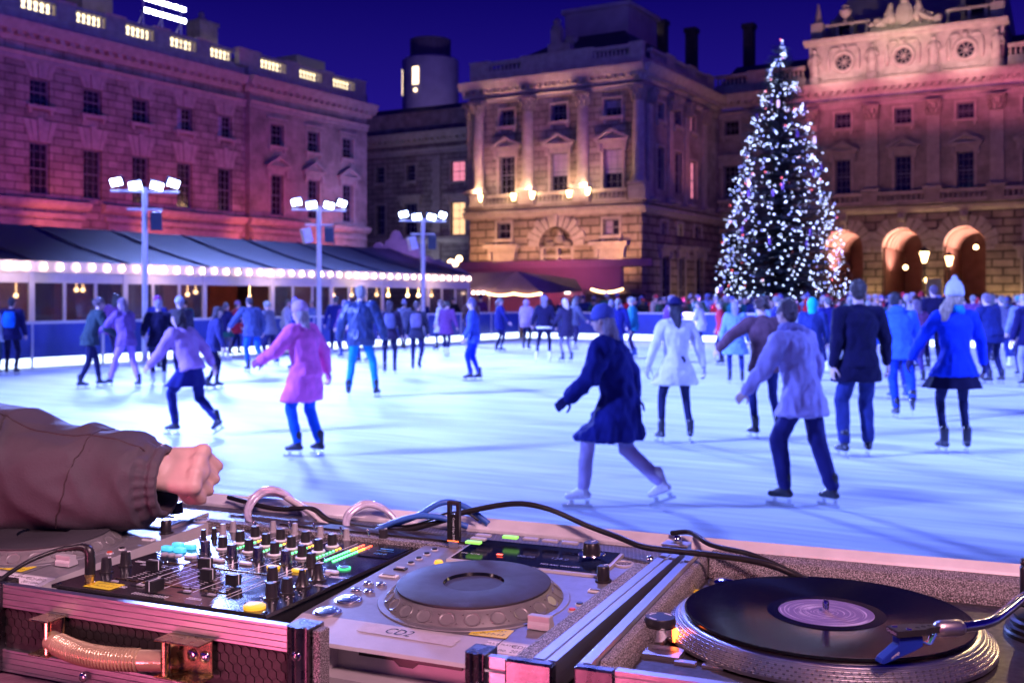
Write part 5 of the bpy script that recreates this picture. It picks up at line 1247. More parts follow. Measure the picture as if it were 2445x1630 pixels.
# ================================================================ THE RINK
stone_ground = masonry('paving_stone', (.10, .095, .10), .9, .6, .015, .3, .15, .5)
mb = MB(); mb.quad((-260, -160, -.03), (260, -160, -.03), (260, 260, -.03), (-260, 260, -.03))
tag(mb.obj('ground', pb('dark_paving', (.06, .057, .062), .7, 0, .25, .8, .4, 6)), kind='structure')
def ice_mat():
    m, nt, N, L, b = _new('ice')
    tc = N.new('ShaderNodeTexCoord')
    mp = N.new('ShaderNodeMapping'); mp.inputs['Scale'].default_value = (.35, 1.6, 1); mp.inputs['Rotation'].default_value = (0, 0, R(-12)); L.new(tc.outputs['Object'], mp.inputs['Vector'])
    n = N.new('ShaderNodeTexNoise'); n.inputs['Scale'].default_value = .8; n.inputs['Detail'].default_value = 7; n.inputs['Roughness'].default_value = .6; L.new(mp.outputs[0], n.inputs['Vector'])
    cr = N.new('ShaderNodeValToRGB')
    cr.color_ramp.elements[0].position = .35; cr.color_ramp.elements[0].color = (.60, .67, .78, 1)
    cr.color_ramp.elements[1].position = .62; cr.color_ramp.elements[1].color = (.82, .87, .92, 1)
    L.new(n.outputs['Fac'], cr.inputs[0])
    vs = []
    for k_, (sc, ro) in enumerate((((.18, 6, 1), -8), ((.2, 9, 1), 24), ((.15, 7, 1), 52))):      # long blade scratches
        m2 = N.new('ShaderNodeMapping'); m2.inputs['Scale'].default_value = sc; m2.inputs['Rotation'].default_value = (0, 0, R(ro)); m2.inputs['Location'].default_value = (k_ * 7, 3, 0)
        L.new(tc.outputs['Object'], m2.inputs['Vector'])
        w = N.new('ShaderNodeTexNoise'); w.inputs['Scale'].default_value = 2.2; w.inputs['Detail'].default_value = 5; w.inputs['Distortion'].default_value = .8; L.new(m2.outputs[0], w.inputs['Vector'])
        vs.append(w)
    a1 = N.new('ShaderNodeMath'); a1.operation = 'ADD'; L.new(vs[0].outputs['Fac'], a1.inputs[0]); L.new(vs[1].outputs['Fac'], a1.inputs[1])
    a2 = N.new('ShaderNodeMath'); a2.operation = 'ADD'; L.new(a1.outputs[0], a2.inputs[0]); L.new(vs[2].outputs['Fac'], a2.inputs[1])
    cuts = None                                              # fine crossing blade cuts
    for k_, ro in enumerate((6, 33, -28)):
        m2 = N.new('ShaderNodeMapping'); m2.inputs['Scale'].default_value = (.22, 2.6, 1); m2.inputs['Rotation'].default_value = (0, 0, R(ro)); m2.inputs['Location'].default_value = (k_ * 3.3, k_ * 5.1, 0); L.new(tc.outputs['Object'], m2.inputs['Vector'])
        w = N.new('ShaderNodeTexVoronoi'); w.feature = 'DISTANCE_TO_EDGE'; w.inputs['Scale'].default_value = .8; L.new(m2.outputs[0], w.inputs['Vector'])
        c2 = N.new('ShaderNodeMapRange'); c2.inputs['From Min'].default_value = .0; c2.inputs['From Max'].default_value = .035; c2.inputs['To Min'].default_value = .82; c2.inputs['To Max'].default_value = 1.0; L.new(w.outputs['Distance'], c2.inputs['Value'])
        if cuts is None: cuts = c2.outputs['Result']
        else:
            q_ = N.new('ShaderNodeMath'); q_.operation = 'MULTIPLY'; L.new(cuts, q_.inputs[0]); L.new(c2.outputs['Result'], q_.inputs[1]); cuts = q_.outputs[0]
    mr = N.new('ShaderNodeMapRange'); mr.inputs['From Min'].default_value = 1.2; mr.inputs['From Max'].default_value = 1.8; mr.inputs['To Min'].default_value = .72; mr.inputs['To Max'].default_value = 1.08
    L.new(a2.outputs[0], mr.inputs['Value'])
    mx = N.new('ShaderNodeMix'); mx.data_type = 'RGBA'; mx.blend_type = 'MULTIPLY'; mx.inputs['Factor'].default_value = 1
    q_ = N.new('ShaderNodeMath'); q_.operation = 'MULTIPLY'; L.new(cuts, q_.inputs[0]); L.new(mr.outputs['Result'], q_.inputs[1])
    L.new(cr.outputs[0], mx.inputs['A']); L.new(q_.outputs[0], mx.inputs['B']); L.new(mx.outputs['Result'], b.inputs['Base Color'])
    r2 = N.new('ShaderNodeMapRange'); r2.inputs['From Min'].default_value = 1.2; r2.inputs['From Max'].default_value = 1.8; r2.inputs['To Min'].default_value = .45; r2.inputs['To Max'].default_value = .65
    L.new(a2.outputs[0], r2.inputs['Value']); L.new(r2.outputs['Result'], b.inputs['Roughness'])
    bp = N.new('ShaderNodeBump'); bp.inputs['Strength'].default_value = .35; bp.inputs['Distance'].default_value = .01
    L.new(a2.outputs[0], bp.inputs['Height']); L.new(bp.outputs['Normal'], b.inputs['Normal'])
    b.inputs['IOR'].default_value = 1.31; b.inputs['Specular IOR Level'].default_value = .4
    return m
mb = MB(); mb.box(-22.95, 26, 1.9, 38.85, -.028, 0)
o = mb.obj('ice', ice_mat()); o.rotation_euler = (0, 0, -R(31)); tag(o, kind='structure')

railw = pb('white_rail', (.72, .73, .76), .4, 0, .06, 6)
panel_b = pb('blue_barrier_panel', (.03, .06, .36), .3, 0, .2, 1.2, .1, 6)
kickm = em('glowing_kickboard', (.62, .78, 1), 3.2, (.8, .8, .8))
def barrier(A0, B0, A1, B1, label):
    d = Vector((A1 - A0, B1 - B0)); L_ = d.length; n = max(1, round(L_ / 2.0)); ang = math.atan2(d.y, d.x)
    t = thing('rink_barrier', FC(A0, B0), 31 - math.degrees(ang), label, 'rink barrier', 'panels of the rink barrier')
    w = L_ / n
    k = MB(); k.box(0, L_, -.02, .02, .235, 1.04); pan = k.obj('panel', panel_b, t)
    k = MB(); k.box(0, L_, -.05, .05, 1.045, 1.105); k.obj('top_rail', railw, t, bevel=.012)
    k = MB()
    for i in range(n): k.box(i * w + .06, (i + 1) * w - .06, -.045, .025, .012, .225)
    k.obj('kickboard', kickm, t, bevel=.01)
    for i in range(n + 1):
        k = MB(); k.box(i * w - .03, i * w + .03, -.045, .045, 0, 1.04); k.obj('post', railw, t, bevel=.006)
    return t
for i, (b0, b1) in enumerate(((2.5, 12.0), (12.02, 18.0), (18.02, 24.0), (24.02, 30.0), (30.02, 38.9))):
    barrier(-23.05, b0, -23.05, b1, ('blue rink barrier section on the left nearest the booth', 'blue rink barrier section behind the blue backpack', 'blue rink barrier section by the nearest floodlight pole', 'blue rink barrier section by the middle floodlight pole', 'blue rink barrier section by the farthest floodlight pole')[i])
for i, (a0, a1) in enumerate(((-22.8, -16.0), (-15.98, -9.0), (-8.98, -2.0), (-1.98, 12.0))):
    barrier(a0, 38.95, a1, 38.95, ('far blue rink barrier below the peaked marquee', 'far blue rink barrier below the Christmas tree', 'far blue rink barrier at the right below the lit arches', 'far blue rink barrier running out past the right edge')[i])

# ---- floodlight poles
polem = pb('pale_galvanised_steel', (.72, .73, .78), .5, .1, .1, 8)
lampglow = em('floodlight_glass', (.55, .68, 1), 30, (.8, .8, .8))
boxm = pb('speaker_black', (.02, .025, .06), .5, 0, .15, 12)
def pole(B, label, n_spk):
    t = thing('floodlight_pole', FC(-22.62, B), 31, label, 'floodlight', 'floodlight poles along the left barrier')
    k = MB(); k.tube([(0, 0, 0), (0, 0, 4.55)], .075, 14); k.lathe([(.16, 0), (.16, .02), (.09, .03), (.076, .1)], 16); k.obj('pole', polem, t, smooth=40)
    k = MB(); k.tube([(-.60, -.60, 4.45), (.60, .60, 4.45)], .035, 8); k.tube([(-.32, -.3, 3.98), (.32, .3, 3.98)], .03, 8); k.obj('crossbar', polem, t, smooth=40)
    for x, y, rz in ((-.50, -.46, 22), (-.17, -.16, 40), (.22, .20, 56), (.47, .50, 76)):
        hx_ = abs(x) > .3; k = MB(); k.box(-.17, .17, -.07, .07, -.11, .11); k.box(-.02, .02, -.02, .02, -.2, -.11)
        for zz_ in (-.06, 0, .06): k.box(-.16, .16, .07, .10, zz_ - .006, zz_ + .006)
        lo = k.obj('floodlight', boxm, t, bevel=.01); lo.location = (x, y, 4.70 if hx_ else 4.62); lo.rotation_euler = (R(20), R(-9 if x < 0 else 12), R(rz))
        k = MB(); k.box(-.15, .15, -.083, -.072, -.092, .092); k.obj('lamp_glass', lampglow, lo, bevel=.006)
    for j in range(n_spk):
        k = MB(); k.prism([(-.15, -.14), (.15, -.14), (.11, .14), (-.11, .14)], 0, .46); k.box(-.12, .12, -.143, -.1401, .03, .43)
        so = k.obj('speaker', boxm if j == 0 else polem, t, bevel=.012); so.location = ((.24, .2, 3.46), (-.24, -.22, 3.42))[j]; so.rotation_euler = (R(14), 0, R((40, -30)[j]))
    return t
pole(19.0, 'nearest of three pale floodlight poles with four lamps and one speaker', 1)
pole(25.8, 'middle of three floodlight poles, carrying a white and a black speaker', 2)
pole(31.4, 'farthest of three floodlight poles, next to the ornamental gable', 2)

# ---- long tent
roofm = pb('tent_roof_fabric', (.03, .026, .09), .6, 0, .12, 1.5, .2, 10)
framem = pb('tent_white_frame', (.66, .66, .7), .4, 0, .06, 5)
valm = pb('tent_valance', (.62, .56, .62), .6, 0, .08, 6)
bulbm = em('festoon_bulb', (1, .68, .45), 30, (.9, .8, .7))
tent = thing('marquee', FC(-27, 18.8), 31, 'long blue roofed marquee hung with a row of warm bulbs behind the left barrier', 'marquee')
def tl(mb_): return mb_.xf(Matrix.Translation((27, -18.8, 0)))
E0, E1, RA, RZt, EZ = 6.0, 41.0, -31.6, 4.06, 2.70
k = MB()
nb = 11
bays = [E0 + (E1 - E0) * i / nb for i in range(nb + 1)]
for i in range(nb):
    b0, b1 = bays[i], bays[i + 1]
    for (aA, aZ), (cA, cZ) in (((-26.8, EZ), (RA, RZt)), ((RA, RZt), (-36.4, EZ))):
        nu, nv = 6, 8
        for u_ in range(nu):
            for v_ in range(nv):
                def pt(uu, vv):
                    x = aA + (cA - aA) * vv; z = aZ + (cZ - aZ) * vv; y = b0 + (b1 - b0) * uu
                    z -= .02 * (4 * uu * (1 - uu)) * (.3 + .7 * math.sin(PI * vv)) + .10 * math.sin(PI * vv)
                    return (x, y, z)
                k.quad(pt(u_ / nu, v_ / nv), pt((u_ + 1) / nu, v_ / nv), pt((u_ + 1) / nu, (v_ + 1) / nv), pt(u_ / nu, (v_ + 1) / nv))
tl(k).obj('roof', roofm, tent, smooth=50)
k = MB()
for b_ in bays:
    k.tube([(-26.78, b_, EZ + .01), (-29.2, b_, (EZ + RZt) / 2 - .06), (RA, b_, RZt + .01)], .035, 6)
tl(k).obj('roof_beam', pb('tent_beam', (.05, .05, .12), .5), tent, smooth=50)
k = MB(); k.box(-26.84, -26.80, E0, E1, 2.40, EZ + .01); tl(k).obj('valance', valm, tent)
k = MB(); k.box(-36.42, -36.38, E0, E1, 0, EZ); tl(k).obj('back_wall', pb('tent_back_wall', (.10, .04, .08), .8), tent)
for i, b_ in enumerate(bays):
    k = MB(); k.box(-27.06, -26.94, b_ - .09, b_ + .09, 0, 2.42); tl(k).obj('post', framem, tent, bevel=.01)
dk_glass = pb('dark_window', (.02, .015, .03), .12, 0, .2, 1)
for i in range(nb):
    b0, b1 = bays[i], bays[i + 1]
    if b0 > 37: pass
    openb = i in (6, 9)
    k = MB(); k.box(-27.03, -26.97, b0 + .09, b1 - .09, 2.10, 2.40)
    if not openb:
        k.box(-27.03, -26.97, b0 + .09, b1 - .09, 0, 1.02)
        for f_ in (1 / 3, 2 / 3): k.box(-27.035, -26.965, b0 + (b1 - b0) * f_ - .05, b0 + (b1 - b0) * f_ + .05, 1.02, 2.10)
    wf = tl(k).obj('window_frame', framem, tent)
    if not openb:
        k = MB(); k.box(-27.0, -26.99, b0 + .09, b1 - .09, 1.02, 2.10)
        gm, gnt, gN, gL, gb = (None,) * 5
        tl(k).obj('pane', bpy.data.materials.get('tent_glass') or (lambda m: m)(pb('tent_glass', (.5, .5, .55), .05, 0, .1, 1, trans=.92)), wf)
    for j in range(6):
        bb = b0 + (b1 - b0) * (j + .5) / 6
        k = MB(); k.sph((-26.74, bb, 2.545 + random.uniform(-.02, .02)), .052, 10); k.lathe([(.02, 0), (.02, .06)], 8, (-26.74, bb, 2.585)); tl(k).obj('bulb', bulbm, tent, smooth=180)
# warm lamps, red drapes and a counter inside
inlamp = em('inside_lamp', (1, .55, .22), 20, (.8, .7, .5))
for i, (b_, a_, z_) in enumerate(((20.3, -30, 1.75), (23.2, -31, 1.95), (23.45, -31, 1.95), (26.2, -29, 1.8), (28.4, -31, 1.9), (30.2, -30, 1.7), (33.0, -28.2, 1.8), (34.4, -28.4, 1.8), (35.8, -28.2, 1.82), (36.6, -28.2, 1.8), (38.0, -28.2, 1.8), (38.8, -28.2, 1.8), (39.8, -28.2, 1.8), (16.2, -30, 1.8))):
    k = MB(); k.sph((a_, b_, z_), .07, 10); k.tube([(a_, b_, z_), (a_, b_, 3.0)], .008, 5); tl(k).obj('pendant_lamp', inlamp, tent, smooth=180)
drape = pb('red_drape', (.16, .03, .05), .8, 0, .2, 2); dcol = [drape, pb('orange_wall', (.4, .16, .06), .8, 0, .2, 2), pb('plum_wall', (.1, .05, .12), .8, 0, .2, 2)]
for i in range(14):
    b_ = 7 + i * 2.4; k = MB(); k.box(-33.2, -33.0, b_, b_ + 1.5, .05, 2.3 + .2 * (i % 2)); tl(k).obj('drape', dcol[(i * 5 + 1) % 3], tent)
# ornamental gable at the far end
k = MB(); half = [(-26.9, 2.72), (-27.44, 3.03), (-27.9, 3.12), (-28.0, 3.34), (-28.4, 3.32), (-28.7, 3.5), (-29.0, 3.46), (-29.3, 3.66), (-29.75, 3.62), (-29.8, 3.95)]
for j in range(9):
    a = R(-20 + j * 25); half.append((-30.12 + .27 * math.cos(a) * 1, 4.12 + .27 * math.sin(a)))
half += [(-30.5, 4.22), (-30.6, 4.45), (-30.85, 4.52)]
for j in range(5):
    a = R(10 + j * 20); half.append((-31.2 + .22 * math.cos(a), 4.72 + .2 * math.sin(a)))
pts = half + [(-62.4 - x, z) for x, z in half[::-1]]
k.prism(pts, 41.05, 41.2, 'y'); tl(k).obj('gable', pb('gable_plaster', (.36, .3, .42), .7, 0, .1, 3), tent)

# ---- lantern on a stone pier beside the tent's end, street lamps in front of the arches
lanternm = em('warm_lantern', (1, .62, .28), 14, (.9, .8, .6))
ironm = pb('black_iron', (.02, .02, .025), .45, .3, .1, 20)
def lantern(mb_iron, mb_glass, c, s=1.0):
    x, y, z = c
    mb_iron.lathe([(.05 * s, -.30 * s), (.11 * s, -.28 * s), (.10 * s, -.24 * s)], 8, c); mb_iron.lathe([(.25 * s, .28 * s), (.22 * s, .32 * s), (.08 * s, .46 * s), (.03 * s, .5 * s), (.04 * s, .56 * s), (.0001, .6 * s)], 8, c)
    mb_glass.lathe([(.10 * s, -.24 * s), (.22 * s, .27 * s)], 8, c)
    for j in range(4):
        a = PI / 4 + PI / 2 * j
        mb_iron.tube([(x + .105 * s * math.cos(a), y + .105 * s * math.sin(a), z - .24 * s), (x + .235 * s * math.cos(a), y + .235 * s * math.sin(a), z + .28 * s)], .012 * s, 5)
def lamp_post(A, B, z, label, s=1.0, group=None):
    t = thing('street_lamp', FC(A, B), 31, label, 'street lamp', group)
    k = MB(); k.tube([(0, 0, 0), (0, 0, .9), (0, 0, z - .3 * s)], [.11, .06, .045], 10); k.lathe([(.16, 0), (.16, .25), (.1, .35)], 12); k.lathe([(.07, z - .55 * s), (.1, z - .5 * s), (.06, z - .42 * s)], 10); k.obj('post', ironm, t, smooth=40)
    a, b = MB(), MB(); lantern(a, b, (0, 0, z), s); a.obj('lantern_frame', ironm, t, smooth=40); b.obj('lantern_glass', lanternm, t)
    return t
lamp_post(-11.86, 68, 4.12, 'larger glowing street lamp between the middle and right arches', 1.25)
lamp_post(-10.5, 68.3, 3.88, 'slightly smaller glowing street lamp in front of the right arch', 1.1)
t = thing('lamp_pier', FC(-33.1, 49), 31, 'stone pier topped with twin glowing lanterns beside the far end of the marquee', 'lamp pier')
k = MB(); k.box(-.22, .22, -.22, .22, 0, 2.7); k.box(-.3, .3, -.3, .3, 2.7, 2.85); k.obj('pier', pb('pier_stone', (.3, .26, .3), .8, 0, .15, 4), t, bevel=.02)
k = MB(); k.tube([(0, 0, 2.85), (0, 0, 3.3)], .05, 8); k.tube(smooth_path([(-.32, 0, 3.45), (-.2, 0, 3.2), (0, 0, 3.2), (.2, 0, 3.2), (.32, 0, 3.45)], 5), .025, 6); k.obj('bracket', ironm, t, smooth=50)
for x, z_ in ((-.3, 3.66), (.0, 3.6), (.26, 3.85)):
    k = MB(); k.sph((x, 0, z_), .17, 12); k.obj('lamp_globe', lanternm, t, smooth=180)
k = MB(); k.sph((-.62, 0, 2.92), .07, 10); k.obj('lamp_globe', em('cool_globe', (.8, .9, 1), 14), t, smooth=180)

# ---- purple hoarding, peaked marquee, small kiosk with lights
hm = pb('purple_hoarding', (.34, .14, .24), .7, 0, .08, .5, .1, 3)
t = thing('hoarding', FC(-36, 57), 31, 'plain plum coloured hoarding across the foot of the pavilion', 'hoarding')
k = MB(); k.box(-4.2, 9.2, 0, .35, 0, 3.55); k.obj('panel', hm, t)
k = MB(); k.box(-4.3, 11.0, -.12, .4, 3.56, 3.98); k.obj('fascia', pb('hoarding_fascia', (.42, .19, .3), .6, 0, .06, 2), t)
k = MB()
for j, (dx, hh) in enumerate(((0, .3), (.14, .42), (.3, .5), (.46, .42), (.62, .34))): k.box(2.3 + dx, 2.36 + dx, -.008, -.002, 3.05, 3.05 + hh)
k.obj('emblem', pb('faint_emblem', (.25, .11, .18), .7), t)
k = MB(); k.box(5.55, 5.9, -.16, -.12, 1.95, 2.3); k.box(5.7, 5.75, -.121, -.002, 2.0, 2.25); k.obj('lit_sign', em('lit_white_sign', (1, .85, .75), 5), t)
mk = thing('marquee', FC(-29.9, 50), 31, 'small peaked marquee edged with warm fairy lights in front of the plum hoarding', 'marquee')
tm = pb('peaked_roof_fabric', (.24, .17, .24), .6, 0, .1, 2)
tm2 = pb('peaked_roof_front', (.42, .3, .34), .6, 0, .1, 2)
k = MB()
k.add([(-1.7, 0, 1.95), (1.7, 0, 1.95), (0, .25, 3.15)], [(0, 1, 2)], 1)
k.add([(0, .25, 3.15), (-3.4, .6, 3.1), (-3.4, -.3, 1.98), (-1.7, 0, 1.95)], [(0, 1, 2, 3)], 0)
k.add([(0, .25, 3.15), (1.7, 0, 1.95), (3.4, 1.6, 2.05), (2.4, 2.6, 2.75)], [(0, 1, 2, 3)], 0)
k.add([(0, .25, 3.15), (2.4, 2.6, 2.75), (-3.4, 2.6, 3.1), (-3.4, .6, 3.1)], [(0, 1, 2, 3)], 0)
k.obj('roof', [tm, tm2], mk)
for x, y in ((-1.65, .05), (1.65, .05), (-3.3, -.2), (3.3, 1.6)):
    k = MB(); k.tube([(x, y, 0), (x, y, 1.98)], .05, 8); k.obj('post', framem, mk, smooth=40)
fairy = em('fairy_light', (1, .62, .25), 22, (.9, .8, .6))
for i in range(26):
    f_ = i / 25; k = MB(); k.sph((-1.7 + 3.4 * f_, -.06, 1.93 - .10 * math.sin(PI * ((f_ * 2) % 1))), .045, 8); k.obj('fairy_light', fairy, mk, smooth=180)
for i in range(5):
    k = MB(); k.sph((-3.2 + i * .33, -.2, 1.98), .07, 8); k.obj('bulb', bulbm, mk, smooth=180)
t = thing('kiosk', FC(-24.3, 50), 31, 'low dark kiosk with a sagging string of fairy lights right of the peaked marquee', 'kiosk')
k = MB(); k.box(-1.3, 1.3, .1, 1.8, 0, 1.9); k.obj('booth', pb('kiosk_wall', (.08, .06, .12), .7), t, bevel=.03)
k = MB(); k.prism([(-1.45, 1.9), (1.45, 1.9), (1.2, 2.12), (-1.2, 2.12)], 0, 1.95, 'y'); k.obj('roof', tm, t)
for i in range(18):
    f_ = i / 17; k = MB(); k.sph((-.85 + 1.75 * f_, -.05, 2.14 - .16 * math.sin(PI * f_)), .04, 8); k.obj('fairy_light', fairy, t, smooth=180)

# ---- Christmas tree
TXP, TYP = (1863 - 1222.5) / 2550 * 46, 46.0
tree = thing('christmas_tree', (TXP, TYP, 0), 0, 'tall Christmas tree covered in white fairy lights before the grey range', 'christmas tree')
k = MB(); k.tube([(0, 0, 0), (0, 0, 4), (0, 0, 9), (0, 0, 12.6)], [.22, .17, .09, .02], 12); k.obj('trunk', pb('fir_bark', (.05, .035, .03), .9, 0, .3, 6, .6, 20), tree, smooth=60)
rg = random.Random(11)
H0, H1 = 1.15, 12.7
def tree_r(z):
    f = min(1, max(0, (H1 - z) / (H1 - H0)))
    return max(.05, 2.78 * (1 - (1 - f) ** 1.55) * (1.0 if z > 1.6 else .95))
crown = MB(); tips = []
def needle_clump(p, d, L_, n=7):
    """a flat spray of needles along a twig"""
    side = d.cross(Vector((0, 0, 1)))
    side = side.normalized() if side.length > .01 else Vector((1, 0, 0)); up = side.cross(d)
    for i in range(n):
        f = (i + .5) / n
        q = p + d * (L_ * f)
        for s_ in (-1, 1):
            w = L_ * .42 * (1 - f * .6) * rg.uniform(.7, 1.2)
            tip = q + side * (s_ * w) + d * (w * .7) + up * rg.uniform(-.25, .12) * w
            e = d * (L_ * .06)
            crown.add([q - e, q + e, tip], [(0, 1, 2)], rg.randrange(3))
    e = side * (L_ * .05); crown.add([p + d * L_ * .7 - e, p + d * L_ * .7 + e, p + d * L_ * 1.15], [(0, 1, 2)], rg.randrange(3))
z = H0
while z < H1 - .15:
    r_ = tree_r(z); nb_ = int(6 + r_ * 6.5)
    for j in range(nb_):
        a = 2 * PI * (j + rg.random()) / nb_
        ln = r_ * rg.uniform(.78, 1.12) * (1.10 if rg.random() < .12 else 1)
        droop = -.16 + .34 * (z / H1)
        d = Vector((math.cos(a), math.sin(a), droop)).normalized()
        p0 = Vector((0, 0, z + rg.uniform(-.12, .12)))
        L_ = ln
        crown.tube([p0, p0 + d * L_ * .95], [.022, .006], 4, 3)
        stp = .17
        s0 = L_ * .12
        while s0 < L_:
            c_ = p0 + d * s0 + Vector((0, 0, -.05 * (s0 / L_) ** 2))
            sc = (.20 + .16 * rg.random()) * (1.0 - .35 * s0 / L_)
            for sg in (-1, 1):
                ax = (d + Vector((-d.y, d.x, 0)) * (sg * rg.uniform(.55, 1.2)) + Vector((0, 0, rg.uniform(-.35, .15)))).normalized()
                needle_clump(c_, ax, sc * 1.5, 5)
            s0 += stp * rg.uniform(.8, 1.3)
        needle_clump(p0 + d * L_ * .9, d, .34, 6)
        tips.append((p0, d, L_))
    z += .20 + .06 * rg.random()
firm = [pb('fir_needles', c, .6, 0, .3, 3) for c in ((.05, .085, .085), (.08, .12, .11), (.03, .05, .055))]
crown.obj('crown', firm + [bpy.data.materials['fir_bark']], tree)
tbulb = em('white_tree_light', (.50, .62, 1), 10, (.9, .9, .9)); tbulb2 = em('blue_tree_light', (.22, .3, 1), 7, (.9, .9, .9)); tred = em('red_tree_light', (1, .15, .2), 10)
spots = []
# strings wound round the tree
turns = 40
for i in range(1500):
    f = (i + rg.random() * .6) / 1500
    zz_ = 1.0 + 11.7 * (1 - (1 - f) ** .62) if f < .999 else 12.6
    a = f ** .5 * turns * 2 * PI * .9 + rg.gauss(0, .25)
    r_ = tree_r(zz_) * rg.uniform(.80, 1.06) + .03
    a += rg.gauss(0, .05) + .6 * math.sin(i * .7)
    spots.append((r_ * math.cos(a), r_ * math.sin(a), zz_ + rg.gauss(0, .11)))
spots.append((.02, -.03, 12.78)); spots.append((.0, -.04, 12.45))
spots.sort(key=lambda p: p[1])
rest = MB()
protoB = MB().sph((0, 0, 0), .023, 8).obj('bulb', tbulb, tree, smooth=180); protoB.location = spots[0]
for i, p in enumerate(spots[1:]):
    if i < 97:
        o = protoB.copy(); COL.objects.link(o); o.parent = tree; o.location = p
    else: rest.sph(p, (.019, .023, .026, .015)[i % 4], 6, 0 if i % 3 else 1 if i % 24 else 2)
o = rest.obj('fairy_lights', [tbulb, tbulb2, tred], tree, smooth=180); tag(o, kind='stuff')
orn = em('pale_hanging_ornament', (.85, .6, 1), 1.5, (.8, .75, .85))
for i in range(20):
    zz_ = rg.uniform(1.6, 10.0); a = rg.uniform(PI * 1.05, PI * 1.95); r_ = tree_r(zz_) * 1.0
    k = MB(); k.lathe([(.02, .16), (.05, .12), (.055, -.12), (.02, -.18), (.0001, -.2)], 10, (r_ * math.cos(a), r_ * math.sin(a), zz_)); k.obj('ornament', orn if i % 7 == 0 else pb('violet_bauble', (.32, .2, .5), .25, .5) if i == 1 else bpy.data.materials.get('violet_bauble') or orn, tree, smooth=60)
# ================================================================ THE STONE COURTYARD
ashlar = masonry('ashlar', (.28, .25, .25), 1.25, .46, .012, .25, .10, .75)
rustic = masonry('rusticated_stone', (.28, .245, .245), 1.15, .43, .035, .9, .16, .42)
rustic_b = masonry('deep_rusticated_stone', (.29, .24, .21), 1.3, .52, .06, 1.0, .2, .32)
trim = pb('dressed_stone', (.33, .295, .29), .8, 0, .18, 2.5, .35, 12)
trim_d = pb('weathered_stone', (.24, .21, .21), .85, 0, .3, 1.5, .5, 9)
slate = pb('roof_slate', (.035, .035, .05), .6, 0, .2, 2, .3, 8)
sash = pb('sash_paint', (.13, .13, .2), .5, 0, .1, 10)
glass = pb('window_glass', (.012, .012, .03), .1, 0, .3, .6, spec=.6)
warm_glass = em('lit_warm_window', (1, .60, .30), 1.5, (.3, .2, .1))
pink_glass = em('lit_pink_window', (1, .28, .42), 1.0, (.3, .1, .1))
blind = pb('window_blind', (.30, .27, .40), .7, 0, .1, 3)

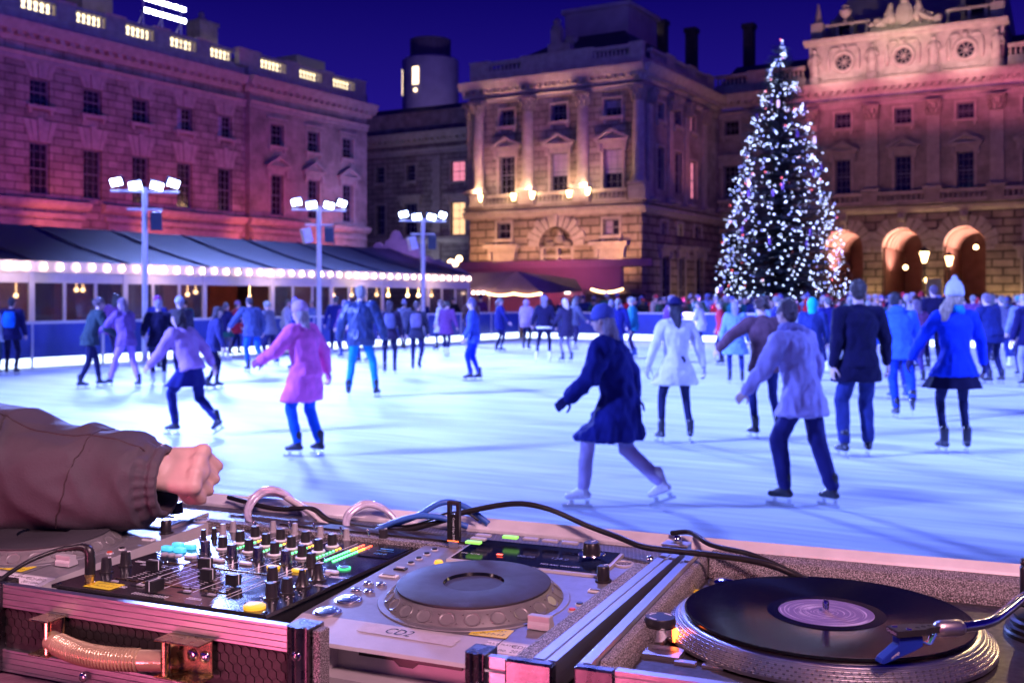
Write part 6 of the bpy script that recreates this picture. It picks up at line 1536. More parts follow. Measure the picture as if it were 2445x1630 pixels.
class Facade:
    """a wall in the courtyard frame; u runs along it, d is depth into it (negative is proud), z is up"""
    def __init__(s, root, A0, B0, axis, out):
        s.root, s.axis, s.c = root, axis, (A0, B0)
        s.out = out
    def P(s, u, d, z):
        b = BASE[s.root.name]
        if s.axis == 'A': p = Vector((u, s.c[1] - s.out * d, z))          # front: faces -B when out = -1
        else: p = Vector((s.c[0] - s.out * d, u, z))                      # side: faces +A when out = 1
        return tuple(p - b)
    def box(s, mb, u0, u1, d0, d1, z0, z1, m=0):
        vs = [s.P(u, d, z) for z in (z0, z1) for u, d in ((u0, d0), (u1, d0), (u1, d1), (u0, d1))]
        mb.add(vs, [(3, 2, 1, 0), (4, 5, 6, 7), (0, 1, 5, 4), (1, 2, 6, 5), (2, 3, 7, 6), (3, 0, 4, 7)], m)
    def poly(s, mb, pts, d0, d1, m=0):
        n = len(pts)
        vs = [s.P(u, d0, z) for u, z in pts] + [s.P(u, d1, z) for u, z in pts]
        mb.add(vs, [tuple(range(n)), tuple(range(2 * n - 1, n - 1, -1))] + [(i, i + n, (i + 1) % n + n, (i + 1) % n) for i in range(n)], m)
    def prof(s, mb, u0, u1, pr, m=0):
        """moulding: profile (d,z) run from u0 to u1, with returned ends"""
        n = len(pr)
        vs = [s.P(u0, d, z) for d, z in pr] + [s.P(u1, d, z) for d, z in pr]
        mb.add(vs, [tuple(range(n)), tuple(range(2 * n - 1, n - 1, -1))] + [(i, i + n, (i + 1) % n + n, (i + 1) % n) for i in range(n)], m)
    def wall(s, mb, u0, u1, z0, z1, ops, dep=.3, m=0):
        us = sorted({u0, u1, *[o[0] for o in ops], *[o[1] for o in ops]}); zs = sorted({z0, z1, *[o[2] for o in ops], *[o[3] for o in ops]})
        for a, b in zip(us[:-1], us[1:]):
            for c, d in zip(zs[:-1], zs[1:]):
                mu, mz = (a + b) / 2, (c + d) / 2
                if any(o[0] < mu < o[1] and o[2] < mz < o[3] for o in ops): continue
                mb.quad(s.P(a, 0, c), s.P(b, 0, c), s.P(b, 0, d), s.P(a, 0, d), m)
        for a, b, c, d in ops:
            for (p, q) in (((a, c), (b, c)), ((b, c), (b, d)), ((b, d), (a, d)), ((a, d), (a, c))):
                mb.quad(s.P(p[0], 0, p[1]), s.P(q[0], 0, q[1]), s.P(q[0], dep, q[1]), s.P(p[0], dep, p[1]), m)
    def window(s, u0, u1, z0, z1, nx=3, nz=4, g=None, dep=.24, sill=True, arch=.14, ped=False, vous=False, hood=False, curtain=0, ks=.0):
        w = MB(); fw = .075
        s.box(w, u0, u0 + fw, dep - .05, dep + .03, z0, z1); s.box(w, u1 - fw, u1, dep - .05, dep + .03, z0, z1)
        s.box(w, u0 + fw, u1 - fw, dep - .05, dep + .03, z0, z0 + fw); s.box(w, u0 + fw, u1 - fw, dep - .05, dep + .03, z1 - fw, z1)
        s.box(w, u0 + fw, u1 - fw, dep - .04, dep + .02, (z0 + z1) / 2 - .035, (z0 + z1) / 2 + .035)
        for i in range(1, nx): u = u0 + (u1 - u0) * i / nx; s.box(w, u - .012, u + .012, dep - .02, dep + .02, z0 + fw, z1 - fw)
        for i in range(1, nz):
            if i * 2 == nz: continue
            z = z0 + (z1 - z0) * i / nz; s.box(w, u0 + fw, u1 - fw, dep - .022, dep + .018, z - .012, z + .012)
        fr = w.obj('window', sash, s.root)
        p = MB(); p.quad(s.P(u0 + .03, dep + .022, z0 + .03), s.P(u1 - .03, dep + .022, z0 + .03), s.P(u1 - .03, dep + .022, z1 - .03), s.P(u0 + .03, dep + .022, z1 - .03))
        p.obj('pane', g or glass, fr)
        if curtain:
            p = MB()
            s.box(p, u0 + .09, u0 + (u1 - u0) * curtain, dep + .0, dep + .012, z0 + .12 + (z1 - z0) * (.35 if curtain > .9 else 0), z1 - .1); p.obj('blind', blind, fr)
        t = MB(); sl_ = MB()
        if sill: s.box(sl_, u0 - .22, u1 + .22, -.20, dep, z0 - .20, z0); s.box(sl_, u0 - .12, u0 + .05, -.14, -.004, z0 - .42, z0 - .2); s.box(sl_, u1 - .05, u1 + .12, -.14, -.004, z0 - .42, z0 - .2); sl_.obj('sill', trim, fr)
        if arch:
            s.box(t, u0 - arch, u0, -.07, .05, z0, z1 + arch); s.box(t, u1, u1 + arch, -.07, .05, z0, z1 + arch); s.box(t, u0, u1, -.07, .05, z1, z1 + arch)
        uc = (u0 + u1) / 2
        if vous:                                     # fan of long voussoirs over a plain opening
            n = 5; zz = z1 + .02; hh = vous
            for i in range(n):
                a0, a1 = -1 + 2 * i / n, -1 + 2 * (i + 1) / n
                hw0, hw1 = (u1 - u0) / 2 * 1.05, (u1 - u0) / 2 * 1.75
                h2 = hh * (1.12 if i == n // 2 else 1)
                s.poly(t, [(uc + a0 * hw0 + .015, zz), (uc + a1 * hw0 - .015, zz), (uc + a1 * hw1 - .02, zz + h2), (uc + a0 * hw1 + .02, zz + h2)], -.05 - (.05 if i == n // 2 else 0), .02)
        if ped or hood:
            zz = z1 + arch + .12; hw = (u1 - u0) / 2 + .52
            s.box(t, u0 - arch + .02, u1 + arch - .02, -.05, .02, z1 + arch - .01, zz + .01)
            s.box(t, uc - hw + .12, uc + hw - .12, -.16, -.003, zz, zz + .16); s.box(t, uc - hw, uc + hw, -.34, -.003, zz + .16, zz + .30)
            for sg in (-1, 1):
                s.box(t, uc + sg * (hw - .30) - .12, uc + sg * (hw - .30) + .12, -.22, -.003, zz - .45, zz)
            if ped:
                ph = ped
                s.poly(t, [(uc - hw, zz + .303), (uc + hw, zz + .303), (uc, zz + .303 + ph)], -.10, -.003)
                s.poly(t, [(uc - hw - .05, zz + .303), (uc - hw + .25, zz + .303), (uc, zz + .20 + ph), (uc, zz + .42 + ph)], -.36, -.004)
                s.poly(t, [(uc + hw + .05, zz + .303), (uc, zz + .42 + ph), (uc, zz + .20 + ph), (uc + hw - .25, zz + .303)], -.36, -.004)
            else: s.box(t, uc - hw - .08, uc + hw + .08, -.4, -.003, zz + .303, zz + .42)
        if t.v: t.obj('surround', trim, fr)
        return fr
    def cornice(s, u0, u1, z, step=.62, mat_=None, big=1.0):
        c = MB()
        s.prof(c, u0, u1, [(0, z - .95), (-.10, z - .95), (-.14, z - .85), (-.22, z - .72), (-.22, z - .56), (-.62 * big, z - .52), (-.70 * big, z - .34), (-.82 * big, z - .12), (-.86 * big, z), (0, z + .06)])
        u = u0 + .2
        while u < u1 - .3: s.box(c, u, u + .26, -.58 * big, -.222, z - .72, z - .522); u += step
        return c.obj('cornice', mat_ or trim, s.root)
    def entab(s, u0, u1, z0, z1):
        c = MB(); h = z1 - z0
        s.prof(c, u0, u1, [(0, z0), (-.10, z0), (-.10, z0 + h * .32), (-.15, z0 + h * .36), (-.20, z0 + h * .46), (-.20, z0 + h * .5), (-.04, z0 + h * .54), (0, z0 + h * .55)])
        return c.obj('architrave', trim, s.root)
    def balustrade(s, u0, u1, z0, z1, d0=.0, th=.32, step=.36, lit=None, sunk=True):
        c = MB()
        s.box(c, u0, u1, d0 - .04, d0 + th + .04, z1 - .22, z1); s.box(c, u0, u1, d0 - .03, d0 + th + .03, z0, z0 + .16)
        n = max(2, round((u1 - u0) / step))
        for i in range(n):
            u = u0 + (u1 - u0) * (i + .5) / n; h = z1 - .22 - z0 - .16
            c.lathe([(.085, 0), (.085, .08 * h), (.05, .14 * h), (.105, .38 * h), (.085, .55 * h), (.045, .8 * h), (.08, .9 * h), (.08, h)], 8, s.P(u, d0 + th / 2, z0 + .16))
        o = c.obj('balustrade', trim, s.root, smooth=50)
        if lit:
            p = MB(); s.box(p, u0 + .1, u1 - .1, d0 + th + .10, d0 + th + .14, z0 + .02, z0 + .80); p.obj('glow_panel', lit, o)  # glowing panel added behind the balusters, standing in for light on them
        return o
    def pedestal(s, u0, u1, z0, z1, d0=-.06, d1=.44):
        c = MB(); s.box(c, u0, u1, d0, d1, z0, z1); s.box(c, u0 - .05, u1 + .05, d0 - .06, d1 + .05, z1, z1 + .1)
        return c.obj('parapet_pier', trim, s.root)
    def column(s, u, z0, z1, r=.36, d=-.25, flat_=False, cap=True):
        c = MB(); h = z1 - z0; ch = .95 if cap else .3
        s.box(c, u - r * 1.45, u + r * 1.45, d - r * 1.45, d + r * 1.45 if not flat_ else -.004, z0, z0 + .18)
        if flat_:
            s.box(c, u - r * 1.2, u + r * 1.2, d - .08, -.004, z0 + .18, z0 + .38)
            s.box(c, u - r, u + r, d, -.004, z0 + .38, z1 - ch)
        else:
            c.lathe([(r * 1.38, .18), (r * 1.4, .26), (r * 1.18, .33), (r * 1.25, .42), (r * 1.02, .48), (r, .7), (r * .99, h * .35), (r * .94, h * .65), (r * .86, h - ch - .08), (r * .93, h - ch - .05), (r * .86, h - ch)], 20, s.P(u, d, z0))
        sh = c.obj('column' if not flat_ else 'pilaster', trim, s.root, smooth=40)
        if cap:
            k = MB(); base = Vector(s.P(u, d if not flat_ else d + .02, z1 - ch))
            k.lathe([(r * .86, 0), (r * .95, .4), (r * 1.05, .62), (r * 1.3, .78)], 12, base)
            for row, (zz, n, rr, ln) in enumerate(((.05, 8, .93, .34), (.34, 8, 1.02, .34))):
                for i in range(n):
                    a = 2 * PI * (i + .5 * row) / n; dx, dy = math.cos(a), math.sin(a)
                    p0 = base + Vector((dx * r * rr, dy * r * rr, zz)); p1 = base + Vector((dx * r * (rr + .12), dy * r * (rr + .12), zz + ln * .8)); p2 = base + Vector((dx * r * (rr + .42), dy * r * (rr + .42), zz + ln * .85))
                    k.tube([p0, p1, p2], [.10, .10, .05], 6)
            for sx in (-1, 1):
                for sy in (-1, 1): k.sph(base + Vector((sx * r * 1.05, sy * r * 1.05, .74)), .13, 8)
            s.box(k, u - r * 1.4, u + r * 1.4, d - r * 1.4, (d + r * 1.4) if not flat_ else -.005, z1 - .14, z1 - .002)
            k.obj('capital', trim_d, sh, smooth=60)
        return sh
def broot(name, A, B, label, cat='building'):
    o = thing(name, FC(A, B), 31, label, cat); BASE[o.name] = Vector((A, B, 0)); return o

# ---------------- left range
lr = broot('stone_range', -50.7, 40, 'long stone range on the left washed in pink light, with lit balustrade on its roof')
F = Facade(lr, -50.7, 0, 'B', 1); F2 = Facade(lr, -50.3, 0, 'B', 1)
bl = [35.7 + 3.3 * i for i in range(-5, 5)]; be = [53.15, 56.75, 60.45]
wo, wo2 = [], []
for b in bl: wo += [(b - .60, b + .60, 11.88, 13.3), (b - .60, b + .60, 7.2, 9.94)]
for b in be: wo2 += [(b - .65, b + .65, 11.85, 13.32), (b - .62, b + .62, 7.22, 9.94)]
w = MB(); F.wall(w, 14, 50.64, 0, 16, wo, .3); w.obj('wall', rustic, lr)
w = MB(); F2.wall(w, 50.64, 62.7, 0, 16, wo2, .3)
w.quad(F2.P(50.64, 0, 0), F2.P(50.64, .4, 0), F2.P(50.64, .4, 16), F2.P(50.64, 0, 16)); w.quad(F2.P(62.7, 0, 0), F2.P(62.7, 9, 0), F2.P(62.7, 9, 16.9), F2.P(62.7, 0, 16.9)); w.obj('wall', ashlar, lr)
w = MB(); F.box(w, 14, 62.6, .9, 1.0, 0, 16); w.obj('inner_wall', pb('dark_room', (.01, .01, .015), .9), lr)
for i, b in enumerate(bl):
    F.window(b - .6, b + .6, 11.88, 13.3, 3, 4, vous=.95, arch=0, curtain=(.0 if i % 5 < 3 else .45), g=None)
    F.window(b - .6, b + .6, 7.2, 9.94, 3, 6, vous=1.15, arch=0, sill=False)
for b in be:
    F2.window(b - .65, b + .65, 11.85, 13.32, 3, 4, arch=.13, hood=False)
    F2.window(b - .62, b + .62, 7.22, 9.94, 3, 6, arch=.16, ped=.55, sill=False)
    k = MB(); F2.box(k, b - .95, b + .95, -.16, -.003, 13.56, 13.74); k.obj('lintel', trim, lr)
F.cornice(14, 50.2, 16.0); F2.cornice(50.2, 63.1, 16.02)
F.entab(14, 50.63, 14.1, 15.0); F2.entab(50.6, 62.75, 14.1, 15.0)
for u0, u1, f_ in ((14, 38.7, F), (39.55, 50.5, F), (50.5, 56.3, F2), (58.6, 62.75, F2)):
    k = MB()
    f_.prof(k, u0, u1, [(0, 6.98), (-.12, 6.98), (-.42, 6.90), (-.42, 6.74), (-.30, 6.58), (-.14, 6.46), (0, 6.44)])
    f_.box(k, u0 + .2, u1 - .3, -.2, -.003, 5.98, 6.24); f_.box(k, u0 + .4, u1 - .5, -.12, -.004, 5.3, 5.84)
    k.obj('string_course', trim, lr)
strip = em('baluster_glow', (1, .82, .48), 3.2, (.8, .7, .5))  # emissive, imitates light falling on the balusters
k = MB(); F.box(k, 14, 50.64, .05, .5, 16.06, 16.7); F2.box(k, 50.64, 62.6, .05, .5, 16.06, 16.7); k.obj('parapet', trim, lr)
prev = 14.0
for i, (u0, u1) in enumerate(((18.2, 20.2), (21.5, 23.5), (24.8, 26.8), (28.0, 30.0), (31.2, 33.3), (34.5, 36.7), (37.9, 39.9), (41.2, 43.3), (44.45, 46.55), (47.65, 49.75), (51.65, 54.1), (55.4, 57.75), (58.9, 61.35))):
    ff = F if u1 < 50 else F2
    ff.balustrade(u0, u1, 16.7, 17.7, .05, .34, .34, lit=strip)
    ff.pedestal(prev, u0, 16.7, 17.7, .02, .46); prev = u1
F2.pedestal(prev, 62.6, 16.7, 17.7, .02, .46)
k = MB(); k.add([F.P(14, .6, 16.7), F.P(62.4, .6, 16.7), F.P(60, 5, 18.6), F.P(14, 5, 18.6)], [(0, 1, 2, 3)]); k.add([F.P(62.4, .6, 16.7), F.P(62.4, 9, 16.7), F.P(60, 5, 18.6)], [(0, 1, 2)]); k.obj('roof', slate, lr)
k = MB(); F.box(k, 47.9, 49.4, 1.2, 2.4, 17.0, 19.2); F.box(k, 47.8, 49.5, 1.1, 2.5, 19.2, 19.4); k.lathe([(.3, 19.4), (.35, 19.6), (.16, 19.75), (.2, 19.95), (.0001, 20.15)], 10, F.P(48.6, 1.8, 0)); k.obj('chimney', trim_d, lr)
k = MB(); F.box(k, 57.2, 60.2, 1.5, 3.6, 17.2, 19.0); k.obj('plant_room', pb('lead_grey', (.16, .16, .2), .7), lr)
k = MB(); F.box(k, 40.2, 42.3, 2.5, 4, 17.2, 19.6); k.obj('chimney', trim_d, lr)
rig = broot('floodlight_rig', -51.2, 44.2, 'scaffold rig with two rows of blazing floodlights on the left roof', 'floodlight')
Fr = Facade(rig, -51.2, 0, 'B', 1)
k = MB()
for u in (42.9, 44.3, 45.75):
    k.tube([Fr.P(u, 0, 16.8), Fr.P(u, 0, 19.7)], .04, 6); k.tube([Fr.P(u, 0, 18.6), Fr.P(u + .2, 1.4, 17)], .03, 6)
for z in (18.6, 19.3): k.tube([Fr.P(42.7, 0, z), Fr.P(46, 0, z)], .035, 6)
k.obj('scaffold', polem, rig, smooth=50)
riglamp = em('rig_lamp', (.92, .92, 1), 40, (.9, .9, .9))
for zi, z in enumerate((18.66, 19.36)):
    for j in range(6):
        u = 43.0 + j * .54
        k = MB(); Fr.box(k, u - .22, u + .22, -.22, -.04, z - .13, z + .13); h_ = k.obj('floodlight', boxm, rig)
        k = MB(); Fr.box(k, u - .20, u + .20, -.235, -.222, z - .11, z + .11); k.obj('lamp_glass', riglamp, h_)

# ---------------- far range behind: left wing, tower
lw = broot('stone_wing', -54, 73.8, 'dim bluish wing with two lit windows between the pink range and the pavilion')
F = Facade(lw, 0, 73.8, 'A', -1)
ops = [(-58.2, -57.2, 11.7, 13.1), (-54.9, -53.9, 11.7, 13.1), (-58.2, -57.15, 7.2, 9.8), (-55.1, -53.7, 7.1, 9.8), (-50.3, -48.85, 11.4, 13.1), (-50.3, -48.85, 6.95, 9.7), (-46.4, -45.2, 11.6, 13.1), (-46.4, -45.2, 7.1, 9.8), (-43, -41.8, 11.6, 13.1), (-43, -41.8, 7.1, 9.8), (-61.6, -60.5, 11.7, 13.1), (-61.6, -60.5, 7.1, 9.8)]
w = MB(); F.wall(w, -66, -39.4, 0, 15.6, ops, .3); w.obj('wall', rustic, lw)
w = MB(); F.box(w, -66, -39.4, .9, 1, 0, 15.6); w.obj('inner_wall', bpy.data.materials['dark_room'], lw)
for i, o_ in enumerate(ops):
    g = pink_glass if i == 4 else warm_glass if i == 5 else None
    F.window(*o_, 2 if g else 3, 4, g=g, sill=o_[2] > 10, arch=.14, hood=(i in (3, 5)), ped=0)
F.cornice(-66, -39.4, 15.7, mat_=trim); F.entab(-66, -39.4, 13.9, 14.8)
k = MB(); F.prof(k, -66, -39.4, [(0, 6.9), (-.35, 6.85), (-.35, 6.6), (0, 6.3)]); k.obj('string_course', trim, lw)
for q0, q1 in ((-52.1, -51.3), (-48.3, -47.6)):
    k = MB(); zz = .1
    for i in range(30):
        F.box(k, q0 - (.12 if i % 2 else 0), q1, -.16, -.003, zz + .01, zz + .44); zz += .47
        if zz > 13.3: break
    k.obj('quoin', trim, lw)
k = MB(); F.box(k, -66, -39.4, .1, .5, 15.76, 17.4); F.box(k, -66, -39.4, .0, .56, 17.4, 17.55); k.obj('parapet', trim_d, lw)
k = MB(); k.add([F.P(-66, .6, 17.0), F.P(-39.4, .6, 17.0), F.P(-39.4, 5.5, 19.0), F.P(-66, 5.5, 19.2)], [(0, 1, 2, 3)]); k.obj('roof', slate, lw)
tw = broot('round_tower', -65.3, 92, 'round concrete tower with lit slit windows rising behind the wing', 'tower')
c0 = (0, 0, 0); cm = pb('pale_concrete', (.30, .27, .36), .8, 0, .12, .8, .3, 4)
k = MB(); k.lathe([(2.95, 0), (2.95, 26.6), (2.7, 26.75), (2.7, 26.8), (.0001, 26.9)], 40, c0); k.obj('shaft', cm, tw, smooth=40)
k = MB(); k.lathe([(2.05, 26.7), (2.05, 28.6), (2.15, 28.62), (2.15, 28.8), (.0001, 28.85)], 32, c0)
for i in range(20):
    a = 2 * PI * i / 20; k.box(2.06 * math.cos(a) - .05, 2.06 * math.cos(a) + .05, 2.06 * math.sin(a) - .05, 2.06 * math.sin(a) + .05, 26.8, 28.6)
k.obj('louvre_drum', pb('drum_grey', (.12, .1, .14), .7), tw, smooth=40)
for aa, z0, z1 in ((-143, 23, 25.6), (-86, 23.7, 25.5)):
    k = MB(); i0 = len(k.v); k.box(2.9, 2.97, -.36, .36, z0, z1); k.xf(Matrix.Rotation(R(aa), 4, 'Z'), i0); k.obj('window', em('tower_window', (1, .72, .42), 4, (.5, .4, .3)) if aa < -100 else bpy.data.materials['tower_window'], tw)
k = MB(); k.sph((2.96 * math.cos(R(-86)), 2.96 * math.sin(R(-86)), 23.1), .22, 8); k.obj('wall_lamp', bpy.data.materials['tower_window'], tw)

# ---------------- pavilion
pv = broot('stone_pavilion', -33, 60.2, 'projecting stone pavilion with columns and pediments lit by warm lanterns')
F = Facade(pv, 0, 60.2, 'A', -1); S_ = Facade(pv, -26.9, 0, 'B', 1)
A0, A1 = -39.5, -26.9
up = [(-37.1, -35.98, 13.0, 14.1), (-33.2, -32.08, 13.0, 14.1), (-29.45, -28.25, 13.0, 14.1)]
mi = [(-37.15, -35.92, 8.55, 11.05), (-33.26, -32.02, 8.55, 11.0), (-29.5, -28.2, 8.45, 11.0)]
gr = [(-37.3, -36.25, 5.6, 6.65), (-29.5, -28.4, 5.6, 6.62)]
w = MB(); F.wall(w, A0, A1, 7.5, 15.2, up + mi, .35); w.quad(F.P(A0, 0, 0), F.P(A0, 13.6, 0), F.P(A0, 13.6, 16), F.P(A0, 0, 16)); w.obj('wall', rustic, pv)
# ground storey with its arch
ac, ar, azs = -32.86, 1.26, 5.0
w = MB(); F.wall(w, A0, A1, 0, 7.0, gr + [(ac - ar, ac + ar, 0, azs), (ac - ar, ac + ar, azs, azs + ar)], .5)
n = 14
for i in range(n):
    a0, a1 = PI * i / n, PI * (i + 1) / n
    x0, z0 = ac + ar * math.cos(a0), azs + ar * math.sin(a0); x1, z1 = ac + ar * math.cos(a1), azs + ar * math.sin(a1)
    w.quad(F.P(x0, 0, z0), F.P(x1, 0, z1), F.P(x1, 0, azs + ar), F.P(x0, 0, azs + ar)); w.quad(F.P(x0, 0, z0), F.P(x1, 0, z1), F.P(x1, .6, z1), F.P(x0, .6, z0))
w.quad(F.P(ac - ar, .6, 0), F.P(ac + ar, .6, 0), F.P(ac + ar, .6, azs + ar), F.P(ac - ar, .6, azs + ar)); w.obj('wall', rustic_b, pv)
k = MB()
for i in range(13):
    a0, a1 = PI * i / 13 + .02, PI * (i + 1) / 13 - .02; r1 = ar + (.95 if i % 2 else .78) + (.25 if i == 6 else 0)
    F.poly(k, [(ac + ar * math.cos(a0), azs + ar * math.sin(a0)), (ac + ar * math.cos(a1), azs + ar * math.sin(a1)), (ac + r1 * math.cos(a1), azs + r1 * math.sin(a1)), (ac + r1 * math.cos(a0), azs + r1 * math.sin(a0))], -.10 - (.12 if i == 6 else 0), .01)
k.obj('arch_stones', trim, pv)
k = MB(); F.box(k, ac - ar, ac + ar, .1, .45, azs - .12, azs + .02); F.box(k, ac - .1, ac + .1, .1, .4, 3.2, azs - .12); F.box(k, ac - ar, ac + ar, .15, .35, 4.3, 4.45); F.box(k, ac - ar, ac - ar + .25, .1, .45, 3, azs - .12); F.box(k, ac + ar - .25, ac + ar, .1, .45, 3, azs - .12); k.obj('arch_transom', trim, pv)
k = MB(); k.lathe([(.0001, 0), (.28, .05), (.36, .2), (.3, .5), (.15, .6), (.0001, .62)], 14, F.P(ac + .1, .3, azs + .15)); k.sph(F.P(ac + .1, .3, azs + .88), .2, 10)
for sg in (-1, 1): k.sph(F.P(ac + sg * .62, .38, azs + .22), (.4, .2, .22), 10)
k.obj('carving', trim_d, pv, smooth=60)
for g in gr: F.window(*g, 2, 2, arch=.16, sill=True, curtain=.5 if g[0] > -30 else 0)
for uc in (-36.85, -29.0):
    k = MB(); F.box(k, uc - 1.05, uc + 1.05, -.2, -.003, 4.72, 4.95); F.box(k, uc - 1.3, uc + 1.3, -.5, -.003, 4.95, 5.2); F.box(k, uc - .78, uc + .78, -.08, -.004, 2.4, 4.7)
    for sg in (-1, 1): F.box(k, uc + sg * .9 - .14, uc + sg * .9 + .14, -.3, -.005, 4.2, 4.72)
    k.obj('door_hood', trim, pv)
for f_, u0, u1 in ((F, A0 - .35, A1 + .35), (S_, 59.9, 73.7)):
    k = MB(); f_.prof(k, u0, u1, [(0, 6.95), (-.14, 6.95), (-.2, 7.1), (-.34, 7.2), (-.36, 7.42), (0, 7.52)]); k.obj('string_course', trim, pv)
    f_.cornice(u0 - .1, u1 + .1, 16.0, .55); f_.entab(u0 + .3, u1 - .3, 14.62, 15.2)
    # balcony with balusters under the columns
    k = MB(); f_.box(k, u0 + .1, u1 - .1, -.40, -.003, 7.53, 7.72); k.obj('balcony', trim_d, pv)
segs = [(-38.0, -35.55), (-34.1, -31.5), (-30.1, -27.7)]
for u0, u1 in segs: F.balustrade(u0, u1, 7.72, 8.5, -.38, .22, .3)
for u in (-38.59, -34.8, -30.8, -26.97):
    k = MB(); F.box(k, u - .56, u + .56, -.66, -.003, 7.725, 8.6); k.obj('column_base', trim, pv)
    F.column(u, 8.62, 14.7, .38, -.30)
F.column(-39.3, 8.62, 14.7, .32, -.10, True); 
k = MB(); F.box(k, -27.35, -26.6, -.2, .8, 7.73, 8.6); k.obj('column_base', trim, pv)
for o_ in up: F.window(*o_, 3, 3, arch=.14, curtain=.98 if o_[0] > -30 else 0)
for i, o_ in enumerate(mi): F.window(*o_, 3, 5, arch=.18, ped=.52, sill=False, curtain=(0, .97, .96)[i])
# parapet
k = MB(); F.box(k, A0, A1, .06, .5, 16.07, 16.6); S_.box(k, 60.8, 73.7, .06, .5, 16.07, 16.6); k.obj('parapet', trim, pv)
pr_ = A0
for u0, u1 in ((-38.0, -35.5), (-30.3, -27.75)):
    F.balustrade(u0, u1, 16.6, 17.4, .1, .3, .3); F.pedestal(pr_, u0, 16.6, 17.38, .04, .5); pr_ = u1
F.pedestal(pr_, A1, 16.6, 17.38, .04, .5)
for u0, u1 in ((62, 64.2), (65.6, 68), (69.4, 71.6)): S_.balustrade(u0, u1, 16.6, 17.4, .1, .3, .3); S_.pedestal(u1 + .02, u1 + 1.35, 16.6, 17.38, .04, .5)
k = MB(); F.box(k, -33.5, -31.9, .0, .6, 17.5, 18.0); F.box(k, -33.3, -32.6, .05, .6, 18.0, 19.0)
k.lathe([(.3, 19.0), (.36, 19.15), (.2, 19.3), (.28, 19.5), (.0001, 19.75)], 10, F.P(-32.95, .3, 0)); k.sph(F.P(-31.9, .3, 18.2), (.5, .25, .3), 10); k.obj('roof_statue', trim_d, pv, smooth=50)
k = MB(); a, b_, c_, d_ = F.P(-39.2, .6, 16.7), F.P(-27.1, .6, 16.7), F.P(-27.1, 13, 16.7), F.P(-39.2, 13, 16.7)
e, f, g, h_ = F.P(-34.6, 5, 19.6), F.P(-30.4, 5, 19.6), F.P(-30.4, 10, 19.6), F.P(-34.6, 10, 19.6)
k.add([a, b_, c_, d_, e, f, g, h_], [(0, 1, 5, 4), (1, 2, 6, 5), (2, 3, 7, 6), (3, 0, 4, 7), (4, 5, 6, 7)]); k.obj('roof', slate, pv)
k = MB(); F.box(k, -35.0, -30.2, 5.2, 10, 19.0, 21.3); F.box(k, -35.2, -30.0, 5.0, 10.2, 21.3, 21.6); k.obj('attic_block', pb('attic_render', (.26, .22, .28), .8, 0, .15, 1), pv)
# side wall with windows
ops = [(62.6, 63.65, 13.0, 14.1), (65.4, 66.5, 13.0, 14.1), (68.1, 69.1, 12.95, 14.1), (62.6, 63.65, 8.6, 11.3), (65.4, 66.6, 8.6, 11.3), (68.15, 69.4, 8.45, 11.0)]
gops = [(63.2, 64.2, 5.75, 6.6), (65.9, 66.8, 5.8, 6.6), (68.9, 70.2, 5.8, 6.6), (63.25, 64.5, 0, 4.4), (66.1, 67.2, 0, 4.45), (69.2, 70.6, 0, 4.5)]
w = MB(); S_.wall(w, 60.2, 73.8, 7.0, 16, ops, .35); w.obj('wall', ashlar, pv)
w = MB(); S_.wall(w, 60.2, 73.8, 0, 7.0, gops, .5); w.obj('wall', rustic_b, pv)
w = MB(); S_.box(w, 60.9, 73.6, .9, 1, 0, 16); F.box(w, -39.2, -27.95, .9, 1, 0, 16); w.obj('inner_wall', bpy.data.materials['dark_room'], pv)
for i, o_ in enumerate(ops): S_.window(*o_, 2, 4, arch=.14, sill=i < 3, g=pink_glass if i in (2, 5) else None)
for i, o_ in enumerate(gops):
    S_.window(*o_, 2, 3 if i < 3 else 6, arch=.15, sill=False, hood=i >= 3, g=None if i != 1 else warm_glass)
for u in (61.3, 64.6, 67.4, 70.7): S_.column(u, 7.75, 14.7, .34, -.14, True)
for i, (u, z) in enumerate(((-38.2, 8.9), (-35.7, 8.85), (-34.3, 8.9), (-31.6, 8.85), (-30.3, 8.95))):
    t = broot('wall_lantern', u, 59.6, ('lantern at the foot of the leftmost pavilion column', 'lantern left of the second pavilion column', 'lantern at the foot of the second pavilion column', 'lantern left of the third pavilion column', 'lantern at the foot of the third pavilion column')[i], 'lantern')
    t['group'] = 'warm lanterns along the pavilion balcony'
    a, b_ = MB(), MB(); lantern(a, b_, (0, 0, z - .62), .8); a.box(-.03, .03, -.03, .2, z - .95, z - .87); a.obj('lantern_frame', ironm, t, smooth=40); b_.obj('lantern_glass', em('balcony_lantern', (1, .66, .28), 26, (.9, .8, .6)) if i == 0 else bpy.data.materials['balcony_lantern'], t)

# ---------------- main block behind the tree
mn = broot('palace_block', -14, 73.8, 'great stone block at the right with attic, round windows and lit arched passages')
F = Facade(mn, 0, 73.8, 'A', -1)
A0, A1 = -27.3, 14
arcs = [(-18.0 - .05, 1.28), (-14.26, 1.28), (-10.42, 1.28)]
upw = [(-26.5, -25.4, 13.35, 14.4), (-22.9, -21.8, 13.35, 14.4)] + [(c - .53, c + .53, 13.2, 14.25) for c in (-18.1, -14.2, -10.36, -6.5, -2.7, 1.2, 5, 9)]
miw = [(-26.55, -25.35, 8.9, 11.2), (-22.95, -21.75, 8.9, 11.2)] + [(c - .52, c + .52, 8.75, 11.1) for c in (-18.1, -14.2, -10.36, -6.5, -2.7, 1.2, 5, 9)]
w = MB(); F.wall(w, A0, A1, 7.3, 15.2, upw + miw, .35); w.obj('wall', ashlar, mn)
azs = 5.05
gw = [(-6.9, -5.9, 5.3, 6.5), (-26.4, -25.4, 5.3, 6.5), (-23, -22, 5.3, 6.5), (-7.0, -5.8, 0, 4.3), (-26.5, -25.3, 0, 4.3), (-23.1, -21.9, 0, 4.3)]
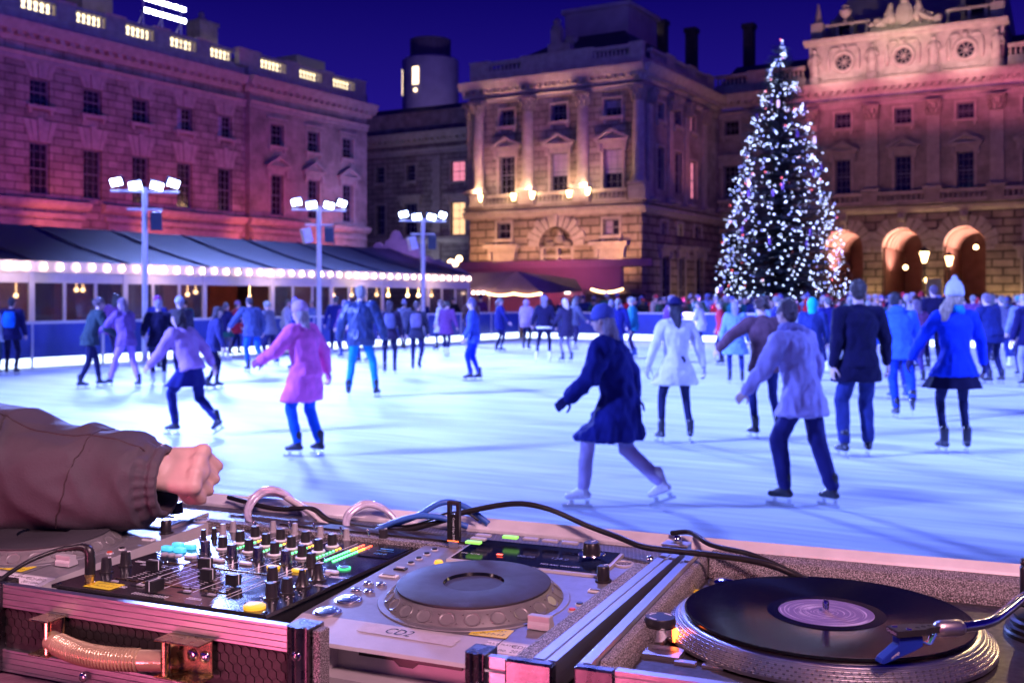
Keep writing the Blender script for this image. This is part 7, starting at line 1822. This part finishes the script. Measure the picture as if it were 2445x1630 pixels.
w = MB(); F.wall(w, A0, A1, 0, 7.3, gw + [(c - r, c + r, 0, azs + r) for c, r in arcs], .4)
n = 16
for c, r in arcs:
    for i in range(n):
        a0, a1 = PI * i / n, PI * (i + 1) / n
        x0, z0 = c + r * math.cos(a0), azs + r * math.sin(a0); x1, z1 = c + r * math.cos(a1), azs + r * math.sin(a1)
        w.quad(F.P(x0, 0, z0), F.P(x1, 0, z1), F.P(x1, 0, azs + r), F.P(x0, 0, azs + r))
w.obj('wall', rustic_b, mn)
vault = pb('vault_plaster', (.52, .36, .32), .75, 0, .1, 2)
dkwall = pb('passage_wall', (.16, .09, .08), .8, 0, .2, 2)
for ci, (c, r) in enumerate(arcs):
    v = MB(); L_ = 7.0
    for i in range(n):
        a0, a1 = PI * i / n, PI * (i + 1) / n
        v.quad(*[F.P(c + (r - .02) * math.cos(a), d, azs + (r - .02) * math.sin(a)) for a, d in ((a0, .0), (a1, .0), (a1, L_), (a0, L_))])
    for d in (1.0, 2.2, 3.4, 4.6, 5.8):
        for i in range(n):
            a0, a1 = PI * i / n, PI * (i + 1) / n; r2 = r - .14
            v.quad(*[F.P(c + r2 * math.cos(a), dd, azs + r2 * math.sin(a)) for a, dd in ((a0, d), (a1, d), (a1, d + .4), (a0, d + .4))])
            for dd in (d, d + .4): v.quad(F.P(c + r2 * math.cos(a0), dd, azs + r2 * math.sin(a0)), F.P(c + r2 * math.cos(a1), dd, azs + r2 * math.sin(a1)), F.P(c + r * math.cos(a1), dd, azs + r * math.sin(a1)), F.P(c + r * math.cos(a0), dd, azs + r * math.sin(a0)))
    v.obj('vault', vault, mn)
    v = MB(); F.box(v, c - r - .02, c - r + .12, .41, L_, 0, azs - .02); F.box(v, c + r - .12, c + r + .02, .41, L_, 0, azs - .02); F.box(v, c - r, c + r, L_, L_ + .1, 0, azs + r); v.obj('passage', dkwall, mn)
    k = MB()
    for i in range(11):
        a0, a1 = PI * i / 11 + .025, PI * (i + 1) / 11 - .025; r1 = r + .72 + (.3 if i == 5 else .12 * (i % 2))
        F.poly(k, [(c + r * math.cos(a0), azs + r * math.sin(a0)), (c + r * math.cos(a1), azs + r * math.sin(a1)), (c + r1 * math.cos(a1), azs + r1 * math.sin(a1)), (c + r1 * math.cos(a0), azs + r1 * math.sin(a0))], -.1 - (.2 if i == 5 else 0), .01)
    k.lathe([(.0001, 0), (.22, .1), (.26, .3), (.16, .5), (.0001, .55)], 10, F.P(c, -.34, azs + r + .35)); k.obj('arch_stones', trim, mn)
    k = MB(); F.box(k, c - r - .5, c - r - .001, -.12, .3, azs - .3, azs - .02); F.box(k, c + r + .001, c + r + .5, -.12, .3, azs - .3, azs - .02); k.obj('impost', trim, mn)
k = MB(); F.prof(k, A0, A1, [(0, 7.3), (-.12, 7.3), (-.2, 7.4), (-.34, 7.5), (-.38, 7.7), (0, 7.78)]); k.obj('string_course', trim, mn)
k = MB(); F.box(k, A0, A1, -.7, -.003, 7.79, 7.95); k.obj('balcony', trim_d, mn)
pil = [-23.9, -20.16, -16.17, -12.28, -8.49, -4.6, -.7, 3.2, 7.1]
pv_ = A0
for u in pil: F.balustrade(pv_ + .5, u - .5, 7.95, 8.7, -.66, .22, .32); pv_ = u
for u in pil:
    k = MB(); F.box(k, u - .5, u + .5, -.72, -.003, 7.955, 8.75); k.obj('column_base', trim_d, mn)
    F.column(u, 8.76, 14.55, .40, -.22, True)
for i, o_ in enumerate(upw): F.window(*o_, 3, 3, arch=.16)
for i, o_ in enumerate(miw): F.window(*o_, 3, 5, arch=.18, ped=.5 if i > 1 else .0, hood=i < 2, sill=False)
for i, o_ in enumerate(gw): F.window(*o_, 2, 3 if i < 3 else 6, arch=.16, sill=False, hood=i >= 3)
w = MB(); F.box(w, A0, -19.6, .9, 1, 0, 15); F.box(w, -19.55, A1, .9, 1, 7.4, 15); F.box(w, -8.9, A1, .92, 1.02, 0, 7.3); w.obj('inner_wall', bpy.data.materials['dark_room'], mn)
F.entab(A0, A1, 14.55, 15.4); F.cornice(A0, A1, 16.2, .5)
k = MB(); F.box(k, A0, -20.5, .05, .5, 16.27, 16.85); F.box(k, -8.0, A1, .05, .5, 16.27, 16.85); k.obj('parapet', trim, mn)
for u0, u1 in ((-27.2, -24.8), (-23.5, -20.75)): F.balustrade(u0, u1, 16.85, 17.75, .08, .32, .3)
F.pedestal(-24.8, -23.5, 16.85, 17.75, .04, .5)
for u0, u1 in ((-7.9, -5.2), (-4.0, -1.2)): F.balustrade(u0, u1, 16.85, 17.75, .08, .32, .3)
# attic storey with three round windows
at = MB(); ocs = [(-18.07, 17.72), (-14.2, 17.70), (-10.36, 17.66)]; r = .52
F.wall(at, -20.4, -8.1, 16.27, 19.0, [(c - r, c + r, z - r, z + r) for c, z in ocs], .01)
n = 24
for c, z in ocs:
    for i in range(n):
        a0, a1 = 2 * PI * i / n, 2 * PI * (i + 1) / n
        def sq(a):
            m_ = max(abs(math.cos(a)), abs(math.sin(a))); return (c + r * math.cos(a) / m_, z + r * math.sin(a) / m_)
        p0, p1, q1, q0 = (c + r * math.cos(a0), z + r * math.sin(a0)), (c + r * math.cos(a1), z + r * math.sin(a1)), sq(a1), sq(a0)
        at.quad(F.P(p0[0], 0, p0[1]), F.P(p1[0], 0, p1[1]), F.P(q1[0], 0, q1[1]), F.P(q0[0], 0, q0[1])); at.quad(F.P(p0[0], 0, p0[1]), F.P(p1[0], 0, p1[1]), F.P(p1[0], .3, p1[1]), F.P(p0[0], .3, p0[1]))
for u in (-20.4, -8.1): at.quad(F.P(u, 0, 16.27), F.P(u, 6, 16.27), F.P(u, 6, 19.0), F.P(u, 0, 19.0))
at.obj('attic_wall', trim, mn)
for c, z in ocs:
    k = MB()
    F.poly(k, [(c + .10 * math.cos(2 * PI * i / 12), z + .10 * math.sin(2 * PI * i / 12)) for i in range(12)], .16, .24)
    for i in range(8):
        a = 2 * PI * i / 8 + PI / 8; dx, dz = math.cos(a), math.sin(a); px_, pz_ = -dz * .025, dx * .025
        F.poly(k, [(c + dx * .1 + px_, z + dz * .1 + pz_), (c + dx * .5 + px_, z + dz * .5 + pz_), (c + dx * .5 - px_, z + dz * .5 - pz_), (c + dx * .1 - px_, z + dz * .1 - pz_)], .17, .23)
    fr = k.obj('round_window', trim, mn)
    k = MB(); F.poly(k, [(c + .53 * math.cos(2 * PI * i / 24), z + .53 * math.sin(2 * PI * i / 24)) for i in range(24)], .28, .30); k.obj('pane', glass, fr)
    k = MB(); k.lathe([(.52, 0), (.56, .10), (.68, .14), (.78, .08), (.80, 0)], 32, (0, 0, 0), 'y', cap=False); k.xf(Matrix.Translation(F.P(c, 0, z)) @ Matrix.Scale(-1, 4, (0, 1, 0)))
    F.poly(k, [(c - 1.25, z - 1.18), (c + 1.25, z - 1.18), (c + .95, z - .86), (c - .95, z - .86)], -.22, -.003)
    for sg in (-1, 1): k.sph(F.P(c + sg * 1.0, -.05, z + .1), (.16, .16, .75), 10); k.sph(F.P(c + sg * .62, -.05, z + .95), (.34, .16, .16), 10)
    k.sph(F.P(c, -.08, z + .98), (.22, .2, .24), 10); k.obj('surround', trim, fr, smooth=50)
for u in (-16.17, -12.28, -20.0, -8.5):                    # robed figures between the round windows
    k = MB(); k.lathe([(.45, 16.3), (.45, 16.75), (.36, 16.8)], 10, F.P(u, -.1, 0)); k.lathe([(.30, 16.8), (.33, 17.2), (.25, 17.7), (.30, 18.05), (.26, 18.3), (.1, 18.42), (.1, 18.5)], 12, F.P(u, -.12, 0), sx=1.0, sy=.8); k.sph(F.P(u, -.14, 18.62), .17, 10)
    k.chain([(F.P(u + .26, -.12, 18.25), .1), (F.P(u + .42, -.2, 17.85), .08), (F.P(u + .2, -.38, 17.7), .06)], 8); k.chain([(F.P(u - .26, -.12, 18.25), .1), (F.P(u - .4, -.16, 17.8), .08), (F.P(u - .3, -.3, 17.45), .06)], 8)
    k.obj('statue', trim, mn, smooth=60)
k = MB(); F.prof(k, -20.7, -7.8, [(.1, 18.95), (-.1, 18.95), (-.2, 19.05), (-.45, 19.15), (-.5, 19.35), (.1, 19.42)]); k.obj('attic_cornice', trim, mn)
k = MB(); F.box(k, -20.5, -8.0, .25, .85, 19.36, 19.45)
for u0, u1 in ((-19.4, -16.4), (-11.6, -8.6)): F.box(k, u0, u1, .3, .8, 19.4, 19.62); F.box(k, u0, u1, .3, .6, 20.3, 20.45)
for u in (-19.5, -18.6, -17.6, -16.6, -11.5, -10.2, -9.2, -8.5): F.box(k, u - .1, u + .1, .3, .6, 19.6, 20.3)
F.box(k, -20.3, -19.5, .1, .9, 19.42, 20.6); F.box(k, -8.9, -8.1, .1, .9, 19.42, 20.5)
k.obj('attic_parapet', trim, mn)
k = MB(); k.lathe([(.36, 20.6), (.30, 20.7), (.05, 22.0), (.0001, 22.05)], 4, F.P(-19.9, .5, 0)); k.obj('finial', trim, mn); k = MB(); k.lathe([(.2, 20.45), (.14, 20.6), (.1, 20.8), (.35, 21.05), (.4, 21.3), (.2, 21.45), (.28, 21.6), (.0001, 21.8)], 12, F.P(-18.05, .5, 0)); k.obj('finial', trim, mn, smooth=50); k = MB(); k.lathe([(.36, 20.5), (.30, 20.6), (.05, 21.9), (.0001, 21.95)], 4, F.P(-8.5, .5, 0)); k.obj('finial', trim, mn)
k = MB(); cx_ = -14.1
F.poly(k, [(cx_ + 2.3 * math.cos(a) , 19.4 + 1.15 * math.sin(a)) for a in [PI * i / 16 for i in range(17)]], .1, .7)
F.poly(k, [(cx_ + .55 * math.cos(2 * PI * i / 20), 20.45 + .78 * math.sin(2 * PI * i / 20)) for i in range(20)], -.12, .5)
F.poly(k, [(cx_ + .38 * math.cos(2 * PI * i / 20), 20.45 + .58 * math.sin(2 * PI * i / 20)) for i in range(20)], -.2, .5)
k.sph(F.P(cx_, 0, 21.35), (.3, .25, .28), 10)
rg2 = random.Random(5)
for i in range(40):
    sg = 1 if i % 2 else -1; f_ = rg2.random(); k.sph(F.P(cx_ + sg * (.7 + 1.5 * f_), -.02, 19.75 + (1.1 - .85 * f_) * rg2.random()), rg2.uniform(.12, .26), 8)
for sg in (-1, 1): k.chain([(F.P(cx_ + sg * .75, -.1, 20.2), .24), (F.P(cx_ + sg * .95, -.1, 20.75), .2), (F.P(cx_ + sg * .85, -.12, 21.15), .15)], 8); k.chain([(F.P(cx_ + sg * .9, -.1, 20.4), .2), (F.P(cx_ + sg * 1.7, -.15, 19.9), .14)], 8)
k.obj('crest', trim, mn, smooth=60)
k = MB(); a, b_, c_, d_ = F.P(-20.2, 1.2, 19.4), F.P(-8.2, 1.2, 19.4), F.P(-8.2, 9, 19.4), F.P(-20.2, 9, 19.4); e, f, g, h_ = F.P(-18.6, 3.4, 22.8), F.P(-8.6, 3.4, 22.8), F.P(-8.6, 7, 22.8), F.P(-18.6, 7, 22.8)
k.add([a, b_, c_, d_, e, f, g, h_], [(0, 1, 5, 4), (1, 2, 6, 5), (2, 3, 7, 6), (3, 0, 4, 7), (4, 5, 6, 7)]); k.obj('attic_roof', pb('lead_roof', (.30, .25, .27), .7, 0, .12, 1), mn)
k = MB(); F.box(k, -10.8, -9.0, 1.0, 2.6, 19.5, 21.6); k.obj('dormer', trim_d, mn); k = MB(); F.box(k, -10.5, -9.3, .95, .99, 20.0, 21.2); k.obj('dormer_window', glass, mn)
k = MB(); F.box(k, -19.2, -17.6, 1.0, 2.4, 19.5, 20.9); k.obj('dormer', trim_d, mn); k = MB(); F.box(k, -18.9, -17.9, .95, .99, 19.7, 20.6); k.obj('dormer_window', glass, mn)
k = MB(); k.add([F.P(A0, .6, 16.9), F.P(-20.4, .6, 16.9), F.P(-20.4, 5, 19.3), F.P(A0 + 3, 5, 19.3), F.P(A0, 5, 19.3)], [(0, 1, 2, 3, 4)]); k.add([F.P(-8.1, .6, 16.9), F.P(A1, .6, 16.9), F.P(A1, 5, 19.3), F.P(-8.1, 5, 19.3)], [(0, 1, 2, 3)]); k.obj('roof', slate, mn)
# lamps on the passage walls
for u, z, lb in ((-13.93, 3.7, 'small glowing lamp hanging inside the middle arch'), (-12.69, 2.86, 'small bright lamp on the pier right of the middle arch'), (-9.9, 5.0, 'dim lamp hanging high inside the right arch')):
    t = broot('hanging_lamp', u, 73.2 if u != -9.9 else 75, lb, 'lamp'); q = Facade(t, 0, 73.2 if u != -9.9 else 75, 'A', -1)
    k = MB(); k.sph((0, 0, z), .15, 10); k.obj('lamp_globe', lanternm, t, smooth=180)
    k = MB(); k.tube([(0, 0, z), (0, 0, z + .5)], .015, 5); k.tube([(0, 0, z + .5), (0, .55, z + .5)], .015, 5); k.obj('bracket', ironm, t)
k = broot('notice_board', -11.9, 71.5, 'pale blue notice board on two posts under the larger street lamp', 'notice board')
q = MB(); q.box(-.45, .45, -.04, .04, 1.7, 2.9); q.obj('panel', pb('notice_blue', (.2, .3, .42), .5), k); 
for x in (-.42, .42):
    q = MB(); q.tube([(x, .06, 0), (x, .06, 3.0)], .04, 8); q.obj('post', ironm, k, smooth=40)
# chimneys and a lit roof far behind
for a, b_, z0, z1, w_ in ((-36.1, 85, 16, 25.4, .42), (-33.4, 85, 15, 24.4, .42), (-28.4, 85, 15, 24.1, .4)):
    t = broot('chimney_stack', a, b_, {-36.1: 'tall chimney stack beside the lit rooftop room', -33.4: 'lone chimney stack behind the right corner of the pavilion', -28.4: 'lone chimney stack left of the tree top'}[a], 'chimney')
    k = MB(); k.box(-w_, w_, -w_, w_, z0 - 15, z1 - .4); k.obj('stack', pb('sooty_brick', (.05, .04, .06), .9, 0, .2, 3), t) if a == -36.1 else k.obj('stack', bpy.data.materials['sooty_brick'], t)
    k = MB(); k.box(-w_ - .1, w_ + .1, -w_ - .1, w_ + .1, z1 - .4, z1); k.obj('cap', bpy.data.materials['sooty_brick'], t)
t = broot('rooftop_room', -37, 84.5, 'small lit rooftop room behind the attic block of the pavilion', 'building')
k = MB(); k.box(-.7, .7, -.4, 1, 15, 24.2); k.obj('wall', pb('rooftop_wall', (.1, .09, .12), .8), t)
k = MB(); k.box(-.66, .66, -.46, -.41, 24.2, 24.42); k.obj('lit_fascia', em('lit_fascia', (1, .8, .4), 4), t)
k = MB()
for x in (-.5, -.05, .38): k.box(x - .16, x + .16, -.44, -.405, 23.2, 24.0)
k.obj('window', em('rooftop_window', (1, .5, .12), 1.6), t)
# ================================================================ FINISH
apply_fuse()
rgc = random.Random(21)
colours = {'black': (.01, .01, .015), 'navy': (.012, .02, .10), 'grey': (.12, .12, .15), 'brown': (.10, .055, .045), 'red': (.5, .02, .03), 'beige': (.34, .28, .24), 'teal': (.01, .14, .18), 'plum': (.12, .03, .12), 'pale blue': (.2, .28, .5), 'green': (.03, .08, .05)}
cnames = ['black', 'navy', 'navy', 'grey', 'brown', 'beige', 'teal', 'plum', 'pale blue', 'black', 'green', 'red']
skins = [SKIN, pb('skin_pale', (.6, .4, .34), .5, 0, .08, 30), pb('skin_dark', (.16, .09, .065), .5, 0, .08, 30)]
hairs = [cloth(c) for c in ((.02, .015, .015), (.08, .045, .03), (.3, .2, .12), (.35, .32, .32))]
hats = [cloth(c) for c in ((.3, .3, .36), (.02, .02, .05), (.35, .03, .04), (.1, .12, .3))]
hname = {'short': 'short hair', 'long': 'long hair', 'curls': 'curly hair', 'pony': 'a ponytail'}
used = {}
def place_spectator(A, B, dz=0):
    proto, hair, hat = rgc.choice(protos)
    c = copy_tree(proto)
    p = FC(A, B); c.location = (p.x, p.y, 0)
    c.rotation_euler = (0, 0, R(180 + 31 + rgc.uniform(-55, 55)))
    s = rgc.uniform(.93, 1.07); c.scale = (s, s, s)
    cn = rgc.choice(cnames)
    for ch in c.children_recursive:
        nm = ch.name.split('.')[0]
        mt = cloth(colours[cn]) if nm == 'coat' else rgc.choice(hairs) if nm == 'hair' else rgc.choice(hats) if nm in ('hat', 'hood') else None
        if mt and ch.material_slots: ch.material_slots[0].link = 'OBJECT'; ch.material_slots[0].material = mt
    c.material_slots[0].link = 'OBJECT'; c.material_slots[0].material = rgc.choice(skins)
    u_ = 1222.5 + 2550 * p.x / p.y
    where = ('near the marquee end' if u_ < 1120 else 'under the peaked marquee' if u_ < 1340 else 'before the plum hoarding' if u_ < 1640 else 'left of the tree' if u_ < 1760 else 'under the tree' if u_ < 1990 else 'before the middle arch' if u_ < 2200 else 'before the right arch' if u_ < 2340 else 'at the right edge')
    head = {'beanie': 'a beanie', 'bobble': 'a bobble hat', 'hood': 'a raised hood', 'brim': 'a brimmed hat'}.get(hat) or hname[hair]
    art = 'n' if False else ''
    c['label'] = f'spectator, {cn} coat, {head}, behind the barrier {where}'
    c['group'] = crowd
    return c
for B, a0, a1, n in ((39.6, -22.2, -2.5, 38), (40.3, -22.5, -1.5, 34), (41.2, -22.5, -1, 30), (42.2, -22.3, -1, 28), (43.4, -19, 0, 20)):
    for i in range(n): place_spectator(a0 + (a1 - a0) * (i + rgc.uniform(.1, .9)) / n, B + rgc.uniform(-.25, .25))
for b_, a in ((27.4, -24.4), (29.6, -24.2), (33.4, -24.0), (36.2, -24.6), (36.8, -23.9), (38.0, -24.4), (22.0, -24.4)):
    c = place_spectator(a, b_)
    c['label'] = c['label'].split(' behind')[0] + ' beside the long marquee'
for pr_, _, _ in protos:
    for ch in list(pr_.children_recursive): bpy.data.objects.remove(ch)
    bpy.data.objects.remove(pr_)

# ---------------------------------------------------------------- light
def lamp(kind, name, loc, col, power, aim=None, size=.2, spot=None, blend=.4, sx=None):
    l = bpy.data.lights.new(name, kind); l.energy = power; l.color = col
    if kind == 'AREA':
        l.size = size
        if sx: l.shape = 'RECTANGLE'; l.size = sx; l.size_y = size
    elif kind != 'SUN': l.shadow_soft_size = size
    if kind == 'SPOT': l.spot_size = R(spot or 60); l.spot_blend = blend
    o = bpy.data.objects.new(name, l); COL.objects.link(o); o.location = loc
    if aim is not None:
        d = Vector(aim) - Vector(loc); o.rotation_euler = d.to_track_quat('-Z', 'Y').to_euler()
    return o
ICE_W, PINK, ORANGE, WARM = (.17, .25, 1), (1, .11, .42), (1, .16, .10), (1, .56, .24)
# rink floodlights: the rooftop rig, an unseen twin added out of frame, and the poles
lamp('SPOT', 'rig_light', FC(-50.6, 44.3, 19.6), (.22, .32, 1), 450000, FC(0, 20, 0), 3.0, 38, .9)
lamp('SPOT', 'rig_light', FC(-30, -16, 19), (.17, .25, 1), 560000, FC(-5, 26, 0), 3.0, 40, 1.0)
lamp('SPOT', 'blue_fill', FC(30, 20, 18), (.14, .06, 1), 60000, FC(-46, 44, 7), 1.2, 60, .9)  # unseen fill added to turn the left range bluer
lamp('SPOT', 'blue_fill', FC(-14, -26, 19), (.6, .24, .6), 1500, FC(-22, 66, 8), 1.2, 56, .9)  # unseen purple fill added for the far facades
for B in (19.0, 25.8, 31.4): lamp('SPOT', 'pole_light', FC(-22.2, B, 4.62), ICE_W, 4200, FC(-8, B - 3, 0), .25, 130, .5)
for A, B in ((3, 12), (4, 24), (2, 34)): lamp('SPOT', 'pole_light', FC(A, B, 4.7), ICE_W, 4500, FC(A - 4.5, B, 0), .25, 88, .6)
# pink washes at the foot of the left range
for B in (18, 25, 32, 38.9, 45, 51, 57): lamp('SPOT', 'wall_wash', FC(-43.8, B - 2, 3.9), PINK, 1000, FC(-50.6, B, 10.0), .12, 92, .8)
for B in (22, 30, 37, 44, 51, 58): lamp('SPOT', 'base_wash', FC(-47.4, B - 2, 4.0), ORANGE, 900, FC(-50.7, B, 5.9), .1, 84, .9)
# pavilion lanterns and washes
for u in (-38.2, -35.7, -34.3, -31.6, -30.3): lamp('POINT', 'lantern_light', FC(u, 59.25, 8.75), (1, .56, .28), 170, size=.1)
for u in (-38.59, -34.8, -30.8): lamp('SPOT', 'column_uplight', FC(u + .15, 59.2, 8.0), (1, .52, .3), 1300, FC(u, 59.75, 13), .06, 60, .8)
for u in (-37, -33, -29.2): lamp('SPOT', 'pavilion_wash', FC(u, 58.2, 8.0), (1, .26, .40), 600, FC(u, 60.0, 15.6), .1, 90, .9)
for u in (-37.5, -32.8, -28.2): lamp('SPOT', 'ground_wash', FC(u, 57.6, 4.2), (1, .46, .22), 700, FC(u, 60.2, 5.4), .1, 130, .7)
lamp('SPOT', 'side_wash', FC(-23.5, 66, 7.9), (1, .25, .22), 350, FC(-26.9, 67, 14), .1, 100, .8)
lamp('SPOT', 'side_ground', FC(-24.5, 66, .4), (1, .6, .3), 200, FC(-26.9, 66, 4), .1, 130, .7)
# main block: pink frieze, attic flood, arches
fz = lamp('AREA', 'frieze_wash', FC(-13, 69.0, 12.6), (1, .18, .30), 240, FC(-13, 73.8, 15.5), .3, sx=17); fz.data.spread = R(75)
fz = lamp('AREA', 'facade_wash', FC(-13, 60.0, 3.5), (1, .36, .36), 280, FC(-13, 73.8, 12.5), .5, sx=22); fz.data.spread = R(110)
for u in (-18.4, -14.2, -10): lamp('SPOT', 'attic_flood', FC(u, 70.6, 16.4), (1, .52, .46), 900, FC(u, 73.8, 18.2), .1, 120, .9)
lamp('SPOT', 'crest_flood', FC(-14.2, 70, 18.5), (1, .75, .42), 420, FC(-14.2, 74, 20.6), .1, 90, .8)
for c in (-18.05, -14.26, -10.42): lamp('SPOT', 'arch_light', FC(c + .3, 75.6, 2.8), (1, .52, .40), 2600, FC(c, 75.8, 6.3), .1, 120, .6)
for u in (-16.2, -12.3, -8.2): lamp('SPOT', 'pier_light', FC(u + .2, 72.9, .3), (1, .62, .26), 520, FC(u, 73.8, 4), .06, 120, .6)
for A, B, z in ((-11.86, 68, 4.12), (-10.5, 68.3, 3.88)): lamp('POINT', 'street_light', FC(A, B - .0, z - .02), WARM, 60, size=.1)
lamp('SPOT', 'wing_light', FC(-52, 70.5, .6), (.75, .78, 1), 900, FC(-51.5, 73.8, 8), .1, 60, .8)
lamp('AREA', 'wing_wash', FC(-44.5, 58, 7), (.46, .36, 1), 480, FC(-53, 73.8, 11), 2)  # unseen area light added to brighten the dark wing
lamp('SPOT', 'crowd_light', FC(-13, 33, 12), (.30, .27, 1), 9000, FC(-12.5, 41.0, .5), .3, 76, .7)  # unseen spot added above the ice to brighten the crowd
lamp('SPOT', 'tent_front', FC(-9, 21, 2.6), (.30, .36, 1), 2600, FC(-27, 25, 1.4), .3, 84, .7)  # unseen spot added to light the tent's front frames
lamp('SPOT', 'hoarding_wash', FC(-31, 51.5, 3.9), (1, .3, .5), 800, FC(-31.5, 57, 2.4), .1, 110, .8)
lamp('SPOT', 'tower_wash', FC(-58, 84, 17), (.5, .36, 1), 1500, FC(-65, 92, 25), .4, 70, .8)
# the tent
for B in (18, 23, 28, 33, 38): lamp('POINT', 'festoon_light', FC(-26.2, B, 2.5), (1, .62, .42), 40, size=.3)
for B in (16, 20.5, 25, 28.5, 33, 38): lamp('POINT', 'tent_light', FC(-30, B, 2.4), (1, .45, .2), 60, size=.15)
lamp('SPOT', 'gable_wash', FC(-29, 38.4, 4.2), (.6, .35, 1), 240, FC(-31, 41, 4.2), .1, 90, .8)
# unseen spots added to brighten the tree's foliage
for dx, dy, hh, w_ in ((-5.5, -5.5, 5, 6500), (4.5, -6.5, 5, 6500), (-1.0, -8, 9.5, 8000)): lamp('SPOT', 'tree_fill', (TXP + dx, TYP + dy, .4), (.22, .15, 1), w_, (TXP, TYP, hh), .2, 46, .8)
# the booth: magenta stage wash from low behind the photographer, warm lamp over the decks
lamp('AREA', 'booth_magenta', FA(-1.3, -.9, .95), (1, .16, .34), 24, FA(-.6, .9, 1.25), .5)
lamp('AREA', 'booth_warm', FA(.5, .0, 2.75), (1, .52, .62), 46, FA(-.3, 1.1, 1.3), .35)
lamp('SPOT', 'booth_amber', FA(.25, 3.2, 2.3), (1, .66, .32), 16, FA(-.05, 1.15, 1.3), .02, 40, .6)
lamp('SPOT', 'booth_amber', FA(.9, 3.0, 2.0), (1, .7, .4), 12, FA(-.1, 1.15, 1.3), .02, 40, .6)
lamp('AREA', 'booth_blue', FA(-1.2, 3.4, 3.0), (.16, .2, 1), 30, FA(-.6, 1.2, 1.3), .2)
lamp('SPOT', 'booth_pink', FA(.2, .7, 2.6), (1, .62, .8), 75, FA(-1.06, 1.24, 1.38), .08, 34, .8)  # unseen spot added to brighten the hand
lamp('POINT', 'strobe_light', FB(-.246, 1.070, HC - .345), (1, .1, .02), .06, size=.004)
lamp('SPOT', 'booth_red', FA(.1, -1.0, 2.3), (1, .10, .03), 16, FA(-.02, 1.08, 1.33), .03, 16, .6)
lamp('SPOT', 'booth_front', FA(-1.9, .1, 2.2), (1, .56, .66), 34, FA(-1.05, 1.05, 1.3), .15, 44, .8)  # unseen spot added to brighten the left player

# ---------------------------------------------------------------- sky, camera
wd = bpy.data.worlds.new('World'); scene.world = wd; wd.use_nodes = True
nt = wd.node_tree; bg = nt.nodes['Background']
tc = nt.nodes.new('ShaderNodeTexCoord'); sp = nt.nodes.new('ShaderNodeSeparateXYZ'); nt.links.new(tc.outputs['Generated'], sp.inputs[0])
cr = nt.nodes.new('ShaderNodeValToRGB')
cr.color_ramp.elements[0].position = .10; cr.color_ramp.elements[0].color = (.022, .010, .30, 1)
cr.color_ramp.elements[1].position = .30; cr.color_ramp.elements[1].color = (.0016, .0005, .10, 1)
nt.links.new(sp.outputs['Z'], cr.inputs[0]); nt.links.new(cr.outputs[0], bg.inputs['Color']); bg.inputs['Strength'].default_value = 1.0

cam = bpy.data.cameras.new('camera'); co = bpy.data.objects.new('camera', cam); COL.objects.link(co)
co.location = (0, 0, HC); co.rotation_euler = (PI / 2, 0, 0)
cam.sensor_width = 36; cam.lens = 36 * 2550 / 2445
cam.shift_y = -(815 - 713) / 2445
cam.clip_start = .05; cam.clip_end = 800
cam.dof.use_dof = True; cam.dof.focus_distance = 1.3; cam.dof.aperture_fstop = 9.5
scene.camera = co
vs = scene.view_settings
vs.view_transform = 'Standard'; vs.look = 'None'; vs.gamma = 1; vs.exposure = 0; vs.use_curve_mapping = False
scene.cycles.use_denoising = True
scene.cycles.max_bounces = 6; scene.cycles.diffuse_bounces = 3; scene.cycles.glossy_bounces = 3; scene.cycles.transmission_bounces = 4
scene.cycles.sample_clamp_indirect = 4
scene.cycles.caustics_reflective = False; scene.cycles.caustics_refractive = False
